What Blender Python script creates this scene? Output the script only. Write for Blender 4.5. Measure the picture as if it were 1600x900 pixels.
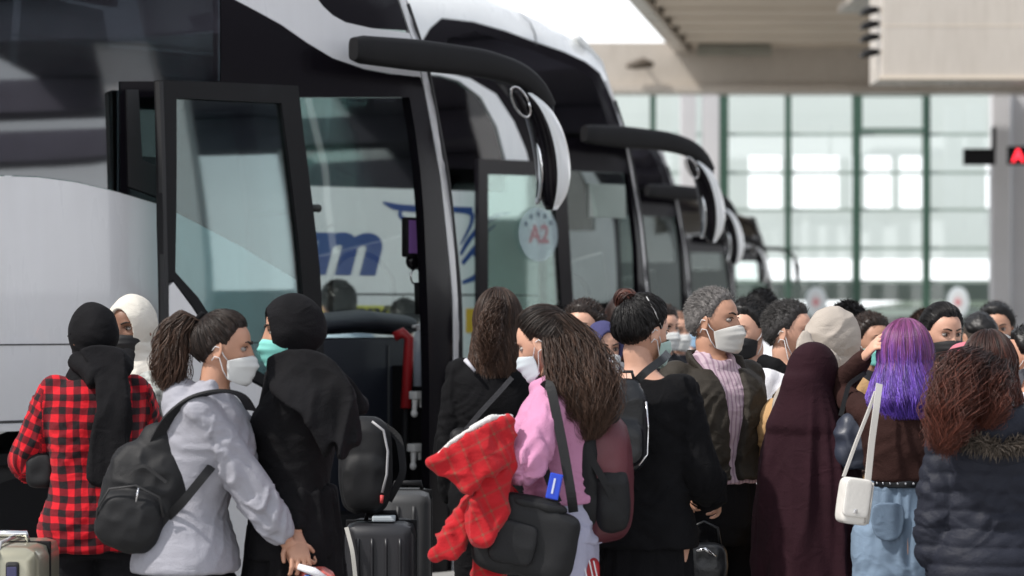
import bpy, bmesh, math, random
import numpy as np
from mathutils import Vector, Matrix, geometry
random.seed(7)
rng = np.random.default_rng(11)
R = math.radians
PI = math.pi
for o in list(bpy.data.objects): bpy.data.objects.remove(o)
SC = bpy.context.scene
COL = SC.collection

# ------------------------------------------------------------------ camera, sky, sun
FPX = 4500.0          # focal length in photo pixels (1600 wide)
CAMZ = 1.6
HOR = 495.0           # horizon row in the photo
cam = bpy.data.cameras.new('camera'); camo = bpy.data.objects.new('camera', cam); COL.objects.link(camo)
camo.location = (0, 0, CAMZ); camo.rotation_euler = (R(90), 0, 0)
cam.sensor_width = 36; cam.lens = 36 * FPX / 1600
cam.shift_y = (HOR - 450) / 1600
cam.clip_start = 0.1; cam.clip_end = 3000
cam.dof.use_dof = True; cam.dof.focus_distance = 10.6; cam.dof.aperture_fstop = 3.4
SC.camera = camo
w = bpy.data.worlds.new('World'); SC.world = w; w.use_nodes = True
nt = w.node_tree; bg = nt.nodes['Background']
sky = nt.nodes.new('ShaderNodeTexSky'); sky.sky_type = 'NISHITA'; sky.sun_disc = False
SUN_EL, SUN_AZ = 50.0, 244.0      # azimuth from +Y clockwise: to the left and a little behind the camera
sky.sun_elevation = R(SUN_EL); sky.sun_rotation = R(SUN_AZ)
sky.air_density = 1.0; sky.dust_density = 4.0; sky.ozone_density = 0.7
# a thin bright cloud sheet over the clear sky
_tc = nt.nodes.new('ShaderNodeTexCoord'); _mp = nt.nodes.new('ShaderNodeMapping'); _mp.inputs['Scale'].default_value = (1, 1, 3)
_nz = nt.nodes.new('ShaderNodeTexNoise'); _nz.inputs['Scale'].default_value = 1.6; _nz.inputs['Detail'].default_value = 6
_mr = nt.nodes.new('ShaderNodeMapRange'); _mr.inputs[1].default_value = .35; _mr.inputs[2].default_value = .62; _mr.inputs[3].default_value = .62; _mr.inputs[4].default_value = .97
_mx = nt.nodes.new('ShaderNodeMix'); _mx.data_type = 'RGBA'; _mx.inputs['B'].default_value = (6.9, 7.0, 7.3, 1)
# brighter towards the horizon, as hazy skies are
_sx = nt.nodes.new('ShaderNodeSeparateXYZ'); nt.links.new(_tc.outputs['Generated'], _sx.inputs[0])
_gr = nt.nodes.new('ShaderNodeValToRGB'); _e = _gr.color_ramp.elements; _e[0].color = (13.0, 13.1, 13.3, 1); _e[0].position = 0.0; _e[1].color = (4.6, 4.9, 5.4, 1); _e[1].position = .55
_x = _e.new(.16); _x.color = (11.0, 11.2, 11.6, 1)
nt.links.new(_sx.outputs[2], _gr.inputs[0]); nt.links.new(_gr.outputs[0], _mx.inputs['B'])
nt.links.new(_tc.outputs['Generated'], _mp.inputs[0]); nt.links.new(_mp.outputs[0], _nz.inputs['Vector']); nt.links.new(_nz.outputs['Fac'], _mr.inputs[0])
nt.links.new(_mr.outputs[0], _mx.inputs['Factor']); nt.links.new(sky.outputs[0], _mx.inputs['A'])
nt.links.new(_mx.outputs['Result'], bg.inputs[0]); bg.inputs[1].default_value = 0.12
sl = bpy.data.lights.new('sun', 'SUN'); sl.energy = 3.0; sl.angle = R(2.0); sl.color = (1, 0.955, 0.9)
so = bpy.data.objects.new('sun', sl); COL.objects.link(so)
_d = Vector((math.sin(R(SUN_AZ)) * math.cos(R(SUN_EL)), math.cos(R(SUN_AZ)) * math.cos(R(SUN_EL)), math.sin(R(SUN_EL))))
so.rotation_euler = _d.to_track_quat('Z', 'Y').to_euler()
SC.view_settings.view_transform = 'Standard'; SC.view_settings.look = 'None'
SC.view_settings.exposure = 0.46; SC.view_settings.gamma = 1
SC.view_settings.use_curve_mapping = False
try:
    SC.cycles.transparent_max_bounces = 24
    SC.cycles.max_bounces = 10
except Exception: pass

# ------------------------------------------------------------------ mesh helpers
def np_mesh(name, V, F, mat=None, parent=None, smooth=True, attrs=None):
    """V (n,3); F: list of arrays (k,3)/(k,4) or list of tuples"""
    me = bpy.data.meshes.new(name)
    V = np.asarray(V, dtype=np.float32)
    if isinstance(F, np.ndarray): F = [F]
    if len(F) and isinstance(F[0], (tuple, list)):
        me.from_pydata([tuple(map(float, v)) for v in V], [], [tuple(int(i) for i in f) for f in F])
    else:
        me.vertices.add(len(V)); me.vertices.foreach_set('co', V.ravel())
        loops = np.concatenate([f.ravel() for f in F]).astype(np.int32)
        tot = np.concatenate([np.full(len(f), f.shape[1]) for f in F]).astype(np.int32)
        st = np.concatenate([[0], np.cumsum(tot)[:-1]]).astype(np.int32)
        me.loops.add(len(loops)); me.loops.foreach_set('vertex_index', loops)
        me.polygons.add(len(tot)); me.polygons.foreach_set('loop_start', st)
        try: me.polygons.foreach_set('loop_total', tot)
        except Exception: pass
        me.update(calc_edges=True)
    if attrs:
        for k, a in attrs.items():
            at = me.attributes.new(k, 'FLOAT_VECTOR', 'POINT')
            at.data.foreach_set('vector', np.asarray(a, dtype=np.float32).ravel())
    if smooth: me.polygons.foreach_set('use_smooth', [True] * len(me.polygons))
    me.update()
    if mat is not None: me.materials.append(mat)
    o = bpy.data.objects.new(name, me); COL.objects.link(o)
    if parent is not None: o.parent = parent
    return o

class G:
    """collects closed pieces (verts + faces)"""
    def __init__(s): s.V = []; s.F = []; s.n = 0
    def add(s, V, F):
        V = np.asarray(V, dtype=float)
        s.V.append(V); s.F += [tuple(i + s.n for i in f) for f in F]; s.n += len(V); return s
    def verts(s): return np.concatenate(s.V)
    def tube(s, C, Rr, n=14, frame=None, sq=1.0):
        """C centres; Rr radius or (a,b) per centre. frame=None: follow path; frame='z': horizontal rings a->x b->y"""
        C = np.asarray(C, float); m = len(C)
        RR = [(r, r) if not hasattr(r, '__len__') else r for r in Rr]
        V = []
        if frame is None:
            T = np.gradient(C, axis=0); T /= np.linalg.norm(T, axis=1)[:, None] + 1e-9
            up = np.array([0, 0, 1.0]);
            if abs(T[0] @ up) > 0.9: up = np.array([1.0, 0, 0])
            A = np.cross(up, T[0]); A /= np.linalg.norm(A)
        for i in range(m):
            if frame is None:
                A = A - T[i] * (A @ T[i]); A /= np.linalg.norm(A) + 1e-9
                B = np.cross(T[i], A)
            elif frame == 'z': A = np.array([1.0, 0, 0]); B = np.array([0, 1.0, 0])
            else: A, B = frame
            for k in range(n):
                t = 2 * PI * k / n
                c, q = math.cos(t), math.sin(t)
                if sq != 1.0:
                    c = math.copysign(abs(c) ** sq, c); q = math.copysign(abs(q) ** sq, q)
                V.append(C[i] + A * (RR[i][0] * c) + B * (RR[i][1] * q))
        F = []
        for i in range(m - 1):
            for k in range(n):
                a = i * n + k; b = i * n + (k + 1) % n
                F.append((a, b, b + n, a + n))
        V.append(C[0]); V.append(C[-1]); c0 = m * n; c1 = c0 + 1
        for k in range(n):
            F.append((c0, (k + 1) % n, k)); F.append((c1, (m - 1) * n + k, (m - 1) * n + (k + 1) % n))
        return s.add(V, F)
    def ell(s, c, r, n=14, m=10):
        V = []; F = []
        for i in range(1, m):
            p = PI * i / m
            for k in range(n):
                t = 2 * PI * k / n
                V.append((c[0] + r[0] * math.sin(p) * math.cos(t), c[1] + r[1] * math.sin(p) * math.sin(t), c[2] + r[2] * math.cos(p)))
        V.append((c[0], c[1], c[2] + r[2])); V.append((c[0], c[1], c[2] - r[2]))
        for i in range(m - 2):
            for k in range(n):
                a = i * n + k; b = i * n + (k + 1) % n
                F.append((a, a + n, b + n, b))
        N = (m - 1) * n
        for k in range(n):
            F.append((N, k, (k + 1) % n)); F.append((N + 1, (m - 2) * n + (k + 1) % n, (m - 2) * n + k))
        return s.add(V, F)
    def box(s, lo, hi, M=None, bev=0.0):
        bm = bmesh.new(); bmesh.ops.create_cube(bm, size=1)
        for v in bm.verts:
            v.co = Vector([(lo[i] + hi[i]) / 2 + v.co[i] * (hi[i] - lo[i]) for i in range(3)])
        if bev > 0:
            bmesh.ops.bevel(bm, geom=list(bm.edges), offset=bev, segments=2, affect='EDGES', profile=0.6)
        if M is not None: bmesh.ops.transform(bm, matrix=M, verts=list(bm.verts))
        bm.verts.index_update()
        V = [tuple(v.co) for v in bm.verts]; F = [tuple(v.index for v in f.verts) for f in bm.faces]
        bm.free(); return s.add(V, F)
    def xf(s, M):
        M = np.array(M); s.V = [v @ M[:3, :3].T + M[:3, 3] for v in s.V]; return s
    def obj(s, name, mat, parent=None, smooth=False, auto=None):
        o = np_mesh(name, s.verts(), s.F, mat, parent, smooth)
        if auto is not None:
            o.data.polygons.foreach_set('use_smooth', [True] * len(o.data.polygons))
            try: o.data.set_sharp_from_angle(angle=R(auto))
            except Exception: pass
        return o

def read_mesh(me):
    V = np.empty(len(me.vertices) * 3, np.float32); me.vertices.foreach_get('co', V); V = V.reshape(-1, 3).astype(float)
    L = np.empty(len(me.loops), np.int32); me.loops.foreach_get('vertex_index', L)
    st = np.empty(len(me.polygons), np.int32); me.polygons.foreach_get('loop_start', st)
    tt = np.empty(len(me.polygons), np.int32); me.polygons.foreach_get('loop_total', tt)
    out = []
    for k in (3, 4):
        s_ = st[tt == k]
        if len(s_): out.append(L[s_[:, None] + np.arange(k)[None, :]])
    return V, out

def lap(V, F, it=2, lam=0.5):
    E = []
    for f in F:
        k = f.shape[1]
        for i in range(k): E.append(np.stack([f[:, i], f[:, (i + 1) % k]], 1))
    E = np.concatenate(E)
    cnt = np.bincount(E[:, 0], minlength=len(V)) + np.bincount(E[:, 1], minlength=len(V))
    for _ in range(it):
        S = np.zeros_like(V)
        for c in range(3):
            S[:, c] = np.bincount(E[:, 0], V[E[:, 1], c], len(V)) + np.bincount(E[:, 1], V[E[:, 0], c], len(V))
        V = V + lam * (S / np.maximum(cnt, 1)[:, None] - V)
    return V

def remesh(g, voxel, smooth=2):
    me = bpy.data.meshes.new('tmp')
    me.from_pydata([tuple(map(float, v)) for v in g.verts()], [], g.F)
    o = bpy.data.objects.new('tmp', me); tmpcol = bpy.data.collections.get('tmpc')
    COL.objects.link(o)
    md = o.modifiers.new('r', 'REMESH'); md.mode = 'VOXEL'; md.voxel_size = voxel
    dg = bpy.context.evaluated_depsgraph_get()
    m2 = bpy.data.meshes.new_from_object(o.evaluated_get(dg))
    V, F = read_mesh(m2)
    bpy.data.objects.remove(o); bpy.data.meshes.remove(me); bpy.data.meshes.remove(m2)
    if smooth: V = lap(V, F, smooth)
    return V, F

def normals(V, F):
    N = np.zeros_like(V)
    for f in F:
        a = V[f[:, 0]]; b = V[f[:, 1]]; c = V[f[:, 2]]
        fn = np.cross(b - a, c - a)
        for i in range(f.shape[1]):
            for k in range(3): N[:, k] += np.bincount(f[:, i], fn[:, k], len(V))
    return N / (np.linalg.norm(N, axis=1)[:, None] + 1e-12)

def vnoise(P, seed=0):
    P = np.asarray(P, float) + seed * 17.31 + 100
    I = np.floor(P).astype(np.int64); f = P - I; f = f * f * (3 - 2 * f)
    def h(ix, iy, iz):
        n = (ix * 374761393 + iy * 668265263 + iz * 2147483647 + seed * 974711) & 0xffffffff
        n = ((n ^ (n >> 13)) * 1274126177) & 0xffffffff
        return ((n ^ (n >> 16)) & 0xffff) / 65535.0
    r = 0
    for a in (0, 1):
        for b in (0, 1):
            for c in (0, 1):
                wgt = (f[:, 0] if a else 1 - f[:, 0]) * (f[:, 1] if b else 1 - f[:, 1]) * (f[:, 2] if c else 1 - f[:, 2])
                r = r + wgt * h(I[:, 0] + a, I[:, 1] + b, I[:, 2] + c)
    return r * 2 - 1

def sm(e0, e1, x):
    t = np.clip((x - e0) / (e1 - e0), 0, 1); return t * t * (3 - 2 * t)

# ------------------------------------------------------------------ tagging
def tag(o, label=None, cat=None, group=None, kind=None):
    if label: o['label'] = label
    if cat: o['category'] = cat
    if group: o['group'] = group
    if kind: o['kind'] = kind
    return o
def thing(name, label, cat, loc=(0, 0, 0), rz=0.0, group=None):
    o = bpy.data.objects.new(name, None); COL.objects.link(o)
    o.empty_display_size = 0.2
    o.location = loc; o.rotation_euler = (0, 0, rz)
    return tag(o, label, cat, group)
def wp(px, py, Y):
    return Vector(((px - 800) / FPX * Y, Y, CAMZ - (py - HOR) / FPX * Y))

# ------------------------------------------------------------------ materials
MATS = {}
def _new(name):
    m = bpy.data.materials.new(name); m.use_nodes = True
    return m, m.node_tree, m.node_tree.nodes['Principled BSDF']
def mat(name, col, rough=0.6, metal=0.0, var=0.08, vscale=3.0, bump=0.0, bscale=60.0, coat=0.0, spec=None, sheen=0.0, emit=None, anis=None):
    if name in MATS: return MATS[name]
    m, t, p = _new(name); N = t.nodes; L = t.links
    tc = N.new('ShaderNodeTexCoord')
    nz = N.new('ShaderNodeTexNoise'); nz.inputs['Scale'].default_value = vscale; nz.inputs['Detail'].default_value = 6
    L.new(tc.outputs['Object'], nz.inputs['Vector'])
    mx = N.new('ShaderNodeMix'); mx.data_type = 'RGBA'
    mr = N.new('ShaderNodeMapRange'); mr.inputs[1].default_value = .3; mr.inputs[2].default_value = .7
    L.new(nz.outputs['Fac'], mr.inputs[0]); L.new(mr.outputs[0], mx.inputs['Factor'])
    mx.inputs['A'].default_value = (*[c * (1 - var) for c in col], 1); mx.inputs['B'].default_value = (*[min(1, c * (1 + var)) for c in col], 1)
    L.new(mx.outputs['Result'], p.inputs['Base Color'])
    p.inputs['Roughness'].default_value = rough; p.inputs['Metallic'].default_value = metal
    if coat: p.inputs['Coat Weight'].default_value = coat; p.inputs['Coat Roughness'].default_value = 0.05
    if spec is not None: p.inputs['Specular IOR Level'].default_value = spec
    if sheen: p.inputs['Sheen Weight'].default_value = sheen
    if bump:
        nb = N.new('ShaderNodeTexNoise'); nb.inputs['Scale'].default_value = bscale; nb.inputs['Detail'].default_value = 5
        L.new(tc.outputs['Object'], nb.inputs['Vector'])
        bp = N.new('ShaderNodeBump'); bp.inputs['Strength'].default_value = bump; bp.inputs['Distance'].default_value = 0.004
        L.new(nb.outputs['Fac'], bp.inputs['Height']); L.new(bp.outputs['Normal'], p.inputs['Normal'])
    if emit: p.inputs['Emission Color'].default_value = (*emit[:3], 1); p.inputs['Emission Strength'].default_value = emit[3]
    MATS[name] = m; return m
def crease(m, scale=13, dist=.012, strength=.55, stretch=(1, 1, 1.7)):
    t = m.node_tree; N = t.nodes; L = t.links; p = N['Principled BSDF']
    tc = N.new('ShaderNodeTexCoord'); mp = N.new('ShaderNodeMapping'); mp.inputs['Scale'].default_value = stretch; mp.inputs['Rotation'].default_value = (.5, .4, 0)
    n = N.new('ShaderNodeTexNoise'); n.inputs['Scale'].default_value = scale; n.inputs['Detail'].default_value = 1.2; n.inputs['Distortion'].default_value = 1.0
    try: n.noise_type = 'RIDGED_MULTIFRACTAL'
    except Exception: pass
    b = N.new('ShaderNodeBump'); b.inputs['Strength'].default_value = strength; b.inputs['Distance'].default_value = dist
    L.new(tc.outputs['Object'], mp.inputs[0]); L.new(mp.outputs[0], n.inputs['Vector']); L.new(n.outputs['Fac'], b.inputs['Height'])
    old = p.inputs['Normal'].links[0].from_node if p.inputs['Normal'].links else None
    if old is not None: L.new(old.outputs[0], b.inputs['Normal'])
    L.new(b.outputs[0], p.inputs['Normal']); return m
def cloth(name, col, rough=0.9, var=0.12, bump=0.5, bscale=180, sheen=0.0, vscale=9, cr=.34):
    k = 'cloth_' + name
    if k in MATS: return MATS[k]
    return crease(mat(k, col, rough=rough, var=var, bump=bump, bscale=bscale, sheen=sheen, vscale=vscale, spec=0.15), strength=cr)
def glass(name, tint=(.8, .9, .88), gloss=1.0, rough=0.02, base=0.04):
    if name in MATS: return MATS[name]
    m, t, p = _new(name); N = t.nodes; L = t.links
    N.remove(p)
    out = N['Material Output']
    tr = N.new('ShaderNodeBsdfTransparent'); tr.inputs[0].default_value = (*tint, 1)
    gl = N.new('ShaderNodeBsdfGlossy'); gl.inputs[0].default_value = (1, 1, 1, 1); gl.inputs['Roughness'].default_value = rough
    fr = N.new('ShaderNodeFresnel'); fr.inputs[0].default_value = 1.5
    ma = N.new('ShaderNodeMath'); ma.operation = 'MULTIPLY_ADD'; ma.inputs[1].default_value = gloss; ma.inputs[2].default_value = base; ma.use_clamp = True
    L.new(fr.outputs[0], ma.inputs[0])
    mx = N.new('ShaderNodeMixShader'); L.new(ma.outputs[0], mx.inputs[0]); L.new(tr.outputs[0], mx.inputs[1]); L.new(gl.outputs[0], mx.inputs[2])
    L.new(mx.outputs[0], out.inputs[0])
    MATS[name] = m; return m
def plaid(name, base, dark, mid, pw=0.052, duty=0.5, warp=.03, single=False):
    if name in MATS: return MATS[name]
    m, t, p = _new(name); N = t.nodes; L = t.links
    at = N.new('ShaderNodeAttribute'); at.attribute_name = 'cuv'
    wn = N.new('ShaderNodeTexNoise'); wn.inputs['Scale'].default_value = 7; wn.inputs['Detail'].default_value = 2; wc = N.new('ShaderNodeTexCoord'); L.new(wc.outputs['Object'], wn.inputs['Vector'])
    wv = N.new('ShaderNodeVectorMath'); wv.operation = 'MULTIPLY_ADD'; wv.inputs[1].default_value = (warp, warp, warp); L.new(wn.outputs['Color'], wv.inputs[0]); L.new(at.outputs['Vector'], wv.inputs[2])
    sp = N.new('ShaderNodeSeparateXYZ'); L.new(wv.outputs[0], sp.inputs[0])
    def band(sock):
        a = N.new('ShaderNodeMath'); a.operation = 'DIVIDE'; a.inputs[1].default_value = pw; L.new(sock, a.inputs[0])
        b = N.new('ShaderNodeMath'); b.operation = 'FRACT'; L.new(a.outputs[0], b.inputs[0])
        c = N.new('ShaderNodeMapRange'); c.inputs[1].default_value = duty - .06; c.inputs[2].default_value = duty + .06
        d = N.new('ShaderNodeMath'); d.operation = 'PINGPONG'; d.inputs[1].default_value = 0.5; L.new(b.outputs[0], d.inputs[0])
        e = N.new('ShaderNodeMath'); e.operation = 'MULTIPLY'; e.inputs[1].default_value = 2; L.new(d.outputs[0], e.inputs[0])
        L.new(e.outputs[0], c.inputs[0]); return c.outputs[0]
    b1 = band(sp.outputs[0]); b2 = band(sp.outputs[1])
    ad = N.new('ShaderNodeMath'); ad.operation = 'ADD'; L.new(b1, ad.inputs[0]); L.new(b1 if single else b2, ad.inputs[1])
    hv = N.new('ShaderNodeMath'); hv.operation = 'MULTIPLY'; hv.inputs[1].default_value = .5; L.new(ad.outputs[0], hv.inputs[0])
    cr = N.new('ShaderNodeValToRGB'); e = cr.color_ramp.elements
    e[0].color = (*base, 1); e[1].color = (*dark, 1); e[1].position = .95
    x = cr.color_ramp.elements.new(.5); x.color = (*mid, 1)
    L.new(hv.outputs[0], cr.inputs[0]); L.new(cr.outputs[0], p.inputs['Base Color'])
    p.inputs['Roughness'].default_value = .9; p.inputs['Specular IOR Level'].default_value = .2
    p.inputs['Sheen Weight'].default_value = .08
    nb = N.new('ShaderNodeTexNoise'); nb.inputs['Scale'].default_value = 160
    tc = N.new('ShaderNodeTexCoord'); L.new(tc.outputs['Object'], nb.inputs['Vector'])
    bp = N.new('ShaderNodeBump'); bp.inputs['Strength'].default_value = .5; bp.inputs['Distance'].default_value = .003
    L.new(nb.outputs['Fac'], bp.inputs['Height']); L.new(bp.outputs['Normal'], p.inputs['Normal'])
    MATS[name] = m; return crease(m, strength=.4)
def dirty(m, amt=.16, col=(.30, .27, .23)):
    t = m.node_tree; N = t.nodes; L = t.links; p = N['Principled BSDF']; src = p.inputs['Base Color'].links[0].from_socket
    tc = N.new('ShaderNodeTexCoord'); mp = N.new('ShaderNodeMapping'); mp.inputs['Scale'].default_value = (7, 7, .8)
    n = N.new('ShaderNodeTexNoise'); n.inputs['Scale'].default_value = 1.6; n.inputs['Detail'].default_value = 7
    n2 = N.new('ShaderNodeTexNoise'); n2.inputs['Scale'].default_value = 1.1; n2.inputs['Detail'].default_value = 5
    L.new(tc.outputs['Object'], mp.inputs[0]); L.new(mp.outputs[0], n.inputs['Vector']); L.new(tc.outputs['Object'], n2.inputs['Vector'])
    mu = N.new('ShaderNodeMath'); mu.operation = 'MULTIPLY'; L.new(n.outputs['Fac'], mu.inputs[0]); L.new(n2.outputs['Fac'], mu.inputs[1])
    mr = N.new('ShaderNodeMapRange'); mr.inputs[1].default_value = .18; mr.inputs[2].default_value = .42; mr.inputs[4].default_value = amt; L.new(mu.outputs[0], mr.inputs[0])
    mx = N.new('ShaderNodeMix'); mx.data_type = 'RGBA'; L.new(mr.outputs[0], mx.inputs['Factor']); L.new(src, mx.inputs['A']); mx.inputs['B'].default_value = (*col, 1)
    L.new(mx.outputs['Result'], p.inputs['Base Color'])
    r = N.new('ShaderNodeMapRange'); r.inputs[3].default_value = .22; r.inputs[4].default_value = .5; L.new(mu.outputs[0], r.inputs[0]); L.new(r.outputs[0], p.inputs['Roughness']); return m
def translucent(name, col, alpha, rough=.5):
    m = mat(name, col, rough=rough, var=.03); m.node_tree.nodes['Principled BSDF'].inputs['Alpha'].default_value = alpha; return m
def hairmat(name, root, tip, rough=0.45, spec=0.36):
    if name in MATS: return MATS[name]
    m, t, p = _new(name); N = t.nodes; L = t.links
    at = N.new('ShaderNodeAttribute'); at.attribute_name = 'hr'
    sp = N.new('ShaderNodeSeparateXYZ'); L.new(at.outputs['Vector'], sp.inputs[0])
    mx = N.new('ShaderNodeMix'); mx.data_type = 'RGBA'; mx.inputs['A'].default_value = (*root, 1); mx.inputs['B'].default_value = (*tip, 1)
    L.new(sp.outputs[1], mx.inputs['Factor'])
    mu = N.new('ShaderNodeMapRange'); mu.inputs[3].default_value = .35; mu.inputs[4].default_value = 1.65
    L.new(sp.outputs[0], mu.inputs[0])
    vm = N.new('ShaderNodeVectorMath'); vm.operation = 'SCALE'; L.new(mx.outputs['Result'], vm.inputs[0]); L.new(mu.outputs[0], vm.inputs['Scale'])
    L.new(vm.outputs[0], p.inputs['Base Color'])
    p.inputs['Roughness'].default_value = rough; p.inputs['Specular IOR Level'].default_value = spec
    MATS[name] = m; return m
# ------------------------------------------------------------------ coaches
M_WHITE = mat('coach_paint_silver', (.72, .72, .73), rough=.32, var=.05, vscale=1.2, coat=.6)
M_WHITE2 = mat('coach_paint_white', (.80, .82, .82), rough=.3, var=.03, vscale=1.0, coat=.6)
M_GREY = mat('coach_paint_grey', (.30, .31, .32), rough=.35, var=.05, coat=.5)
dirty(M_WHITE, .09); dirty(M_WHITE2, .08)
M_SILVER = mat('pillar_silver', (.46, .46, .47), rough=.35, var=.04, coat=.3)
M_BLACK = mat('gloss_black', (.006, .005, .007), rough=.16, var=.1, spec=.25)
M_RUB = mat('rubber_black', (.018, .018, .019), rough=.6, var=.15, bump=.2, bscale=90)
M_PLAS = mat('plastic_black', (.008, .008, .009), rough=.58, var=.15, bump=.2, bscale=200, spec=.22)
M_NAVY = mat('dash_navy', (.014, .017, .026), rough=.5, var=.12, bump=.15, bscale=160)
M_CHROME = mat('chrome', (.75, .75, .76), rough=.08, metal=1, var=.02)
M_MIRROR = mat('mirror_glass', (.85, .86, .88), rough=.03, metal=1, var=.01)
M_BLUE = mat('decal_blue', (.012, .055, .25), rough=.35, var=.04)
M_YEL = mat('decal_yellow', (.62, .60, .05), rough=.4, var=.05)
M_RED = mat('rail_red', (.42, .02, .025), rough=.35, var=.06)
M_SEAT = mat('seat_fabric', (.035, .035, .05), rough=.9, var=.2, bump=.4)
M_CEIL = mat('cabin_grey', (.16, .165, .17), rough=.7, var=.06)
M_SEAM = mat('seam_dark', (.05, .05, .052), rough=.6)
GL_SIDE = glass('glass_side', (.22, .25, .27), gloss=1.4, base=.08, rough=.03)
GL_SIDE2 = glass('glass_side_green', (.36, .50, .48), gloss=1.2, base=.05)
GL_WIND = glass('glass_windshield', (.93, .98, .955), gloss=.4, base=.0)
GL_DOOR = glass('glass_door', (.66, .81, .81), gloss=1.0, base=.035)
GL_DOOR2 = glass('glass_door_teal', (.74, .87, .83), gloss=.8, base=.02)
HEADING = R(44)
DD = np.array([math.cos(HEADING), math.sin(HEADING)]); NN = np.array([-DD[1], DD[0]])
BW, BR = 2.5, .25

def in_poly(pts, poly):
    x, y = pts[:, 0], pts[:, 1]; c = np.zeros(len(pts), bool); n = len(poly); j = n - 1
    for i in range(n):
        xi, yi = poly[i]; xj, yj = poly[j]
        if yi != yj:
            m = ((yi > y) != (yj > y)) & (x < (xj - xi) * (y - yi) / (yj - yi) + xi); c ^= m
        j = i
    return c

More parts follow.
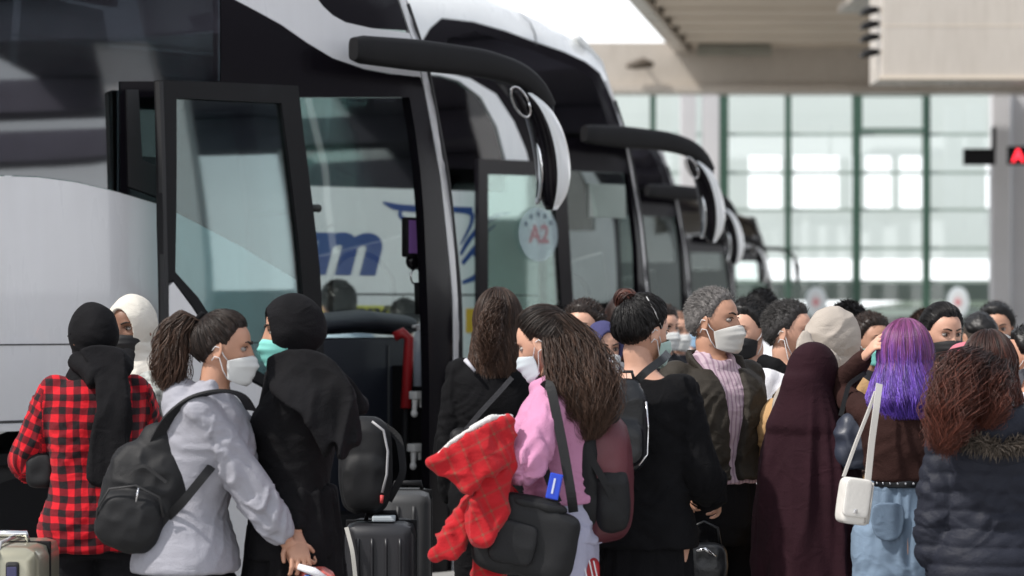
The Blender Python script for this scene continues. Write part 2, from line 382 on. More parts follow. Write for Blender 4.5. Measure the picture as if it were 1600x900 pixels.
class Bus:
    def __init__(s, sil, sc, name, label, L=12.0, roof=3.6):
        Y = FPX / sc; X = (sil - 800) / FPX * Y
        s.F = np.array([X + .103, Y]); s.L = L; s.roof = roof
        s.root = thing(name, label, 'coach', (s.F[0], s.F[1], 0), HEADING, 'coaches parked side by side in the bays')
    def xf(s, z):
        return -np.interp(z, [0, .5, 1.7, 2.3, 2.9, 3.2, 3.45, 3.6, 3.9], [.03, .0, 0, .06, .17, .28, .37, .55, .9])
    def zt(s, x):   # roof line
        return s.roof - .30 * sm(-1.9, -.2, x)
    def yin(s, x, z):
        y = .03 * np.maximum(0, z - 1.3) ** 2
        e = x - s.xf(z) + BR
        e = np.clip(e, 0, BR * .995); y = y + BR - np.sqrt(BR * BR - e * e)
        q = np.clip(z - (s.zt(x) - .25), 0, .2485); y = y + .25 - np.sqrt(.0625 - q * q)
        return y
    def S(s, x, z, off=0.0):
        x = np.asarray(x, float); z = np.asarray(z, float)
        return np.stack([x, s.yin(x, z) - off, z], -1)
    def invp(s, px, py, y0):
        # photo pixel -> point on the plane y=y0 of the coach frame
        r = np.array([(px - 800) / FPX, 1.0])
        A = np.array([[r[0], -DD[0]], [r[1], -DD[1]]]); b = s.F + NN * y0
        t, x = np.linalg.solve(A, b)
        return x, CAMZ - (py - HOR) / FPX * t
    def inv(s, px, py, off=0.0):
        y = -off; x = z = 0
        for _ in range(10):
            x, z = s.invp(px, py, y); y = float(s.yin(min(x, s.xf(z) - .07), z)) - off
        return x, z
    def P(s, pts, off=0.0): return [s.inv(p[0], p[1], off) for p in pts]
    def panel(s, name, poly, m, off=0.0, th=.035, holes=(), parent=None, step=.12, surf=None, label=None):
        """poly in (x,z) metres on the side of the coach -> curved panel of real thickness"""
        surf = surf or s.S
        def dens(pl):
            out = []
            for i in range(len(pl)):
                a = np.array(pl[i], float); b = np.array(pl[(i + 1) % len(pl)], float); k = max(1, int(np.ceil(np.linalg.norm(b - a) / step)))
                for j in range(k): out.append(tuple(a + (b - a) * j / k))
            return out
        loops = [dens(poly)] + [dens(h) for h in holes]
        vs = []; es = []
        for lp in loops:
            n0 = len(vs); vs += lp; es += [(n0 + i, n0 + (i + 1) % len(lp)) for i in range(len(lp))]
        xs = [p[0] for p in loops[0]]; zs = [p[1] for p in loops[0]]
        gx = np.arange(min(xs), max(xs), step); gz = np.arange(min(zs), max(zs), step)
        gp = np.array([(a, b) for a in gx for b in gz]) if len(gx) and len(gz) else np.zeros((0, 2))
        if len(gp):
            k = in_poly(gp, loops[0])
            for h in loops[1:]: k &= ~in_poly(gp, h)
            gp = gp[k]
            lp = np.array(vs)
            if len(gp): gp = gp[np.min(np.linalg.norm(gp[:, None] - lp[None], axis=2), axis=1) > step * .4]
            vs = vs + [tuple(p) for p in gp]
        r = geometry.delaunay_2d_cdt([Vector(v) for v in vs], es, [], 0, 1e-6)
        V2 = np.array([tuple(v) for v in r[0]]); T = np.array([f for f in r[2]])
        cen = V2[T].mean(1); k = in_poly(cen, loops[0])
        for h in loops[1:]: k &= ~in_poly(cen, h)
        T = T[k]
        a = surf(V2[:, 0], V2[:, 1], off); b = surf(V2[:, 0], V2[:, 1], off - th)
        n = len(V2)
        # orientation: outward is -y
        F = [T, T[:, ::-1] + n]
        ed = {}
        for t in T:
            for i in range(3): ed[(t[i], t[(i + 1) % 3])] = 1
        side = [(p, q) for (p, q) in ed if (q, p) not in ed]
        if side:
            sd = np.array([(q, p, p + n, q + n) for p, q in side]); F.append(sd)
        o = np_mesh(name, np.concatenate([a, b]), F, m, parent or s.root, smooth=True)
        try: o.data.set_sharp_from_angle(angle=R(35))
        except Exception: pass
        if label: o['label'] = label
        return o
    def stroke(s, name, pts, wd, m, off=.004, parent=None):
        """flat line on the side: pts px, wd px widths"""
        P = np.array([s.inv(*p) for p in pts]); k = 24
        d = np.concatenate([[0], np.cumsum(np.linalg.norm(np.diff(P, axis=0), axis=1))]); tt = np.linspace(0, d[-1], k)
        Q = np.stack([np.interp(tt, d, P[:, i]) for i in range(2)], 1)
        for _ in range(2): Q[1:-1] = .5 * Q[1:-1] + .25 * (Q[2:] + Q[:-2])
        scp = (FPX / s.F[1])
        W = np.interp(tt, d, wd) / scp / 2
        T = np.gradient(Q, axis=0); T /= np.linalg.norm(T, axis=1)[:, None]; Nn = np.stack([-T[:, 1], T[:, 0]], 1)
        A = Q + Nn * W[:, None]; B = Q - Nn * W[:, None]
        V = np.concatenate([s.S(A[:, 0], A[:, 1], off), s.S(B[:, 0], B[:, 1], off)])
        F = [(i, i + 1, k + i + 1, k + i) for i in range(k - 1)]
        return np_mesh(name, V, F, m, parent or s.root)
    def text(s, name, txt, x_right, z_base, xh, width, m, off=.004, shear=.28, parent=None, bold=.035, surf=None):
        cu = bpy.data.curves.new('t', 'FONT'); cu.body = txt; cu.size = 1; cu.offset = bold; cu.shear = shear
        to = bpy.data.objects.new('t', cu); COL.objects.link(to)
        dg = bpy.context.evaluated_depsgraph_get(); me = bpy.data.meshes.new_from_object(to.evaluated_get(dg))
        bpy.data.objects.remove(to)
        bm = bmesh.new(); bm.from_mesh(me); bmesh.ops.triangulate(bm, faces=bm.faces); bm.to_mesh(me); bm.free()
        V, F = read_mesh(me); bpy.data.meshes.remove(me)
        x0, x1 = V[:, 0].min(), V[:, 0].max()
        xx = x_right - (x1 - V[:, 0]) / (x1 - x0) * width; zz = z_base + V[:, 1] / .5 * xh
        W = (surf or s.S)(xx, zz, off)
        return np_mesh(name, W, F, m, parent or s.root, smooth=False)
    # ---------------------------------------------------------- shared shell
    def shell(s, paint, wheelx, sidecol, windowz=(2.2, 3.3)):
        L = s.L; rt = s.root
        # roof
        nx, ny = 60, 14; V = []; F = []
        xs = np.concatenate([np.linspace(-L, -2, 30), np.linspace(-1.9, -.50, 24)])
        def top_in(x):
            z = float(s.zt(x)); return z
        for x in xs:
            z = top_in(x); y0 = float(s.yin(min(x, -.80), z)) + .25 * float(sm(-.85, -.50, x))
            for j in range(ny):
                t = j / (ny - 1); y = y0 + (BW - 2 * y0) * t
                V.append((x if x < -.6 else x - .0, y, z + .07 * math.sin(PI * t) * float(1 - sm(-1.2, -.5, x))))
        for i in range(len(xs) - 1):
            for j in range(ny - 1):
                a = i * ny + j; F.append((a, a + ny, a + ny + 1, a + 1))
        o = np_mesh('roof', V, F, paint, rt); so_ = o.modifiers.new('s', 'SOLIDIFY'); so_.thickness = .04; so_.offset = -1
        # front: windscreen and lower front
        def front(name, z0, z1, m, th, zn=16, fst=.02):
            V = []; F = []; yy = np.concatenate([[0.06], np.linspace(.09, BW - .09, 26), [BW - .06]]); n = len(yy)
            for z in np.linspace(z0, z1, zn):
                for y in yy:
                    e = max(0, BR - min(y - .0, BW - y)); x = float(s.xf(z)) - BR + math.sqrt(max(0, BR * BR - e * e)) - .10 * 0
                    tw = .03 * max(0, z - 1.3) ** 2
                    V.append((x, y + tw * (1 - 2 * y / BW), z))
            for i in range(zn - 1):
                for j in range(n - 1):
                    a = i * n + j; F.append((a, a + 1, a + n + 1, a + n))
            o = np_mesh(name, V, F, m, rt); q = o.modifiers.new('s', 'SOLIDIFY'); q.thickness = th; q.offset = -1; return o
        front('front_panel', .32, 1.36, paint, .05)
        front('windshield', 1.364, 3.16, GL_WIND, .006, 22)
        front('front_header', 3.164, float(s.zt(-.52)) + .004, paint, .04)
        g = G()   # windscreen edge rubber
        pts = [(float(s.xf(z)) - .10, .05 + .03 * max(0, z - 1.3) ** 2, z) for z in np.linspace(1.36, 3.16, 14)]
        g.tube(pts, [.012] * 14, n=8); g.obj('windshield_seal', M_RUB, rt, True)
        # far side, simplified but real
        def Sl(x, z, off=0.0):
            p = s.S(x, z, off); p[..., 1] = BW - p[..., 1]; return p
        fl = [(-L, .32), (-.12, .32), (-.12, 1.4), (-.25, 1.75), (-L, 1.75)]
        s.panel('side_wall', fl, paint, surf=Sl, step=.3)
        s.panel('roof_edge', [(-L, s.roof - .35), (-1.4, s.roof - .35), (-.55, s.roof - .42), (-.8, s.roof - .12), (-L, s.roof - .03)], paint, surf=Sl, step=.25)
        x = -1.2
        s.panel('side_window', [(-1.15, 1.754), (-.27, 1.754), (-.42, 2.6), (-.62, s.roof - .44), (-1.15, s.roof - .38)], GL_SIDE2, surf=Sl, th=.006, step=.3)
        while x > -L + .6:
            x2 = max(x - 1.55, -L + .1)
            s.panel('side_window', [(x2 + .07, 1.754), (x, 1.754), (x, s.roof - .354), (x2 + .07, s.roof - .354)], GL_SIDE2, surf=Sl, th=.006, step=.4)
            s.panel('window_post', [(x2, 1.754), (x2 + .066, 1.754), (x2 + .066, s.roof - .354), (x2, s.roof - .354)], M_BLACK, surf=Sl, th=.03, step=.4)
            x = x2
            if x2 <= -L + .1: break
        # rear, floor, ceiling
        G().box((-L - .05, .05, .32), (-L, BW - .05, s.roof - .06), bev=.02).obj('rear_panel', paint, rt)
        G().box((-L + .02, .06, .95), (-1.45, BW - .06, 1.0)).obj('floor', M_PLAS, rt)
        G().box((-L + .02, .30, s.roof - .36), (-1.0, BW - .30, s.roof - .33)).obj('ceiling', M_CEIL, rt)
        G().box((-L + .02, .12, .34), (-1.5, BW - .12, .90)).obj('underfloor', M_PLAS, rt)
        # dashboard
        g = G(); g.box((-.62, .62, .98), (-.20, BW - .2, 1.30), bev=.03); g.box((-.50, .62, 1.30), (-.16, BW - .2, 1.44), bev=.05)
        g.ell((-.45, 1.75, 1.50), (.20, .40, .10), 16, 10)
        g.obj('dashboard', M_NAVY, rt, auto=40)
        g = G(); P = [(-.72 + .05 * math.cos(t), 1.75 + .22 * math.cos(t), 1.60 + .22 * math.sin(t)) for t in np.linspace(0, 2 * PI, 25)]
        g.tube(P, [.016] * 25, n=8); g.tube([(-.55, 1.75, 1.35), (-.72, 1.75, 1.60)], [.04, .03], n=10); g.box((-.74, 1.55, 1.59), (-.71, 1.95, 1.62)); g.obj('steering_wheel', M_PLAS, rt, True)
        def seat(x, y, wd, z=1.0):
            g = G(); g.box((x - .45, y, z + .35), (x, y + wd, z + .50), bev=.04); g.box((x - .58, y, z + .40), (x - .43, y + wd, z + 1.15), bev=.05)
            g.tube([(x - .25, y + wd / 2, z), (x - .25, y + wd / 2, z + .38)], [.12, .06], n=10); g.obj('seat', M_SEAT, rt, auto=45)
        seat(-1.0, 1.5, .5, .98)
        for i in range(10):
            x = -2.0 - i * .82
            if x < -L + .7: break
            seat(x, .28, .9); seat(x, 1.35, .9)
        # wheels
        for wx in wheelx:
            for yy, sg in ((.16, 1), (BW - .16, -1)):
                t = G(); P = []; 
                V = []; n = 40; prof = [(.30, .0), (.31, -.03), (.46, -.05), (.50, -.02), (.505, .05), (.505, .20), (.49, .26), (.30, .26)]
                for (r_, y_) in prof:
                    for k in range(n):
                        a = 2 * PI * k / n; V.append((wx + r_ * math.cos(a), yy + sg * (y_), .505 + r_ * math.sin(a)))
                F = []
                for i in range(len(prof) - 1):
                    for k in range(n): a = i * n + k; b = i * n + (k + 1) % n; F.append((a, b, b + n, a + n))
                wt = np_mesh('wheel', V, F, M_RUB, rt)
                g = G(); yc = yy
                prof2 = [(.0, .02), (.10, .015), (.14, .03), (.20, .09), (.255, .09), (.275, .02), (.295, -.012), (.30, .02)]
                V = []; F = []
                for (r_, y_) in prof2:
                    for k in range(n):
                        a = 2 * PI * k / n; V.append((wx + r_ * math.cos(a), yc + sg * y_, .505 + r_ * math.sin(a)))
                for i in range(len(prof2) - 1):
                    for k in range(n): a = i * n + k; b = i * n + (k + 1) % n; F.append((a, b, b + n, a + n))
                rim = np_mesh('rim', V, F, mat('rim_metal', (.50, .50, .50), rough=.35, metal=.15, var=.15), wt)
                g = G()
                for k in range(10):
                    a = 2 * PI * k / 10; c = (wx + .165 * math.cos(a), .505 + .165 * math.sin(a))
                    g.tube([(c[0], yc + sg * .05, c[1]), (c[0], yc - sg * .01, c[1])], [.016, .014], n=6)
                g.tube([(wx, yc + sg * .05, .505), (wx, yc - sg * .035, .505)], [.085, .07], n=20)
                g.obj('wheel_nuts', mat('hub_metal', (.55, .55, .56), rough=.3, metal=.9), wt)
                g = G()
                for k in range(10):
                    a = 2 * PI * (k + .5) / 10; cx_, cz_ = wx + .228 * math.cos(a), .505 + .228 * math.sin(a)
                    if sg > 0:
                        t = G(); t.ell((cx_, yc + sg * .089, cz_), (.026, .006, .026), 12, 6); t.obj('rim_hole', M_RUB, wt, True)
    def side_strip(s, name, f0, f1, z0, z1, m, off=0.002, th=.03):
        zs = np.linspace(z0, z1, 26)
        poly = [(float(s.xf(z)) + f0, z) for z in zs] + [(float(s.xf(z)) + f1, z) for z in zs[::-1]]
        return s.panel(name, poly, m, off=off, th=th, step=.08)
    def mirror(s, shellm, scale=1.0, slim=False):
        # arm and housing measured on the first coach
        b = BUS1 if BUS1 is not None else s; y0 = -.10
        def q(px, py, y=y0): x, z = b.invp(px, py, y); return np.array([x, y, z])
        arm = [q(552, 76), q(560, 77), q(650, 86), q(750, 98), q(805, 113), q(838, 135), q(858, 168)]
        rr = [(.035, .055), (.05, .068), (.05, .078), (.048, .072), (.046, .062), (.042, .055), (.03, .04)]
        if slim: rr = [(a * .55, b_ * .45) for a, b_ in rr]
        par = thing('mirror', None, None); par.parent = s.root
        for k in list(par.keys()): del par[k]
        g = G(); d = np.array(arm); dd = np.concatenate([[0], np.cumsum(np.linalg.norm(np.diff(d, axis=0), axis=1))]); tt = np.linspace(0, dd[-1], 24)
        X = np.stack([np.interp(tt, dd, d[:, i]) for i in range(3)], 1)
        for _ in range(2): X[1:-1] = .5 * X[1:-1] + .25 * (X[2:] + X[:-2])
        r0 = np.interp(tt, dd, [a[0] for a in rr]); r1 = np.interp(tt, dd, [a[1] for a in rr])
        # ring axes: lateral (y) and perpendicular in the x-z plane
        V = []; n = 16; T = np.gradient(X, axis=0); T /= np.linalg.norm(T, axis=1)[:, None]
        for i in range(24):
            B = np.cross(T[i], [0, 1, 0]); B /= np.linalg.norm(B)
            for k in range(n):
                a = 2 * PI * k / n; c, e = math.cos(a), math.sin(a); c = math.copysign(abs(c) ** .6, c); e = math.copysign(abs(e) ** .6, e)
                V.append(X[i] + np.array([0, 1, 0]) * r0[i] * c + B * r1[i] * e)
        F = [(i * n + k, i * n + (k + 1) % n, (i + 1) * n + (k + 1) % n, (i + 1) * n + k) for i in range(23) for k in range(n)]
        F += [tuple(range(n))[::-1], tuple(range(23 * n, 24 * n))]
        o = np_mesh('mirror_arm', V, F, M_PLAS, s.root)
        try: o.data.set_sharp_from_angle(angle=R(50))
        except Exception: pass
        g = G(); g.tube([q(552, 76) - [.02, 0, 0], q(560, 77)], [.03, .05], n=10); 
        bpy.data.objects.remove(par)
        if slim:
            g = G(); g.tube([q(845, 150), q(862, 200), q(868, 300)], [(.02), .055, .03], n=12); g.obj('mirror_housing', M_PLAS, s.root, True); return
        # housing: black shell with the painted back and the glass
        C = [q(826, 146), q(842, 165), q(858, 200), q(868, 240), q(871, 280), q(869, 312), q(866, 328)]
        rs = [.045, .088, .108, .114, .110, .085, .035]
        C = np.array(C)
        dd = np.concatenate([[0], np.cumsum(np.linalg.norm(np.diff(C, axis=0), axis=1))]); tt = np.linspace(0, dd[-1], 22)
        X = np.stack([np.interp(tt, dd, C[:, i]) for i in range(3)], 1); rr_ = np.interp(tt, dd, rs)
        for _ in range(3): X[1:-1] = .5 * X[1:-1] + .25 * (X[2:] + X[:-2]); rr_[1:-1] = .5 * rr_[1:-1] + .25 * (rr_[2:] + rr_[:-2])
        ca, sa = math.cos(R(-38)), math.sin(R(-38))
        def rz(v): return np.array([v[0] * ca - v[1] * sa, v[0] * sa + v[1] * ca, v[2]])
        def half(name, sgn, m, gx, sx, grow=0.0, i0=0, i1=22):
            V = []; F = []; n = 15; idx = range(i0, i1)
            for i in idx:
                for k in range(n):
                    a = -PI / 2 + PI * k / (n - 1)
                    V.append(X[i] + rz([gx + sgn * math.cos(a) * sx * (rr_[i] + grow) / .1, math.sin(a) * (rr_[i] + grow) * 1.1, 0]))
            m_ = len(idx)
            for i in range(m_ - 1):
                for k in range(n - 1):
                    a = i * n + k; F.append((a, a + 1, a + n + 1, a + n) if sgn < 0 else (a, a + n, a + n + 1, a + 1))
            for base in (0, (m_ - 1) * n): F.append(tuple(range(base, base + n)))
            for i in range(m_ - 1): a = i * n; F.append((a, a + n, a + n + n - 1, a + n - 1))
            return np_mesh(name, V, F, m, s.root)
        h = half('mirror_housing', 1, shellm, -.012, .074)
        half('mirror_shell', -1, M_BLACK, -.0135, .088, -.001)
        def plate(name, i0, i1, yo, wd, m, xo):
            V = []; F = []; n = 9
            for i in range(i0, i1):
                e = math.sin(PI * (i - i0 + .5) / (i1 - i0)) ** .4
                for k in range(n):
                    t = -1 + 2 * k / (n - 1); V.append(X[i] + rz([xo - .012 * (1 - t * t), yo + t * wd * e * rr_[i] / .1, 0]))
            for i in range(i1 - i0 - 1):
                for k in range(n - 1): a = i * n + k; F.append((a, a + 1, a + n + 1, a + n))
            o = np_mesh(name, V, F, m, h); q_ = o.modifiers.new('s', 'SOLIDIFY'); q_.thickness = .012; return o
        plate('glass', 9, 21, -.005, .088, M_MIRROR, -.092)
        # small round wide-angle mirror at the top, chrome rim
        g = G(); c0 = q(816, 160) + [-.03, -.02, 0]; P = [c0 + [.035 * math.cos(t), -.02 * math.cos(t), .075 * math.sin(t) - .0 * math.cos(t)] for t in np.linspace(0, 2 * PI, 21)]
        P = [p + np.array([-.55 * (p[2] - c0[2]), 0, 0]) for p in P]
        g.tube(P, [.007] * 21, n=8); g.obj('mirror_trim', M_CHROME, h, True)
        g = G(); g.ell(c0, (.03, .02, .07), 14, 10); v = g.V[0]; v[:, 0] += -.55 * (v[:, 2] - c0[2]); g.obj('wide_angle_mirror', M_BLACK, h, True)
        g = G(); g.tube([q(855, 165), q(858, 200)], [.035, .03], n=10); g.obj('mirror_joint', M_PLAS, h, True)
BUS1 = None

# ---------------- coach 1, nearest, with the open door
b1 = Bus(721, 310, 'coach', 'silver coach nearest the camera, its front door swung open', roof=3.72); BUS1 = b1
wx1 = b1.inv(6, 800)[0] + .19
b1.shell(M_WHITE, (wx1, -9.2), M_WHITE)
SILL = [(0, 275), (60, 277), (120, 285), (187, 301), (250, 320), (300, 345), (380, 387), (455, 433)]
sl_ = b1.P(SILL); z0s = sl_[0][1]
arch = [(wx1 + .64 * math.cos(a), .505 + .62 * math.sin(a)) for a in np.linspace(0, PI, 22)]
arch = [(wx1 + .64, .33)] + arch + [(wx1 - .64, .33)]
arch2 = [(-9.2 + .64, .33)] + [(-9.2 + .64 * math.cos(a), .505 + .62 * math.sin(a)) for a in np.linspace(0, PI, 22)] + [(-9.2 - .64, .33)]
xd0 = b1.inv(480, 600)[0]
low = [(-12, z0s)] + sl_ + b1.P([(478, 446)]) + [(xd0, 1.3), (xd0, .33)] + arch + arch2 + [(-12, .33)]
b1.panel('side_panel', low, M_WHITE, step=.14)
swl = [(362, -2), (400, 18), (440, 40), (480, 68), (520, 92), (570, 109), (610, 116), (656, 120)]
sw_low = b1.P(swl); up0 = b1.P([(300, -40)])[0]; up1 = b1.P([(345, -14)])[0]
gl = [(-12, z0s + .004)] + [(x, z + .004) for x, z in b1.P([(0, 275), (60, 277), (120, 285), (186, 301)])] + b1.P([(186, 127), (344, 127), (344, -14), (300, -40), (230, -75)]) + [(-12, 3.36)]
b1.panel('side_window', gl, GL_SIDE, th=.006, off=-.004, step=.2)
# inner pillars behind the long side glazing
for xx in (-4.6, -6.3, -8.0, -9.7, -11.4):
    b1.panel('window_post', [(xx, z0s), (xx + .09, z0s), (xx + .09, 3.36), (xx, 3.36)], M_BLACK, off=-.02, th=.03, step=.3)
OPEN1 = [(462, 152), (640, 152), (648, 200), (656, 260), (662, 330), (668, 480), (671, 600), (671, 880)]
frame = b1.P([(345, -13)]) + sw_low + [(float(b1.xf(z)) - .195, z) for z in np.linspace(2.75, .33, 16)] + [(b1.inv(671, 700)[0], .33)] + b1.P([(671, 600), (668, 480), (662, 330), (656, 260), (648, 200), (640, 152), (462, 152), (470, 300), (478, 445)]) + b1.P([(455, 432), (380, 386), (300, 344), (250, 319), (188, 300), (188, 127), (345, 127)])
b1.panel('door_frame', frame, M_BLACK, th=.06, step=.09)
b1.panel('frame_window', b1.P([(214, 152), (250, 152), (250, 246), (218, 244)]), GL_DOOR, off=.004, th=.006, step=.1)
b1.panel('frame_corner', b1.P([(196, 140), (214, 140), (220, 250), (250, 262), (250, 310), (200, 292)]), M_RUB, off=.012, th=.014, step=.1)
swh = b1.P([(493, -6), (505, 10), (520, 24), (540, 35), (580, 44), (645, 50)])
sw = [(p[0], p[1] + .004) for p in sw_low[:-1]] + [(float(b1.xf(2.80)) - .195, 2.79)] + [(float(b1.xf(z)) - .195, z) for z in np.linspace(2.85, b1.inv(640, 52)[1], 4)] + swh[::-1][1:] + b1.P([(440, -70), (340, -85), (232, -78), (300, -42)])
b1.panel('side_swoosh', sw, M_WHITE, step=.09)
zq = b1.inv(640, 50)[1]
q = swh[:-1] + [(float(b1.xf(z)) - .2, z) for z in np.linspace(zq + .008, 3.30, 4)] + b1.P([(470, -25)])
b1.panel('quarter_window', q, M_BLACK, th=.02, off=-.003, step=.09)
b1.side_strip('pillar', -.19, -.045, .33, 3.42, M_SILVER)
b1.panel('roof_edge', [(-12, 3.365), (-3.0, 3.365), (-2.2, 3.43), (-1.2, 3.38), (-.75, 3.32), (-.62, 3.42), (-1.2, 3.50), (-12, 3.60)], M_WHITE, step=.14)
# seams
def seam(b, z, x0, x1, name='seam', hh=.006, m=M_SEAM, off=.003, par=None): return b.panel(name, [(x0, z), (x1, z), (x1, z + hh), (x0, z + hh)], m, off=off, th=.002, step=.3, parent=par)
zA = b1.inv(100, 539)[1]; zB = b1.inv(60, 660)[1]
seam(b1, zA, -12, xd0); seam(b1, zB, -12, xd0, hh=.012)
b1.panel('trim_strip', [(-12, zB - .035), (xd0, zB - .035), (xd0, zB - .006), (-12, zB - .006)], M_WHITE, off=.012, th=.012, step=.4)
for px in (-400, -150): 
    x_ = b1.inv(px, 600)[0]; b1.panel('seam', [(x_, .4), (x_ + .007, .4), (x_ + .007, zA), (x_, zA)], M_SEAM, off=.003, th=.002, step=.3)
g = G(); g.box((wx1 - .66, .52, .34), (wx1 + .66, .55, 1.2)); g.box((wx1 - .66, .05, 1.13), (wx1 + .66, .515, 1.16)); g.obj('wheel_arch', M_RUB, b1.root)
# open door: swung out and slid back, parallel to the side
OD = .20
def Sd(x, z, off=0.0):
    p = b1.S(np.minimum(x, -.4), z, 0); p[..., 0] = x; p[..., 1] = .03 * np.maximum(0, z - 1.3) ** 2 - OD - off; return p
def ipd(pts):
    out = []
    for px, py in pts:
        y = -OD
        for _ in range(6): x, z = b1.invp(px, py, y); y = .03 * max(0, z - 1.3) ** 2 - OD
        out.append((x, z))
    return out
door = thing('door', None, None, (0, 0, 0)); bpy.data.objects.remove(door)
fo = [(250, 125), (360, 129), (466, 134), (476, 220), (490, 330), (500, 420), (506, 540), (508, 700), (480, 648), (430, 612), (390, 590), (345, 545), (300, 475), (270, 437), (262, 445), (262, 560), (258, 560), (254, 350)]
fh = [(276, 153), (440, 161), (452, 250), (466, 370), (476, 480), (482, 615), (440, 600), (395, 575), (352, 530), (310, 465), (274, 425)]
dfr = b1.panel('door', ipd(fo), M_PLAS, surf=Sd, th=.045, holes=[ipd(fh)], step=.08)
fh2 = [(274, 151), (442, 159), (454, 250), (468, 370), (478, 480), (484, 618), (440, 603), (393, 577), (350, 532), (308, 467), (272, 426)]
b1.panel('door_glass', ipd(fh2), GL_DOOR, surf=Sd, off=-.018, th=.006, step=.15, parent=dfr)
b1.panel('door_panel', ipd([(264, 447), (271, 441), (300, 480), (345, 550), (390, 595), (430, 617), (478, 652), (506, 705), (508, 900), (266, 900), (262, 560)]), M_WHITE, surf=Sd, th=.04, step=.12, parent=dfr)
b1.panel('door_seal', ipd([(248, 127), (254, 127), (260, 350), (264, 560), (264, 900), (258, 900), (256, 560)]), M_RUB, surf=Sd, off=.004, th=.03, step=.2, parent=dfr)
# door hinge arms
g = G()
for z in (1.0, 2.1):
    p = ipd([(470, 400)])[0]; g.tube([(p[0], -OD + .05, z), (p[0] + .25, -.02, z + .02), (p[0] + .35, .10, z + .02)], [.018] * 3, n=8)
g.obj('door_arm', M_PLAS, b1.root, True)
b1.mirror(M_WHITE2)
# entrance: dash side, handrail, steps, screen, dispensers
def bp(px, py, y): x, z = b1.invp(px, py, y); return np.array([x, y, z])
yd = .50
a = bp(500, 528, yd); b_ = bp(640, 525, yd); c_ = bp(640, 740, yd)
g = G(); g.box((a[0] - .5, yd, .35), (b_[0], yd + .14, a[2]), bev=.03); g.obj('cab_wall', M_NAVY, b1.root, auto=40)
g = G(); g.box((a[0] - .48, yd + .145, .98), (b_[0] - .05, BW - .2, a[2] - .05), bev=.03); g.obj('cab_counter', M_NAVY, b1.root, auto=40)
# moulded dash top
g = G(); l0 = bp(500, 505, yd + .05); l1 = bp(648, 508, yd + .05)
g.tube([l0 + [-.1, .1, -.04], l0 + [0, .1, -.01], (l0 + l1) / 2 + [0, .08, .015], l1 + [-.05, .06, .0], l1 + [.0, .06, -.03]], [(.05, .16), (.055, .18), (.06, .17), (.055, .15), (.02, .05)], n=16, frame=(np.array([0, 0, 1.]), np.array([0, 1., 0])))
g.tube([l0 + [-.1, -.04, .0], l1 + [-.10, -.05, .01], l1 + [-.02, -.04, -.02]], [.022, .026, .02], n=10)
V, F = remesh(g, .012, 2); np_mesh('dash_top', V, F, M_NAVY, b1.root)
g = G(); s0 = bp(607, 540, yd - .002); s1 = bp(607, 718, yd - .002); g.box((s0[0] - .006, yd - .006, s1[2]), (s0[0] + .006, yd - .002, s0[2])); g.obj('panel_seam', mat('seam_grey', (.07, .075, .08), rough=.5), b1.root)
g = G(); s0 = bp(528, 600, yd); g.box((s0[0] - .05, yd - .012, s0[2] - .045), (s0[0] + .05, yd - .002, s0[2] + .045), bev=.01); g.obj('panel_socket', M_RUB, b1.root)
yh = .34
p0 = bp(640, 520, yh); p1 = bp(634, 638, yh); p2 = bp(631, 800, yh)
g = G(); g.tube([p0 + [-.06, .05, -.02], p0 + [-.03, .02, .0], p0 + [0, 0, -.03], p1], [.026, .028, .028, .027], n=12); g.obj('handrail', M_RED, b1.root, True)
g = G(); g.tube([p1, p2], [.018, .018], n=10); g.obj('handrail_post', M_PLAS, b1.root, True)
g = G()
for i, (z, y) in enumerate(((.62, .30), (.82, .56))): g.box((-1.15, y, .34), (-.18, y + .30, z), bev=.015)
g.obj('entrance_step', M_PLAS, b1.root, auto=40)
g = G(); g.box((-.16, .10, .34), (-.12, .62, 1.35)); g.obj('inner_front_wall', M_PLAS, b1.root)
# sanitiser bottle on the pillar, white dispensers
ys = .20
c = bp(655, 560, ys); kk = 1 / 305
g = G(); g.tube([c + [0, 0, -.14], c + [0, 0, .10], c + [0, 0, .125], c + [0, 0, .14]], [.03, .03, .022, .012], n=16); o = g.obj('sanitiser_bottle', translucent('bottle_clear', (.52, .56, .62), .6), b1.root, True)
g = G(); g.tube([c + [0, 0, -.135], c + [0, 0, .03]], [.026, .026], n=14); g.obj('liquid', mat('gel_blue', (.10, .16, .30), rough=.2), o, True)
g = G(); g.tube([c + [0, 0, .14], c + [0, 0, .165]], [.014, .014], n=10); g.tube([c + [0, 0, .165], c + [-.045, 0, .16]], [.009, .007], n=8); g.obj('pump', mat('pump_white', (.75, .75, .76), rough=.4), o, True)
for (px, py, w2) in ((653, 618, .035), (651, 700, .04)):
    c = bp(px, py, ys); g = G(); g.box((c[0] - w2, ys - .03, c[2] - .018), (c[0] + w2, ys + .03, c[2] + .022), bev=.006)
    g.tube([c + [-.02, 0, -.02], c + [-.024, 0, -.09]], [.016, .011], n=10); g.tube([c + [.02, 0, -.02], c + [.02, 0, -.06]], [.012, .008], n=10); g.ell(c + [-.024, 0, -.09], (.018, .018, .02), 10, 8)
    g.obj('dispenser', mat('dispenser_white', (.72, .72, .70), rough=.4, var=.05), b1.root, auto=40)
c = bp(641, 371, .16); g = G(); g.box((c[0] - .062, .12, c[2] - .10), (c[0] + .062, .16, c[2] + .10), bev=.012); o = g.obj('screen', M_PLAS, b1.root, auto=40)
g = G(); g.box((c[0] - .048, .115, c[2] - .08), (c[0] + .055, .118, c[2] + .085)); g.obj('display', mat('screen_purple', (.05, .025, .09), rough=.1, emit=(.08, .04, .12, .35)), o)
c = bp(646, 408, .16); g = G(); g.ell(c, (.045, .03, .045), 14, 10); g.obj('camera_dome', M_BLACK, b1.root, True)
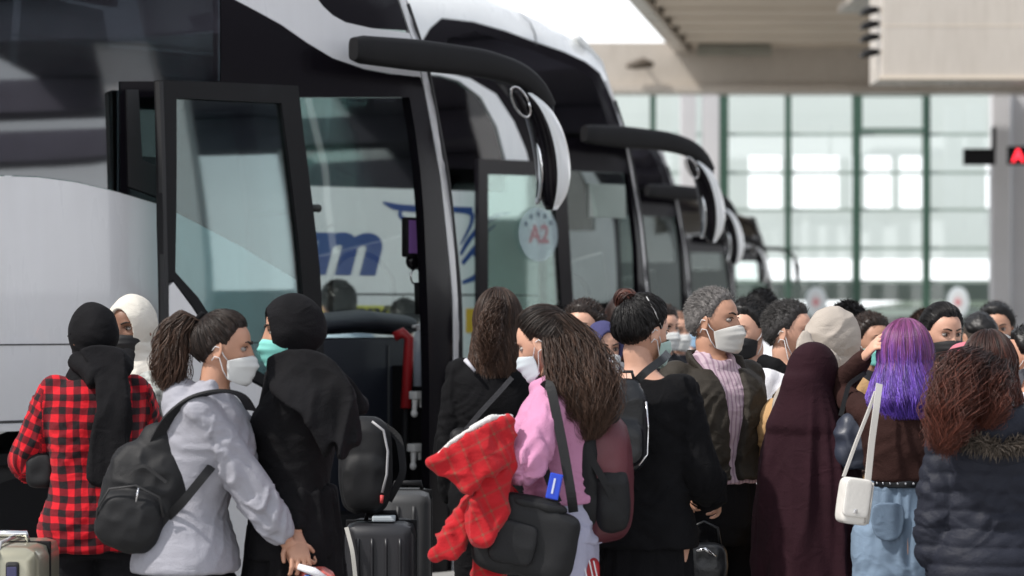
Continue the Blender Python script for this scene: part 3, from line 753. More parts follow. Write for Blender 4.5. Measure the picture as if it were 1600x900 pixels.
c = bp(650, 432, .16); g = G(); P = [c + [.035 * math.cos(t), 0, .04 * math.sin(t)] for t in np.linspace(0, 2 * PI, 17)]; g.tube(P, [.005] * 17, n=6); g.obj('ring_handle', M_CHROME, b1.root, True)
c = bp(656, 460, .16); g = G(); g.tube([c + [0, 0, .06], c + [0, 0, -.1]], [.03, .025], n=10); g.obj('microphone', M_PLAS, b1.root, True)

# ---------------- coach 2: white, with blue lettering
def coach_b(b, doorpx=True, paint=M_WHITE2, gside=GL_SIDE2, swoosh=True, mir=M_WHITE2, slim=False):
    """outlines measured on the second coach (in its own metres), reused for the coaches behind"""
    B = B2
    P = lambda pts: [B.inv(*p) for p in pts]
    b.shell(paint, (-2.75, -9.2), paint)
    sill = P([(440, 289), (490, 291), (650, 296), (745, 299), (792, 301)]); zs = sill[0][1]
    xl = B.inv(842, 400)[0]
    ar = lambda c: [(c + .64, .33)] + [(c + .64 * math.cos(a), .505 + .62 * math.sin(a)) for a in np.linspace(0, PI, 22)] + [(c - .64, .33)]
    sw_r = P([(829, 262), (822, 235), (803, 190), (775, 147), (735, 123), (690, 112), (640, 106)]); sw_l = P([(640, 112), (690, 118), (718, 126), (752, 152), (777, 198), (791, 250), (793, 300)])
    body = [(-12, zs)] + sill[:-1] + sw_l[::-1] + [(-12, sw_l[0][1]), (-12, sw_r[-1][1])] + sw_r[::-1] + P([(836, 290)]) + [(xl, 2.2), (xl, .33)] + ar(-2.75) + ar(-9.2) + [(-12, .33)]
    b.panel('side_panel', body, paint, step=.16)
    win = [(-12, zs + .004)] + [(x, z + .004) for x, z in sill[:-1]] + P([(789, 300), (787, 250), (773, 199), (749, 154), (716, 128), (690, 120), (640, 114)]) + [(-12, sw_l[0][1] - .004)]
    b.panel('side_window', win, gside, th=.006, off=-.004, step=.25)
    for i, px in enumerate((560, 740)):
        x_ = B.inv(px, 200)[0]; zz = B.inv(px, 155)[1]
        b.panel('window_post', [(x_, zs), (x_ + .07, zs), (x_ + .07, zz), (x_, zz)], M_BLACK, off=-.02, th=.03, step=.3)
    zr = [(float(b.xf(z)) - .17, z) for z in np.linspace(3.16, .33, 18)]
    upd = P([(660, 70), (672, 45), (690, 29), (740, 35), (790, 49), (830, 64), (880, 81), (915, 97), (938, 115), (947, 135)])
    xo0 = B.inv(850, 300)[0]; xo1 = B.inv(984, 300)[0]; zo = B.inv(920, 268)[1]
    op = [(xo0, .38), (xo0, zo)] + [(xo1 + .0 * t, zo) for t in (0, 1)] + [(xo1 + .05, 2.1), (xo1 + .06, .38)]
    dark = upd + zr + [(xl + .005, .33), (xl + .005, 2.2)] + P([(838, 288)]) + [(x + .004, z) for x, z in sw_r]
    b.panel('door_frame', dark, M_BLACK, th=.05, holes=[op], step=.12)
    zz0 = B.inv(700, 200)[1]
    # upper glazing set into the black field
    b.panel('upper_window', P([(700, 60), (740, 48), (830, 78), (895, 104), (925, 125), (938, 160), (955, 215), (840, 215), (815, 180), (780, 135), (735, 108), (700, 100)]), gside, off=.004, th=.006, step=.2)
    rl = [(-12, sw_r[-1][1] + .004)] + P([(640, 102), (655, 72)]) + [(x, z + .004) for x, z in upd[1:]] + [(float(b.xf(3.18)) - .17, 3.18)] + [(float(b.xf(z)) - .08, z) for z in (3.25, 3.35, 3.42)] + [(x, float(b.zt(x)) - .015) for x in np.linspace(-.75, -12, 40)]
    b.panel('roof_edge', rl, paint, step=.14)
    b.side_strip('pillar', -.165, -.045, .33, 3.30, M_SILVER)
    seam(b, B.inv(700, 462)[1], -12, xl, hh=.012); seam(b, .95, -12, xl); 
    for x_ in (-3.8, -5.2, -6.6, -8.0): b.panel('seam', [(x_, .4), (x_ + .008, .4), (x_ + .008, 1.7), (x_, 1.7)], M_SEAM, off=.003, th=.002, step=.3)
    x_, z_ = B.inv(822, 28); b.panel('roof_seam', [(x_, z_ - .2), (x_ + .012, z_ - .2), (x_ + .012, float(b.zt(x_)) - .03), (x_, float(b.zt(x_)) - .03)], M_SEAM, off=.003, th=.002, step=.1)
    b.mirror(mir, slim=slim)
    g = G(); g.box((-.16, .10, .34), (-.12, .62, 1.35)); g.box((-1.15, .30, .34), (-.18, .60, .62)); g.box((-1.15, .60, .34), (-.18, .95, .82)); g.obj('entrance_step', M_PLAS, b.root)
    return P, op, xl
BUS1 = b1
B2 = None
b2 = Bus(1017, 215, 'coach', 'white coach with blue lettering and winged emblem, second in the row', roof=3.90); B2 = b2
P2, op2, xl2 = coach_b(b2)
# door of coach 2, open
OD2 = .22
def ip2(pts):
    return [b2.invp(px, py, -OD2) for px, py in pts]
def S2(x, z, off=0.0): return np.stack([np.asarray(x, float), np.full(np.shape(x), -OD2 - off), np.asarray(z, float)], -1)
zb = .38
fo = ip2([(748, 248), (800, 250), (842, 252), (868, 255), (886, 300), (896, 470)]); xr = fo[-1][0]; xl_ = fo[0][0]
fh = ip2([(763, 272), (853, 275), (868, 330), (877, 470)])
d2 = b2.panel('door', fo + [(xr, zb), (xl_, zb)], M_BLACK, surf=S2, th=.04, holes=[fh + [(fh[-1][0], .9), (fh[0][0], .9)]], step=.15)
b2.panel('door_glass', [(fh[0][0] - .01, fh[0][1] + .01), (fh[1][0], fh[1][1] + .01), fh[2], (fh[3][0] + .01, fh[3][1]), (fh[3][0] + .01, .89), (fh[0][0] - .01, .89)], GL_DOOR2, surf=S2, off=-.015, th=.006, step=.3, parent=d2)
cx, cz = ip2([(841, 366)])[0]
disc = [(cx + .15 * 1.25 * math.cos(a), cz + .15 * 1.25 * math.sin(a)) for a in np.linspace(0, 2 * PI, 30)[:-1]]
st = b2.panel('round_sticker', [(x, z) for x, z in disc], translucent('sticker_pale_blue', (.58, .70, .74), .30), surf=S2, off=.003, th=.003, step=.1, parent=d2)
tt_ = b2.text('sticker_mark', 'A2', cx + .10, cz - .055, .085, .20, translucent('sticker_red', (.42, .08, .10), .55), surf=S2, off=.006, shear=0, parent=d2, bold=.03)
g = G()
for i, a in enumerate(np.linspace(R(150), R(35), 5)):
    x_ = cx + .14 * math.cos(a); z_ = cz + .14 * math.sin(a); g = G(); g.box((x_ - .013, -OD2 - .007, z_ - .016), (x_ + .013, -OD2 - .004, z_ + .014)); g.obj('sticker_dot', translucent('sticker_dark', (.10, .15, .20), .55), st)

# lettering
zb_ = b2.inv(560, 425)[1]; xr_ = b2.inv(597, 400)[0]; xm0 = b2.inv(500, 400)[0]
xh = (b2.inv(560, 364)[1] - zb_)
b2.text('lettering', 'turizm', xr_, zb_, xh, (xr_ - xm0) / .265, M_BLUE, bold=.045, shear=.25)
for pts, wd in (([(598, 316), (612, 323), (640, 326), (690, 327), (738, 328)], [3, 9, 10, 9, 8]), ([(626, 328), (623, 336), (630, 343), (648, 344), (662, 341)], [6, 7, 7, 5, 2]),
                ([(712, 328), (728, 329), (738, 334), (736, 350), (726, 370), (719, 382)], [8, 9, 9, 6, 4, 2]), ([(719, 398), (730, 378), (745, 358), (762, 345), (780, 336), (798, 332)], [5, 8, 8, 8, 8, 2]),
                ([(722, 412), (738, 392), (750, 375), (775, 350)], [7, 8, 6, 3]), ([(738, 395), (747, 403), (749, 420), (742, 434), (722, 442)], [5, 8, 9, 9, 5]), ([(745, 396), (752, 388), (756, 376)], [4, 8, 3])):
    b2.stroke('emblem_stroke', pts, wd, M_BLUE)
b2.panel('yellow_strip', P2([(500, 477), (640, 478), (640, 500), (500, 499)]), M_YEL, off=.004, th=.003, step=.2)
zt_ = b2.inv(590, 493)[1]; b2.text('strip_lettering', 'Beni', b2.inv(608, 490)[0], zt_, .05, .50, M_RUB, off=.008, shear=.3, bold=.04)
b2.panel('yellow_badge', P2([(728, 482), (742, 482), (742, 520), (728, 520)]), mat('badge_yellow', (.75, .45, .02), rough=.4), off=.004, th=.004, step=.1)
# pale panel added for the bright patch in the windscreen of coach 2
c0 = b2.invp(902, 286, .7); c1 = b2.invp(960, 341, .7)
g = G(); g.box((c0[0] + .08, .66, c1[1]), (c1[0] + .08, .68, c0[1]), bev=.004); g.obj('bright_patch_panel', mat('patch_pale', (.62, .64, .62), rough=.8), b2.root)

b3 = Bus(1082, 150, 'coach', 'grey coach third in the row, just behind the white lettered one', roof=3.75)
coach_b(b3, paint=mat('coach_paint_dark_grey', (.36, .37, .38), rough=.35, coat=.5), gside=GL_SIDE)
b4 = Bus(1150, 96, 'coach', 'dark coach fourth in the row with the black side', roof=3.7)
coach_b(b4, paint=mat('coach_paint_charcoal', (.045, .046, .05), rough=.3, coat=.5), gside=GL_SIDE, mir=M_WHITE2)
b5 = Bus(1209, 83, 'coach', 'black coach farthest away in the row with thin mirror arms', roof=3.75)
coach_b(b5, paint=mat('coach_paint_black', (.02, .02, .022), rough=.3, coat=.5), gside=GL_SIDE, slim=True)
# ------------------------------------------------------------------ the place
def ground_mat():
    m, t, p = _new('asphalt'); N = t.nodes; L = t.links
    tc = N.new('ShaderNodeTexCoord'); n1 = N.new('ShaderNodeTexNoise'); n1.inputs['Scale'].default_value = .35; n1.inputs['Detail'].default_value = 8
    n2 = N.new('ShaderNodeTexNoise'); n2.inputs['Scale'].default_value = 60; n2.inputs['Detail'].default_value = 4
    L.new(tc.outputs['Object'], n1.inputs['Vector']); L.new(tc.outputs['Object'], n2.inputs['Vector'])
    cr = N.new('ShaderNodeValToRGB'); cr.color_ramp.elements[0].color = (.20, .195, .185, 1); cr.color_ramp.elements[1].color = (.34, .33, .315, 1)
    mx = N.new('ShaderNodeMath'); mx.operation = 'MULTIPLY_ADD'; mx.inputs[1].default_value = .35; L.new(n2.outputs['Fac'], mx.inputs[0]); 
    sc_ = N.new('ShaderNodeMath'); sc_.operation = 'MULTIPLY'; sc_.inputs[1].default_value = .65; L.new(n1.outputs['Fac'], sc_.inputs[0]); L.new(sc_.outputs[0], mx.inputs[2])
    L.new(mx.outputs[0], cr.inputs[0]); L.new(cr.outputs[0], p.inputs['Base Color']); p.inputs['Roughness'].default_value = .85
    bp_ = N.new('ShaderNodeBump'); bp_.inputs['Strength'].default_value = .4; bp_.inputs['Distance'].default_value = .005; L.new(n2.outputs['Fac'], bp_.inputs['Height']); L.new(bp_.outputs[0], p.inputs['Normal'])
    return m
g = G(); g.add([(-1500, -600, 0), (1500, -600, 0), (1500, 2500, 0), (-1500, 2500, 0)], [(0, 1, 2, 3)])
tag(g.obj('ground', ground_mat()), kind='structure')
M_LINE = mat('road_paint', (.62, .62, .60), rough=.7, var=.12, vscale=6)
g = G()
for i in range(-4, 13):     # bay lines along the coach heading, one sheet
    o0 = np.array([-.15, 14.52]) + NN * (-.55 + i * 3.8)
    a = o0 + DD * 1.2; c = o0 - DD * 13.5; w_ = NN * .06
    g.add([(*(a - w_), .004), (*(a + w_), .004), (*(c + w_), .004), (*(c - w_), .004)], [(0, 1, 2, 3)])
tag(g.obj('bay_markings', M_LINE), kind='structure')
M_CONC = dirty(mat('concrete_cream', (.52, .475, .42), rough=.85, var=.08, vscale=.5, bump=.2, bscale=6), .35, (.36, .32, .27))
M_CONC2 = mat('column_white', (.66, .66, .68), rough=.7, var=.05, vscale=.8)
M_SOFF = mat('soffit_slats', (.66, .58, .48), rough=.8, var=.07, vscale=.6)
M_GREEN = mat('frame_green', (.05, .11, .08), rough=.5, var=.1)
M_GREY_B = mat('bar_pale_green', (.38, .47, .43), rough=.5, var=.05)
M_GLS = glass('hall_glass', (.965, .98, .98), gloss=.8, base=.02)
YW = 80.0
def wx(px, Y=YW): return (px - 800) / FPX * Y
def wz(py, Y=YW): return CAMZ - (py - HOR) / FPX * Y
# glazed hall front: thing with mullions, bars and panes
hall = thing('terminal_hall', 'glazed terminal hall front with green mullions behind the crowd', 'building', (wx(1340), YW, 0))
def hb(name, x0, x1, y0, y1, z0, z1, m, par=None, bev=0.0):
    g = G(); g.box((x0 - wx(1340), y0 - YW, z0), (x1 - wx(1340), y1 - YW, z1), bev=bev); return g.obj(name, m, par or hall)
mull = [(700, 7), (810, 7), (915, 7), (1020, 9), (1130, 15), (1231, 9), (1338, 12), (1447, 11), (1551, 9), (1660, 9), (1765, 9), (1870, 9), (1975, 9)]
ztop = wz(148)
for px, w_ in mull:
    x = wx(px); hb('mullion', x - w_ / 112, x + w_ / 112, YW - .16, YW + .1, .1, ztop, M_GREEN if px > 1000 else M_GREEN)
for py in (210, 270, 328, 388, 440):
    hb('glazing_bar', wx(690), wx(1980), YW - .05, YW + .05, wz(py) - .045, wz(py) + .045, M_GREY_B)
hb('sill_beam', wx(690), wx(1980), YW - .12, YW + .12, wz(482) - .22, wz(482), M_GREY_B)
for py in (205,): 
    hb('opening_frame', wx(1340), wx(1446), YW - .22, YW - .165, wz(207), wz(201), M_GREEN)
    hb('opening_frame', wx(1340), wx(1446), YW - .22, YW - .165, wz(152), wz(147), M_GREEN)
    hb('opening_frame', wx(1340), wx(1346), YW - .22, YW - .165, wz(201) + .004, wz(152) - .004, M_GREEN)
    hb('opening_frame', wx(1441), wx(1446), YW - .22, YW - .165, wz(201) + .004, wz(152) - .004, M_GREEN)
rows = [wz(148), wz(210), wz(270), wz(328), wz(388), wz(440), .1]
for i in range(len(mull) - 1):
    hb('pane', wx(mull[i][0]) + .1, wx(mull[i + 1][0]) - .1, YW - .012, YW + .012, .1, ztop - .01, M_GLS)
hb('head_beam', wx(690), wx(1980), YW - .2, YW + .3, ztop + .005, ztop + .5, M_CONC)
# low dark interior counters and back wall with window openings
yb = YW + 16
def hy(px): return (px - 800) / FPX * yb
def hz(py): return CAMZ - (py - HOR) / FPX * yb
M_IN = mat('hall_inner_wall', (.70, .76, .73), rough=.8, var=.04, vscale=.3)
op_x = [(1170, 1222), (1240, 1312), (1330, 1342), (1352, 1394), (1406, 1446), (1540, 1560), (1600, 1660), (1690, 1760)]
xs = [690] + [v for p in op_x for v in p] + [1980]
zA_, zB_ = hz(330), hz(243)
for i in range(0, len(xs), 2):
    hb('inner_wall', hy(xs[i]), hy(xs[i + 1]), yb, yb + .3, zA_, zB_, M_IN)
hb('inner_wall', hy(690), hy(1980), yb, yb + .3, hz(405), zA_ - .003, M_IN)
hb('inner_wall', hy(690), hy(1980), yb, yb + .3, zB_ + .003, hz(120), M_IN)
hb('counter', wx(1000), wx(1980), YW + 6, YW + 7, 0, 1.9, mat('counter_dark', (.06, .065, .06), rough=.7))
hb('parked_band', wx(1060), wx(1980), YW + 10, YW + 11, 2.1, 2.75, mat('band_dark_green', (.05, .075, .06), rough=.8))
# far wooded hill behind everything
V = []; F = []; n = 90
for i in range(n):
    x = -300 + 900 * i / (n - 1); hh = 5 + 1.6 * math.sin(i * .31) + 1.2 * math.sin(i * .83 + 1) + .6 * math.sin(i * 2.1)
    V += [(x, 420, -2), (x, 440, hh * .75), (x, 520, hh * 1.15), (x, 640, -3)]
for i in range(n - 1):
    for j in range(3): a = i * 4 + j; F.append((a, a + 4, a + 5, a + 1))
tag(np_mesh('hills', V, F, mat('hill_green', (.07, .10, .065), rough=.95, var=.3, vscale=.05)), kind='structure')
# columns
def column(px, wpx, Y, label, d=.5, z1=None, group=None):
    x = (px - 800) / FPX * Y; hw = wpx / 2 / FPX * Y; z1 = z1 or (CAMZ + (HOR - 132) / FPX * Y)
    t = thing('column', label, 'column', (x, Y, 0), 0, group)
    g = G(); g.box((-hw, -d / 2, 0), (hw, d / 2, z1), bev=.02); g.obj('shaft', M_CONC2, t)
    g = G(); g.box((-hw - .06, -d / 2 - .06, 0), (hw + .06, d / 2 + .06, .25), bev=.02); g.obj('plinth', M_CONC, t); return t
column(1562, 28, 76, 'white square column at the right, beside the blank black sign', group='columns along the hall front')
column(1592, 26, 76.4, 'white square column at the right edge, behind the red lettered sign', group='columns along the hall front')
column(1110, 26, 78, 'white column left of the glazing, next to the first green mullion', group='columns along the hall front')
column(1075, 24, 78, 'white column half hidden by the third coach mirror', group='columns along the hall front')
# canopy: far fascia beam, slatted soffit, near box beam
Yf = 74.0
can = thing('canopy', 'cream concrete canopy with slatted soffit over the bays', 'canopy', (5, Yf, 8))
def cb(name, lo, hi, m, bev=0.0):
    g = G(); g.box(tuple(np.array(lo) - [5, Yf, 8]), tuple(np.array(hi) - [5, Yf, 8]), bev=bev); return g.obj(name, m, can)
cb('fascia_beam', (-30, Yf, wz(133, Yf)), (30, Yf + 1.0, wz(66, Yf)), M_CONC, .03)
cb('fascia_lip', (-30, Yf - .25, wz(146, Yf)), (30, Yf + .8, wz(134, Yf)), M_CONC, .03)
zs_ = wz(76, Yf)
# soffit plate with a sloping left edge, ribs as slats
def edge_x(Y): return 4.36 + (Y - 74) * (4.36 - 2.8) / (74 - 62.7)
V = [(edge_x(74.0), 74.0, zs_ + .25), (34, 74.0, zs_ + .25), (34, 52, zs_ + .25), (edge_x(52), 52, zs_ + .25)]
g = G(); g.add([tuple(np.array(v) - [5, Yf, 8]) for v in V] + [tuple(np.array(v) - [5, Yf, 8] + [0, 0, .35]) for v in V], [(0, 3, 2, 1), (4, 5, 6, 7), (0, 1, 5, 4), (1, 2, 6, 5), (2, 3, 7, 6), (3, 0, 4, 7)]); g.obj('soffit_plate', mat('soffit_gap', (.60, .52, .43), rough=.9), can)
g = G(); Y = 52.2
while Y < 73.6:
    x0 = edge_x(Y) + .35; g.box((x0 - 5, Y - Yf, zs_ + .02 - 8), (34 - 5, Y + 1.62 - Yf, zs_ + .246 - 8), bev=.05); Y += 2.1
g.obj('slats', M_SOFF, can)
# edge trim along the sloping side
a = np.array([edge_x(74.2), 74.2]); c = np.array([edge_x(52), 52.0]); dv = (c - a) / np.linalg.norm(c - a); nv = np.array([-dv[1], dv[0]]) * .17
g = G(); B = [(*(a - nv), zs_ - .12), (*(a + nv), zs_ - .12), (*(c + nv), zs_ - .12), (*(c - nv), zs_ - .12)]
g.add([tuple(np.array(v) - [5, Yf, 8]) for v in B] + [tuple(np.array(v) - [5, Yf, 8] + [0, 0, .9]) for v in B], [(0, 1, 2, 3), (7, 6, 5, 4), (0, 4, 5, 1), (1, 5, 6, 2), (2, 6, 7, 3), (3, 7, 4, 0)])
g.obj('edge_trim', M_CONC, can)
cb('conduit', (wx(1090, 73), 72.9, wz(86, 73)), (wx(1205, 73), 73.2, wz(70, 73)), mat('conduit_grey', (.28, .28, .24), rough=.7), .02)
# near box beam, cream, hanging at the right
Yb = 46.0
bb = thing('box_beam', 'large cream box beam hanging at the top right', 'beam', (wx(1378, Yb), Yb, 6))
x0 = wx(1378, Yb)
def bx2(name, lo, hi, m, bev=0.0): g = G(); g.box((lo[0], lo[1], lo[2] - 6), (hi[0], hi[1], hi[2] - 6), bev=bev); return g.obj(name, m, bb)
bx2('beam_face', (0, 0, wz(122, Yb)), (12, 1.6, wz(-60, Yb)), M_CONC, .03)
bx2('panel_joint', (0.02, -.006, wz(40, Yb) - .01), (12, -.002, wz(40, Yb) + .01), M_SOFF)
bx2('beam_lip', (-.05, -.03, wz(124, Yb)), (12, -.008, wz(118, Yb)), M_SOFF)
bx2('ceiling_plate', (.2, 1.7, wz(-62, Yb)), (12, 8, wz(-75, Yb)), M_CONC)
# floodlights at the end of the beam
for i, py in enumerate((18, 40, 60, 84)):
    Yl = 46.3; c = np.array([wx(1360, Yl), Yl, wz(py, Yl)])
    t = thing('floodlight', ['topmost', 'second', 'third', 'lowest'][i] + ' of the four black floodlights stacked beside the cream beam', 'floodlight', tuple(c), 0, 'floodlights beside the beam')
    g = G(); g.tube([(-.17, 0, -.045), (-.10, 0, -.01), (0, 0, .02), (.12, 0, .03)], [(.05, .02), (.12, .06), (.14, .07), (.10, .05)], n=14); g.obj('lamp_housing', M_PLAS, t, True)
    g = G(); g.tube([(.1, 0, .03), (.22, 0, .06)], [.02, .02], n=8); g.obj('bracket', M_PLAS, t, True)
    g = G(); g.ell((-.12, -.02, -.04), (.07, .07, .02), 12, 6); g.obj('lens', mat('lens_dark', (.1, .1, .1), rough=.1), t, True)
c = np.array([wx(1000, 73.5), 73.5, wz(101, 73.5)])
t = thing('floodlight', 'single dark floodlight on the far canopy beam above the coaches', 'floodlight', tuple(c), 0)
g = G(); g.tube([(-.35, 0, -.05), (-.15, 0, 0), (.1, 0, .04), (.35, 0, .0)], [(.04, .04), (.14, .12), (.16, .14), (.06, .06)], n=14); g.obj('lamp_housing', mat('lamp_brown', (.09, .07, .05), rough=.5), t, True)
g = G(); g.tube([(.1, .1, .04), (.1, .5, .1)], [.04, .04], n=8); g.obj('bracket', M_PLAS, t, True)
# hanging signs
t = thing('sign_board', 'blank black sign board on a thin hanger left of the columns', 'sign', (wx(1530, 60), 60, wz(245, 60)))
g = G(); g.box((-.33, -.08, -.17), (.33, .08, .17), bev=.02); g.obj('board', M_PLAS, t)
g = G(); g.box((.26, -.04, .172), (.34, .04, .62)); g.obj('hanger', M_PLAS, t)
t = thing('led_sign', 'black display showing red lettering at the right edge', 'sign', (wx(1574, 60), 60, wz(243, 60)))
g = G(); g.box((0, -.08, -.19), (1.6, .08, .19), bev=.02); g.obj('board', M_PLAS, t)
g = G(); g.box((.7, -.04, .192), (.78, .04, 4.0)); g.obj('hanger', M_PLAS, t)
cu = bpy.data.curves.new('t', 'FONT'); cu.body = 'A'; cu.size = .36; cu.offset = .012; to = bpy.data.objects.new('t', cu); COL.objects.link(to)
me = bpy.data.meshes.new_from_object(to.evaluated_get(bpy.context.evaluated_depsgraph_get())); bpy.data.objects.remove(to)
me.materials.clear(); me.materials.append(mat('led_red', (.5, .01, .02), emit=(1, .03, .05, 2.2)))
lo = bpy.data.objects.new('lettering', me); COL.objects.link(lo); lo.parent = t; lo.location = (.09, -.085, -.125); lo.rotation_euler = (R(90), 0, 0)
# round stickers on the hall glazing
for px, lab in ((1275, 'round pale sticker with red mark on the glazing, behind the grey haired man'), (1497, 'round pale sticker with red mark on the glazing, above the woman in the black mask')):
    t = thing('round_sticker', lab, 'sticker', (wx(px, YW - .3), YW - .3, wz(472, YW - .3)), 0, 'round door stickers')
    g = G(); g.tube([(0, 0, 0), (0, .02, 0)], [(.30, .43)] * 2, n=28, frame=(np.array([1., 0, 0]), np.array([0, 0, 1.]))); g.obj('disc', mat('sticker_disc', (.80, .88, .92), rough=.5, var=.03), t)
    g = G(); g.tube([(0, -.01, 0), (0, -.004, 0)], [(.22, .32)] * 2, n=28, frame=(np.array([1., 0, 0]), np.array([0, 0, 1.]))); g.obj('inner_disc', mat('sticker_inner', (.8, .82, .84), rough=.5, var=.03), t)
    g = G(); g.tube([(-.01, -.02, 0), (-.01, -.013, 0)], [(.08, .12)] * 2, n=16, frame=(np.array([1., 0, 0]), np.array([0, 0, 1.]))); g.box((-.10, -.021, -.03), (.10, -.012, .02)); g.obj('mark', mat('sticker_mark_red', (.72, .30, .32), rough=.5), t)
# open canopy added out of frame at right for the coaches to mirror
rb = thing('mirrored_canopy', 'unseen violet canopy right of the platform, added for its reflection in the coaches', 'building', (30, 0, 0))
def rbx(name, lo, hi, m, bev=0.0): g = G(); g.box(lo, hi, bev=bev); return g.obj(name, m, rb)
M_VIO = mat('mirrored_canopy_violet', (.20, .19, .25), rough=.7, var=.1)  # violet chosen to tint the reflection in the coach side glass
for x in (-14, -7, 0): rbx('roof_beam', (x, -40, 7.4), (x + 1.2, 44, 8.2), M_VIO)
for i in range(9):
    y = -38 + i * 9.2; rbx('roof_panel', (-15, y, 8.25), (2, y + 5.2, 8.6), M_VIO)
    for x in (-13.7, .3): g = G(); g.box((x, y + 2, 0), (x + .6, y + 2.6, 7.39)); g.obj('pilaster', M_CONC2, rb)
rbx('lower_wall', (3, -40, 0), (4, 44, 3.4), M_CEIL)
# ------------------------------------------------------------------ people
SKIN = {
 'light': mat('skin_light', (.60, .34, .24), rough=.5, var=.10, vscale=14, bump=.15, bscale=140),
 'warm': mat('skin_warm', (.47, .25, .165), rough=.5, var=.12, vscale=14, bump=.15, bscale=140),
 'dark': mat('skin_dark', (.24, .12, .075), rough=.5, var=.12, vscale=14, bump=.15, bscale=140)}
EYE = mat('eye_white', (.30, .27, .25), rough=.3, var=.02)
IRIS = mat('iris_brown', (.03, .015, .01), rough=.15, var=.05)
BROW = mat('brow_hair', (.02, .014, .01), rough=.8)

def head_template(nu=72, nv=54):
    V = []; F = []
    for i in range(nv + 1):
        p = PI * i / nv
        for k in range(nu):
            t = 2 * PI * k / nu
            V.append((math.sin(p) * math.cos(t), math.sin(p) * math.sin(t), math.cos(p)))
    D = np.array(V)
    q = []
    for i in range(nv):
        for k in range(nu):
            a = i * nu + k; b = i * nu + (k + 1) % nu
            q.append((a, a + nu, b + nu, b))
    return D, np.array(q)
HD, HQ = head_template()
def head_surface(D, infl=0.0, face=True):
    """surface of the head in direction D (n,3); origin between the ears, +x is the face"""
    x, y, z = D[:, 0], D[:, 1], D[:, 2]
    ax = np.where(x > 0, .086, .100); az = np.where(z > 0, .108, .122)
    P = np.stack([x * ax, y * .077, z * az], 1)
    lo = sm(0.0, -.115, P[:, 2])
    P[:, 1] *= 1 - .34 * lo
    back = (x < 0)
    P[:, 0] = np.where(back, P[:, 0] * (1 - .62 * sm(-.02, -.11, P[:, 2])), P[:, 0])
    P[:, 0] += np.where(x > 0, .020 * lo * x, 0)
    # flatten the sides of the skull a little, square the forehead
    P[:, 0] += np.where((x > 0) & (z > 0), .010 * sm(0, .5, z) * x, 0)
    if face:
        f = sm(.25, .6, x)
        def g(y0, z0, sy, sz): return np.exp(-((P[:, 1] - y0) / sy) ** 2 - ((P[:, 2] - z0) / sz) ** 2)
        ya = np.abs(P[:, 1])
        def g2(y0, z0, sy, sz): return np.exp(-((ya - y0) / sy) ** 2 - ((P[:, 2] - z0) / sz) ** 2)
        d = .024 * g(0, -.040, .0095, .013) + .015 * g(0, -.022, .0075, .020) + .007 * g(0, 0.0, .007, .018)
        d += .007 * g2(.012, -.046, .007, .007)
        d += .006 * g2(.030, .020, .018, .008) - .012 * g2(.030, -.002, .014, .011) + .005 * g2(.042, -.030, .016, .016)
        d += .009 * g(0, -.066, .020, .006) + .009 * g(0, -.079, .017, .006) - .004 * g(0, -.0725, .018, .0025)
        d += .010 * g(0, -.105, .020, .014) - .003 * g(0, -.090, .02, .005)
        P[:, 0] += d * f
    if not (np.isscalar(infl) and infl == 0):
        nn = D / np.linalg.norm(D, axis=1)[:, None]
        P = P + nn * (infl if np.isscalar(infl) else np.asarray(infl)[:, None])
    return P

def rot(axis, a):
    return np.array(Matrix.Rotation(R(a), 3, axis))

_hand = {}
def hand(curl=25, spread=6):
    """wrist at origin, fingers along +x, palm faces -z, thumb on +y. returns V,F"""
    key = (curl, spread)
    if key in _hand: return _hand[key]
    g = G()
    g.tube([(-.03, 0, 0), (0, 0, 0), (.03, .001, 0), (.06, .002, 0), (.088, 0, -.002), (.096, 0, -.003)],
           [(.020, .026), (.017, .026), (.014, .034), (.013, .038), (.011, .038), (.007, .032)], n=16, frame=(np.array([0, 0, 1.]), np.array([0, 1., 0])))
    for k, (y, L, r) in enumerate([(.030, .070, .0085), (.010, .078, .0088), (-.010, .072, .0085), (-.028, .056, .0075)]):
        a = 0; p = np.array([.078, y, -.002]); pts = [p.copy()]; p = np.array([.092, y, -.003]); pts.append(p.copy())
        ys = (1.4 - k) * spread
        for j, fr in enumerate((.42, .32, .26)):
            a += curl * (0.8 + .25 * j) * (1 + .12 * k)
            d = np.array([math.cos(R(a)) * math.cos(R(ys)), math.sin(R(ys)), -math.sin(R(a))])
            p = p + d * L * fr; pts.append(p.copy())
        P = np.array(pts)
        g.tube(P, [r, r * 1.02, r * .98, r * .9, r * .72], n=10)
        g.ell(P[-1], (r * .72,) * 3, 8, 6)
    tp = np.array([[.012, .018, -.004], [.034, .040, -.012], [.058, .052, -.022], [.080, .053, -.032]])
    g.tube(tp, [.013, .0125, .010, .0075], n=10); g.ell(tp[-1], (.0075,) * 3, 8, 6)
    V, F = remesh(g, .0035, 1)
    _hand[key] = (V, F); return V, F

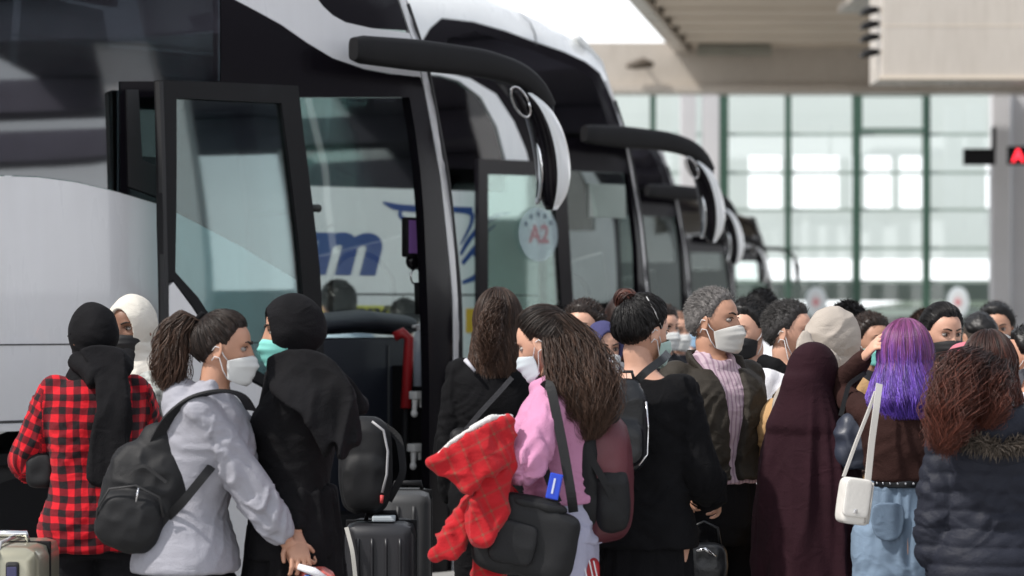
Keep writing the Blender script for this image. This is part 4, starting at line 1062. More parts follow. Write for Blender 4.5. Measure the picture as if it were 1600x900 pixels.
def hairf(D, line):
    x, y, z = D[..., 0], np.abs(D[..., 1]), D[..., 2]
    f = z * .9 - x * .78 + line - .03
    f = f - .11 * np.exp(-((y - .55) / .20) ** 2) * sm(.30, .60, x)          # temples recede
    f = f + .16 * np.exp(-((x - .26) / .10) ** 2) * sm(.75, .92, y) * sm(-.32, -.10, z)   # sideburns
    return f
class Person:
    scarf = False
    """joint layout in the person's own frame: +x forward, +y left, z up"""
    def __init__(s, loc, h, yaw, label, lean=0, head=(0, 0, 0), armL=None, armR=None, female=True, girth=1.0, wfs=1.0,
                 skin='warm', stance=.10, foot=(0, 0), group='people waiting in the crowd by the coaches', cat='person', q=1.0, seed=0, hand_curl=(28, 28), tgt=None):
        s.wf = (.92 if female else 1.04) * wfs; s.girth = girth; s.q = q; s.seed = seed; s.female = female
        s.lean = lean; s.yaw = yaw; s.arms = (armL, armR); s.stance = stance; s.foot = foot; s.head = head; s.loc = list(loc)
        if tgt is not None:
            hx_px, top_px, Y = tgt; s.loc = [(hx_px - 800) / FPX * Y, Y, 0]
            for _ in range(5):
                s.layout(h)
                c = s.world(s.HC); topw = c[2] + .122 * s.k
                h += (CAMZ - (top_px - HOR) / FPX * c[1]) - topw
                s.loc[0] += (hx_px - 800) / FPX * c[1] - c[0]
        s.root = thing('person', label, cat, tuple(s.loc), R(yaw), group)
        s.skin = SKIN[skin]; s.curl = hand_curl
        s.layout(h)
    def world(s, p):
        c, q = math.cos(R(s.yaw)), math.sin(R(s.yaw)); return np.array([s.loc[0] + p[0] * c - p[1] * q, s.loc[1] + p[0] * q + p[1] * c, p[2]])
    def local(s, W):
        c, q = math.cos(R(s.yaw)), math.sin(R(s.yaw)); x, y = W[0] - s.loc[0], W[1] - s.loc[1]; return np.array([x * c + y * q, -x * q + y * c, W[2]])
    def px(s, px, py, dy=0.0): return s.local(np.array(wp(px, py, s.loc[1] + dy)))
    def layout(s, h):
        s.h = h; s.k = h / 1.7; armL, armR = s.arms; lean = s.lean; head = s.head; stance = s.stance; foot = s.foot
        if 0:
            s.lean = lean; s.skin = SKIN[skin]; 
        k = s.k
        s.zp = .53 * h
        sh = .158 * s.wf * k
        s.sh = {}; s.el = {}; s.wr = {}
        for sd, arm in ((1, armL), (-1, armR)):
            S = s.bend(np.array([[0.0, sd * sh, .803 * h]]))[0]
            if arm and isinstance(arm[0], str):
                def reach(A, t, L):
                    best = None
                    for d in np.linspace(-.32, .32, 65):
                        c = s.px(t[0], t[1], d); er = abs(np.linalg.norm(c - A) - L) + .15 * abs(d - t[2])
                        if best is None or er < best[0]: best = (er, c)
                    return best[1]
                e_ = reach(S, arm[1], .285 * k); e_ = S + (e_ - S) / np.linalg.norm(e_ - S) * .285 * k
                w_ = reach(e_, arm[2], .255 * k); u = e_ - S; f = w_ - e_
            else: u, f = arm if arm else ((.05, sd * .16, -1), (.30, 0, -1))
            u = np.array(u, float); u /= np.linalg.norm(u); f = np.array(f, float); f /= np.linalg.norm(f)
            s.sh[sd] = S; s.el[sd] = S + u * .285 * k; s.wr[sd] = s.el[sd] + f * .255 * k
        s.hip = {}; s.kn = {}; s.an = {}
        for i, sd in enumerate((1, -1)):
            fx = foot[i]
            s.hip[sd] = np.array([0, sd * .092 * k, .52 * h]); s.an[sd] = np.array([fx, sd * stance, .055 * h])
            s.kn[sd] = (s.hip[sd] + s.an[sd]) / 2 + np.array([.025 + abs(fx) * .12, 0, .01])
        nb = np.array([[0, 0, .845 * h]]); s.neck = s.bend(nb)[0]
        yw, pit, rol = head
        Rl = rot('Y', lean * .35)
        s.HR = rot('Z', yw) @ rot('Y', pit) @ rot('X', rol)
        hc0 = np.array([.012, 0, h - .118 * k])
        base = s.bend(np.array([[0, 0, .862 * h]]))[0]
        off = rot('Z', yw * .4) @ rot('Y', lean * .5 + pit * .55) @ np.array([.014 * k, 0, hc0[2] - .862 * h])
        s.HC = base + off
        s.segs()
    def bend(s, P):
        if not s.lean: return np.array(P, float)
        P = np.array(P, float); t = sm(s.zp - .02, s.zp + .30 * s.k, P[:, 2]) * R(s.lean)
        x = P[:, 0]; z = P[:, 2] - s.zp
        nx = x * np.cos(t) + z * np.sin(t) * (0.5 + .5 * sm(0, .3, z)); nz = z * np.cos(t) - x * np.sin(t)
        return np.stack([nx, P[:, 1], nz + s.zp], 1)
    def segs(s):
        # bones for the cloth coordinates: (A, B, radius, kind)
        S = []
        for sd in (1, -1):
            S.append((s.sh[sd], s.el[sd], .055 * s.k, 1)); S.append((s.el[sd], s.wr[sd], .042 * s.k, 1))
        s.armseg = S
        L = []
        for sd in (1, -1):
            L.append((s.hip[sd] - [0, 0, .06], s.kn[sd], .08 * s.k, 2)); L.append((s.kn[sd], s.an[sd], .055 * s.k, 2))
        s.legseg = L
    def hx(s, P):      # head local -> person local
        return (np.asarray(P, float) * s.k) @ s.HR.T + s.HC
    TR = [(.44, .112, .168), (.48, .118, .174), (.52, .118, .172), (.56, .108, .158), (.60, .098, .142), (.635, .096, .136), (.68, .106, .145), (.725, .118, .155), (.765, .116, .166), (.795, .100, .166), (.818, .078, .130), (.838, .060, .078), (.850, .056, .058)]
    def torso(s, g, z0, z1, ease=0.0, flare=0.0, n=28, zf=None):
        zs = np.arange(z0, z1 + 1e-6, .012); T = np.array(s.TR)
        C = []; RR = []
        for z in zs:
            a = np.interp(z, T[:, 0], T[:, 1]) * s.k * s.girth; b = np.interp(z, T[:, 0], T[:, 2]) * s.k * s.wf * (.5 + .5 * s.girth)
            e = ease * (1 if z < .80 else max(.25, 1 - (z - .80) / .05 * .75)) + flare * sm(.62, z0, z)
            ch = (.012 * s.k * math.exp(-((z - .735) / .03) ** 2) if s.female else .004)
            C.append((.004 + ch * .8 - .006 * (z > .78), 0, z * s.h)); RR.append((a + e + ch, b + e))
        gg = G(); gg.tube(C, RR, n=n, frame='z', sq=.86)
        gg.V = [s.bend(v) for v in gg.V]
        g.add(gg.verts(), gg.F)
    def arm(s, g, sd, ease=0.0, upto=1.0, gather=0.0, bulk=0.0):
        S, E, W = s.sh[sd], s.el[sd], s.wr[sd]; k = s.k
        inn = S + np.array([0, -sd * .06 * k, .0])
        pts = [inn, S, S * .6 + E * .4, E, E * .55 + W * .45, W]; rr = [.048, .050, .043, .036, .036, .026]
        ease = ease * .62; bulk = bulk * .6
        P = [pts[0], pts[1]]; Q = [rr[0], rr[1]]
        tl = 2 * upto
        seq = [(0.4, pts[2], rr[2]), (1.0, pts[3], rr[3]), (1.45, pts[4], rr[4]), (2.0, pts[5], rr[5])]
        last = 0; lp, lr = pts[1], rr[1]
        for t, p, r in seq:
            if t <= tl + 1e-6: P.append(p); Q.append(r); last = t; lp, lr = p, r
            else:
                f = (tl - last) / (t - last); P.append(lp + (p - lp) * f); Q.append(lr + (r - lr) * f); break
        P = np.array(P)
        # resample for smooth bends
        d = np.concatenate([[0], np.cumsum(np.linalg.norm(np.diff(P, axis=0), axis=1))]); n = 22
        tt = np.linspace(0, d[-1], n); X = np.stack([np.interp(tt, d, P[:, i]) for i in range(3)], 1)
        rr = np.interp(tt, d, Q) * k
        for _ in range(3): X[1:-1] = .5 * X[1:-1] + .25 * (X[:-2] + X[2:])
        e = np.interp(np.linspace(0, 1, n), [0, .15, .6, .9, 1], [ease * .6, ease, ease * 1.1 + bulk, ease * 1.1 + bulk, ease * (1 - gather)])
        g.tube(X, rr + e, n=14)
        g.ell(S, (.050 * k + ease * .8,) * 3, 12, 8)
    def legs(s, g, ease=0.0, upto=1.0, wide=0.0):
        for sd in (1, -1):
            H, K, A = s.hip[sd], s.kn[sd], s.an[sd]; k = s.k
            P = np.array([H + [0, 0, .05], H + [0, 0, -.03], H * .5 + K * .5, K, K * .6 + A * .4, A + [0, 0, -.01]])
            Q = np.array([.088, .092, .076, .056, .053, .036]) * k * (.6 + .4 * s.girth) + ease + wide * np.array([0, 0, .2, .5, .8, 1])
            if upto < 1: P = P[:5]; Q = Q[:5]
            g.tube(P, Q, n=16)
    def body(s):
        vox = .012
        g = G(); s.torso(g, .485, .85, 0); s.arm(g, 1); s.arm(g, -1); s.legs(g)
        g.tube([s.neck - [0, 0, .05], s.neck, s.hx([[-.020, 0, -.075]])[0], s.hx([[-.018, 0, -.03]])[0]], [(.056 * s.k,) * 2, .054 * s.k, .052 * s.k * (1 if s.female else 1.1), .045 * s.k], n=16)
        for sd in (1, -1):
            a = s.an[sd]
            g.tube([a + [-.05, 0, -.055 * s.h + .035], a + [.0, 0, -.055 * s.h + .04], a + [.09, 0, -.055 * s.h + .03], a + [.16, 0, -.055 * s.h + .022]], [.03, .038, .034, .016], n=10)
        V, F = remesh(g, vox, 2)
        Vs = [V]; Fs = [list(F)]; n = len(V)
        hv = s.hx(head_surface(HD)); Vs.append(hv); Fs.append([HQ + n]); n += len(hv)
        for sd in (1, -1):   # ears
            t = G(); t.ell((0, 0, 0), (.017, .007, .030), 14, 10)
            ev = t.verts(); ev[:, 1] -= .007 * np.exp(-((ev[:, 0] - .003) / .008) ** 2 - ((ev[:, 2]) / .016) ** 2) * (ev[:, 1] > 0)
            ev[:, 0] -= .15 * ev[:, 2] * -1; ev = ev @ rot('Z', 22).T; ev[:, 1] *= sd
            ev = ev + [-.004, sd * .079, -.014]
            FF = [np.array([f for f in t.F if len(f) == m]) for m in (3, 4)]
            if sd < 0: FF = [f[:, ::-1] for f in FF]
            Vs.append(s.hx(ev)); Fs.append([f + n for f in FF]); n += len(ev)
        for i, sd in enumerate((1, -1)):
            HV, HF = hand(s.curl[i])
            X = s.wr[sd] - s.el[sd]; X /= np.linalg.norm(X)
            # thumb points forward / up
            th = np.array([1.0, 0, .35]) if abs(X[0]) < .75 else np.array([0, -sd * .3, 1.0])
            th -= X * (th @ X); th /= np.linalg.norm(th)
            Z = np.cross(X, th)
            hv = HV * s.k * (.95 if s.female else 1.05)
            M = np.stack([X, th, Z], 1)
            Z_in = Z[1] * sd      # palm (-z) should face the body
            fl = 1
            if Z_in < 0: M = np.stack([X, th, -Z], 1); fl = -1
            W = hv @ M.T + s.wr[sd]
            Vs.append(W); Fs.append([(f if fl > 0 else f[:, ::-1]) + n for f in HF]); n += len(W)
        allF = []
        for fs in Fs: allF += fs
        o = np_mesh('body', np.concatenate(Vs), allF, s.skin, s.root)
        return o
    def face(s, lid=.55):
        for sd in (1, -1):
            g = G(); g.ell((0.0708, sd * .031, -.002), (.0125, .0130, .0085), 16, 12)
            g.V = [s.hx(v) for v in g.V]; e = g.obj('eye', EYE, s.root, True)
            g = G(); g.ell((0.0790, sd * .030, -.002), (.0052, .0064, .0064), 12, 8); g.V = [s.hx(v) for v in g.V]; g.obj('iris', IRIS, e, True)
            g = G(); P = []
            for i in range(9):
                t = i / 8; yy = .012 + .036 * t
                P.append((0.092 - 6.2 * (yy - .008) ** 2 + .001, sd * yy, .017 + .007 * math.sin(PI * t * .75)))
            g.tube(P, [(.0035, .003)] * 2 + [(.0042, .003)] * 4 + [(.0025, .002)] * 3, n=8); g.V = [s.hx(v) for v in g.V]
            g.obj('eyebrow', BROW, s.root, True)
            g = G(); P = []
            for i in range(9):
                t = i / 8; yy = .017 + .028 * t
                P.append((0.0845 - 6.0 * (yy - .018) ** 2 + .0005, sd * yy, .0035 + .004 * math.sin(PI * t)))
            g.tube(P, [(.0018, .0016)] * 9, n=6); g.V = [s.hx(v) for v in g.V]; g.obj('eyelid', BROW, s.root, True)
    # -------------------------------- cloth coordinates and folds
    def ccoord(s, V, segs, torso=True):
        best = np.full(len(V), 1e9); u = V[:, 1].copy(); v = V[:, 2].copy(); ang = np.zeros(len(V)); isarm = np.zeros(len(V))
        if torso:
            # distance to torso spine measured in torso radii
            zf = V[:, 2]; sx = s.bend(np.stack([np.zeros(len(V)), np.zeros(len(V)), V[:, 2]], 1))[:, 0]
            d = np.sqrt(((V[:, 0] - sx) / .10) ** 2 + (V[:, 1] / (.150 * s.wf)) ** 2); best = d
        for (A, B, r, kd) in segs:
            A = np.asarray(A); B = np.asarray(B); ab = B - A; L = np.linalg.norm(ab); T = ab / L
            t = np.clip((V - A) @ T, 0, L); Pp = A + t[:, None] * T
            D = V - Pp; dist = np.linalg.norm(D, axis=1) / r
            if kd == 1: dist = dist + .25
            m = dist < best; best = np.where(m, dist, best)
            a0 = np.cross(T, [1.0, 0, 0]); 
            if np.linalg.norm(a0) < .3: a0 = np.cross(T, [0, 0, 1.0])
            a0 /= np.linalg.norm(a0); b0 = np.cross(T, a0)
            an = np.arctan2(D @ b0, D @ a0)
            u = np.where(m, an * r * 1.25, u); v = np.where(m, A[2] + t, v); isarm = np.where(m, 1, isarm); ang = np.where(m, an, ang)
        return u, v, isarm, ang
    def cloth(s, name, g, m, vox=.0075, amp=.006, mode='top', smooth=3, segs=None, torso=True, puff=0, extra=None, label=None, vf=0.0):
        V, F = remesh(g, vox * s.q, smooth)
        u, v, ia, an = s.ccoord(V, segs if segs is not None else s.armseg, torso)
        N = normals(V, F); sd = s.seed
        if mode == 'top':
            wq = vnoise(np.stack([u * 6, v * 6, an * .6 + sd], 1), sd + 20) * .9
            sg = np.sign(u + 1e-6)
            a = vnoise(np.stack([u * 7 + wq, v * 17 + sg * u * 16 + wq * 2, an * .8 + sd], 1), sd)
            b = vnoise(np.stack([u * 13 - v * 8, v * 30 - sg * u * 20 + wq * 3, an + sd * 2.0], 1), sd + 3)
            c_ = vnoise(np.stack([u * 30, v * 52 + u * 14 + wq * 3, an * 2], 1), sd + 4)
            dsp = (1 - np.abs(a) * 2.6) * .75 + .45 * (1 - 2.4 * np.abs(b)) + .12 * c_
            dsp = np.clip(dsp, -1.0, 1.2)
            loc = vnoise(np.stack([u * 5, v * 5, an], 1), sd + 9)
            dsp = dsp * (.35 + .9 * np.clip(loc + .45, 0, 1)) * amp
            tw = np.exp(-((V[:, 2] - .60 * s.h) / .10) ** 2)
            sh_ = sm(.70, .80, V[:, 2] / s.h) * (ia < .5)
            dsp *= (.8 + .7 * tw) * (1 - .55 * sh_)
            elb = 0
            for sd_ in (1, -1): elb = elb + np.exp(-(np.linalg.norm(V - s.el[sd_], axis=1) / .09) ** 2) + .7 * np.exp(-(np.linalg.norm(V - s.sh[sd_] + np.array([0, sd_ * .03, .09]), axis=1) / .07) ** 2)
            dsp *= 1 + .8 * elb
        else:
            a3 = np.arctan2(V[:, 1], V[:, 0] - 0.0)
            a = vnoise(np.stack([np.cos(a3) * 4.2, np.sin(a3) * 4.2, V[:, 2] * 1.6], 1), sd)
            b = vnoise(np.stack([np.cos(a3) * 8, np.sin(a3) * 8, V[:, 2] * 3], 1), sd + 5)
            dsp = ((1 - 2 * np.abs(a)) * .8 + .4 * b) * amp
        if puff:
            ph = v / puff
            ln = np.abs(np.sin(PI * (ph + .12 * vnoise(np.stack([u * 6, v * 6, an], 1), 4)))) ** .6
            dsp = dsp * .8 + (ln - .6) * .010
        V = V + N * dsp[:, None]
        if extra is not None: V = extra(V, N, u, v, ia)
        o = np_mesh(name, V, F, m, s.root, attrs={'cuv': np.stack([u, v, ia], 1)})
        if label: o['label'] = label
        return o
    # -------------------------------- garments
    def top(s, m, name='jacket', ease=.018, hem=.50, slv=1.0, flare=.01, gather=.2, amp=.006, hood=None, collar=None, puff=0, bulk=0.0, extra=None, open_=None, zmax=.848):
        g = G(); s.torso(g, hem, zmax, ease, flare); s.arm(g, 1, ease, slv, gather, bulk); s.arm(g, -1, ease, slv, gather, bulk)
        if hood:
            n = s.neck; k = s.k
            P = []
            for i in range(13):
                t = PI * (.06 + .88 * i / 12)     # around the back of the neck
                P.append(n + np.array([.055 * math.cos(t * 1) * 0 - .085 * math.sin(t) + .045, .095 * math.cos(t), .0 - .030 * math.sin(t) + .018]) * k)
            g.tube(P, [(.030 * k * hood, .036 * k * hood) if 2 < i < 10 else (.024 * k, .026 * k) for i in range(13)], n=12)
            g.ell(n + np.array([-.105, 0, -.055]) * k, (.062 * k * hood, .10 * k, .080 * k * hood), 14, 10)
        if collar:
            n = s.neck; k = s.k; P = []
            for i in range(17):
                t = 2 * PI * i / 16; P.append(n + np.array([.012 + .064 * math.cos(t), .068 * math.sin(t), .012 - .035 * (math.cos(t) > 0) * math.cos(t)]) * k)
            g.tube(P, [(.016 * k * collar, .022 * k * collar)] * 17, n=8)
        return s.cloth(name, g, m, amp=amp, puff=puff, extra=extra)
    def trousers(s, m, name='trousers', ease=.012, wide=0.01, top=.60, amp=.005, extra=None):
        g = G(); s.torso(g, .44, top, .004 + ease * .3); s.legs(g, ease, 1, wide)
        return s.cloth(name, g, m, vox=.010, amp=amp, segs=s.legseg, torso=False, extra=extra)
    def skirt(s, m, name='skirt', top=.60, z0=.03, flare=.12, ease=.016, amp=.012):
        g = G(); T = np.array(s.TR); C = []; RR = []
        for z in np.linspace(z0, top, 30):
            zz = max(z, .50); a = np.interp(zz, T[:, 0], T[:, 1]) * s.k; b = np.interp(zz, T[:, 0], T[:, 2]) * s.k * s.wf
            e = ease + flare * sm(.56, 0, z) ; C.append((.0, 0, z * s.h)); RR.append((a + e + .03 * sm(.5, .2, z), b + e * .8))
        g.tube(C, RR, n=32, frame='z')
        return s.cloth(name, g, m, vox=.010, amp=amp, mode='drape')
    def shoes(s, m):
        for sd in (1, -1):
            a = s.an[sd] * 1.0; zz = -.055 * s.h; g = G()
            g.tube([a + [-.075, 0, zz + .045], a + [-.055, 0, zz + .045], a + [0, 0, zz + .048], a + [.08, 0, zz + .038], a + [.15, 0, zz + .030], a + [.185, 0, zz + .026]],
                   [(.02, .03), (.036, .040), (.040, .046), (.042, .036), (.036, .026), (.012, .012)], n=14, frame=None)
            V, F = remesh(g, .007, 2); V[:, 2] = np.maximum(V[:, 2], .004)
            np_mesh('shoe', V, F, m, s.root)
    # -------------------------------- head wear
    def hijab(s, m, name='headscarf', infl=.015, drape=1.0, face_=(.053, .088, -.014), amp=.0035, deep=.06, tail=None, under=True, crown=0.0):
        k = s.k; s.scarf = True
        Dm = HD; P = head_surface(Dm, infl, False)
        P[:, 0] -= crown * sm(.3, -.6, Dm[:, 0]) * .5; 
        HV = s.hx(P); g = G(); g.add(HV, [tuple(f) for f in HQ])
        # chin wrap and neck
        c = [s.hx([[.004, 0, -.075]])[0], s.hx([[-.006, 0, -.115]])[0], s.neck + np.array([.01, 0, .0]) * k, s.neck + np.array([.004, 0, -.055]) * k, s.neck + np.array([.0, 0, -.115]) * k]
        g.tube(c, [(.094 * k, .080 * k), (.092 * k, .084 * k), (.098 * k, .100 * k), (.118 * k, .140 * k * drape), (.130 * k, .168 * k * drape)], n=24, frame='z')
        if tail is not None: tail(g)
        V, F = remesh(g, .006 * s.q, 3)
        N = normals(V, F)
        L = ((V - s.HC) @ s.HR) / k
        a = vnoise(np.stack([L[:, 0] * 10 + L[:, 2] * 9, L[:, 1] * 12, L[:, 2] * 20 - L[:, 0] * 14], 1), s.seed)
        b = vnoise(np.stack([L[:, 0] * 22 + L[:, 2] * 14, L[:, 1] * 20, L[:, 2] * 34 - L[:, 0] * 30], 1), s.seed + 2)
        below = sm(-.05, -.14, L[:, 2])
        c_ = vnoise(np.stack([V[:, 0] * 17 + V[:, 2] * 3, V[:, 1] * 17, V[:, 2] * 3.2], 1), s.seed + 6); d_ = vnoise(np.stack([V[:, 0] * 36, V[:, 1] * 36, V[:, 2] * 6], 1), s.seed + 7)
        hd = ((1 - 2.2 * np.abs(a)) * amp + b * amp * .4) * (.45 + .5 * below); tl_ = ((1 - 2.4 * np.abs(c_)) + .5 * d_) * amp * 2.0
        mixw = sm(-.13, -.22, L[:, 2])
        V = V + N * (hd * (1 - mixw) + tl_ * mixw)[:, None]
        q = (L[:, 1] / face_[0]) ** 2 + ((L[:, 2] - face_[2]) / face_[1]) ** 2
        wgt = (1 - sm(.72, 1.12, q)) * (L[:, 0] > .01)
        V = V - (s.HR @ np.array([1, 0, 0]) * k)[None, :] * (wgt * deep)[:, None]
        return np_mesh(name, V, F, m, s.root)
    def mask(s, m, name='face_mask', chin=0.0, size=1.0, straps=(.7, .7, .7), ears=True):
        nu, nv = 33, 26; V = []; F = []
        z_top = -.022 + chin; z_bot = -.128 + chin
        for j in range(nv):
            v = j / (nv - 1)
            xc = np.interp(v, [0, .12, .32, .62, .86, 1], [.104, .116, .124, .112, .105, .088])
            z0 = z_top + (z_bot - z_top) * v
            for i in range(nu):
                a = -1 + 2 * i / (nu - 1); ph = a * R(72)
                yw = .074 * (1 - .16 * v)
                y = yw * math.sin(ph) / math.sin(R(72))
                xe = .030
                x = xc - (xc - xe) * (1 - math.cos(ph)) / (1 - math.cos(R(72)))
                z = -.075 + chin + (z0 + .075 - chin) * (1 - .42 * a * a) + (.012 if v < .5 else .0) * (1 - v * 2 if v < .5 else 0) * a * a * -1 * 0
                x += .0016 * math.sin(v * PI * 7) * (1 - abs(a)) + .0012 * math.sin(9 * a + 5 * v)
                V.append((x, y, z))
        for j in range(nv - 1):
            for i in range(nu - 1):
                a = j * nu + i; F.append((a, a + nu, a + nu + 1, a + 1))
        V = np.array(V); V[:, 0] = .03 + (V[:, 0] - .03) * 1.0
        o = np_mesh(name, s.hx(V), np.array(F), m, s.root)
        sol = o.modifiers.new('s', 'SOLIDIFY'); sol.thickness = .0022
        sm_ = mat('mask_strap', (straps), rough=.7)
        for sd in ((1, -1) if ears and not s.scarf else ()):
            for zz, ze in ((-.045, -.002), (-.103, -.036)):
                P = [(.032, sd * .070, zz + chin), (.018, sd * .0795, (zz + chin) * .6 + ze * .4), (.004, sd * .0825, ze), (-.012, sd * .086, ze + .004), (-.022, sd * .083, ze - .01)]
                g = G(); g.tube(P, [.0018] * 5, n=6); g.V = [s.hx(x) for x in g.V]; g.obj('strap', sm_, o, True)
        return o
    # -------------------------------- hair
    def cap(s, m, thick=.012, line=0.05, low=-.48, name='hair', bump=.004, tint=(.5, 0), soft_=.30):
        x, y, z = HD[:, 0], HD[:, 1], HD[:, 2]
        f = hairf(HD, line)
        f = f + .03 * vnoise(HD * np.array([9, 9, 9]), s.seed + 3)
        c = (.35 * sm(-.03, .05, f) + .65 * sm(.0, soft_, f)) * (.3 * sm(low - .08, low, z) + .7 * sm(low - .05, low + .35, z))
        # keep the ears free
        ear = np.exp(-((x + .02) / .22) ** 2 - ((z + .13) / .26) ** 2) * (np.abs(y) > .7)
        c = c * (1 - .9 * sm(.35, .75, ear))
        n1 = vnoise(HD * 9, s.seed) * bump
        inf = -.006 + c * (thick + .006) + n1 * c
        V = s.hx(head_surface(HD, inf, False))
        at = np.stack([np.full(len(V), tint[0]) + .25 * vnoise(HD * np.array([6, 30, 6]), 3), np.full(len(V), tint[1]), np.zeros(len(V))], 1)
        return np_mesh(name, V, HQ, m, s.root, attrs={'hr': at}), c
def strands(name, P, r0, m, parent, rnd=None, sides=3, taper=(1, 1, .35), t0=0, t1=1, flat=1.0):
    """P (K,n,3) strand paths"""
    K, n, _ = P.shape
    T = np.gradient(P, axis=1); T /= np.linalg.norm(T, axis=2)[..., None] + 1e-9
    rv = rng.normal(size=(K, 1, 3)); A = np.cross(T, rv); A /= np.linalg.norm(A, axis=2)[..., None] + 1e-9; B = np.cross(T, A)
    tt = np.linspace(0, 1, n); rad = np.interp(tt, [0, .6, 1], taper)[None, :, None] * (np.asarray(r0).reshape(-1, 1, 1) if not np.isscalar(r0) else r0)
    V = np.stack([P + A * rad * math.cos(2 * PI * j / sides) + B * rad * flat * math.sin(2 * PI * j / sides) for j in range(sides)], 2)  # K,n,s,3
    idx = np.arange(K * n * sides).reshape(K, n, sides)
    F = np.stack([idx[:, :-1, :], np.roll(idx, -1, 2)[:, :-1, :], np.roll(idx, -1, 2)[:, 1:, :], idx[:, 1:, :]], -1).reshape(-1, 4)
    if rnd is None: rnd = rng.random(K)
    at = np.zeros((K, n, sides, 3)); at[..., 0] = rnd[:, None, None]; at[..., 1] = (t0 + (t1 - t0) * tt)[None, :, None]
    return np_mesh(name, V.reshape(-1, 3), F, m, parent, attrs={'hr': at.reshape(-1, 3)})
def scalp_roots(s, K, line=.05, low=-.45, seed=0):
    r = np.random.default_rng(seed); D = r.normal(size=(K * 6, 3)); D /= np.linalg.norm(D, axis=1)[:, None]
    f = hairf(D, line)
    ear = (np.abs(D[:, 0] + .02) < .18) & (D[:, 2] < .08) & (np.abs(D[:, 1]) > .8)
    D = D[(f > .02) & (D[:, 2] > low) & ~ear]
    return D[:K]
def comb(s, m, parent, anchor, K=450, lift=.016, seed=0, n=12, r=.0016, line=.05, low=-.45, rnd=None, t=(0, 0), wob=.0015):
    """hair combed over the skull from the hairline to an anchor direction (head frame)"""
    D = scalp_roots(s, int(K * 1.8), line, low, seed); K = len(D); r = r * .6
    a = np.array(anchor, float); a /= np.linalg.norm(a)
    tt = np.linspace(0, 1, n)[None, :, None]
    X = D[:, None, :] * (1 - tt) + a[None, None, :] * tt; X /= np.linalg.norm(X, axis=2)[..., None] + 1e-9
    rs = np.random.default_rng(seed + 1)
    lf = lift + rs.normal(size=(K, 1)) * .0015 + .004 * np.sin(np.linspace(0, PI, n))[None, :]
    fx_ = hairf(X, line); lf = .002 + (lf - .002) * (.2 + .8 * sm(0, .30, fx_)) * (.35 + .65 * sm(low, low + .35, X[..., 2]))
    P = head_surface(X.reshape(-1, 3), lf.reshape(-1), False).reshape(K, n, 3)
    ph = rs.random((K, 1, 3)) * 6
    P = P + wob * np.sin(ph + np.linspace(0, 7, n)[None, :, None])
    P = s.hx(P.reshape(-1, 3)).reshape(K, n, 3)
    return strands('strand_layer', P, r, m, parent, rnd, t0=t[0], t1=t[1])
def tail(s, m, parent, path, rad, K=500, n=26, curl=.010, freq=5, r=.0022, seed=0, t=(0, 1), spreadr=1.0, name='hair_length', lenvar=.38):
    """a bunch of strands following a path (person frame)"""
    rs = np.random.default_rng(seed); path = np.array(path, float); K = int(K * 2.6); r = r * .52
    d = np.concatenate([[0], np.cumsum(np.linalg.norm(np.diff(path, axis=0), axis=1))]); d /= d[-1]
    P = np.zeros((K, n, 3)); ends = 1 - lenvar * rs.random(K) ** 1.5
    tt = np.linspace(0, 1, n)[None, :] * ends[:, None]
    for i in range(3): P[..., i] = np.interp(tt.ravel(), d, path[:, i]).reshape(K, n)
    from_ = np.gradient(path, axis=0)
    Tm = path[-1] - path[0]; Tm /= np.linalg.norm(Tm)
    A = np.cross(Tm, [0.0, 1.0, 0.0]); 
    if np.linalg.norm(A) < .3: A = np.cross(Tm, [1.0, 0, 0])
    A /= np.linalg.norm(A); B = np.cross(Tm, A)
    q = np.sqrt(rs.random(K)); an = rs.random(K) * 2 * PI; q = q * np.where(rs.random(K) < .12, 1.35, 1.0)
    ra = np.interp(tt.ravel(), np.linspace(0, 1, len(rad)), [x[0] if hasattr(x, '__len__') else x for x in rad]).reshape(K, n)
    rb = np.interp(tt.ravel(), np.linspace(0, 1, len(rad)), [x[1] if hasattr(x, '__len__') else x for x in rad]).reshape(K, n)
    cl = np.floor(an * 5.5) * 1.7 + np.floor(q * 4.2) * 2.1     # clumps share a wave phase
    wv = cl[:, None] + tt * freq * (1 + .05 * rs.normal(size=(K, 1))) * 2 * PI + rs.normal(size=(K, 1)) * .42
    ct = np.sin(np.linspace(0, 1, n) * PI * .5)[None, :]
    P += A * ((q * np.cos(an))[:, None] * ra + curl * ct * np.sin(wv))[..., None] + B * ((q * np.sin(an))[:, None] * rb + curl * ct * np.cos(wv * .9 + 1))[..., None]
    rnd = np.clip(.5 + .22 * rs.normal(size=K) + .2 * np.sin(cl * 2.3), 0, 1)
    return strands(name, P, r * (0.7 + .6 * rs.random(K)), m, parent, rnd, t0=t[0], t1=t[1])
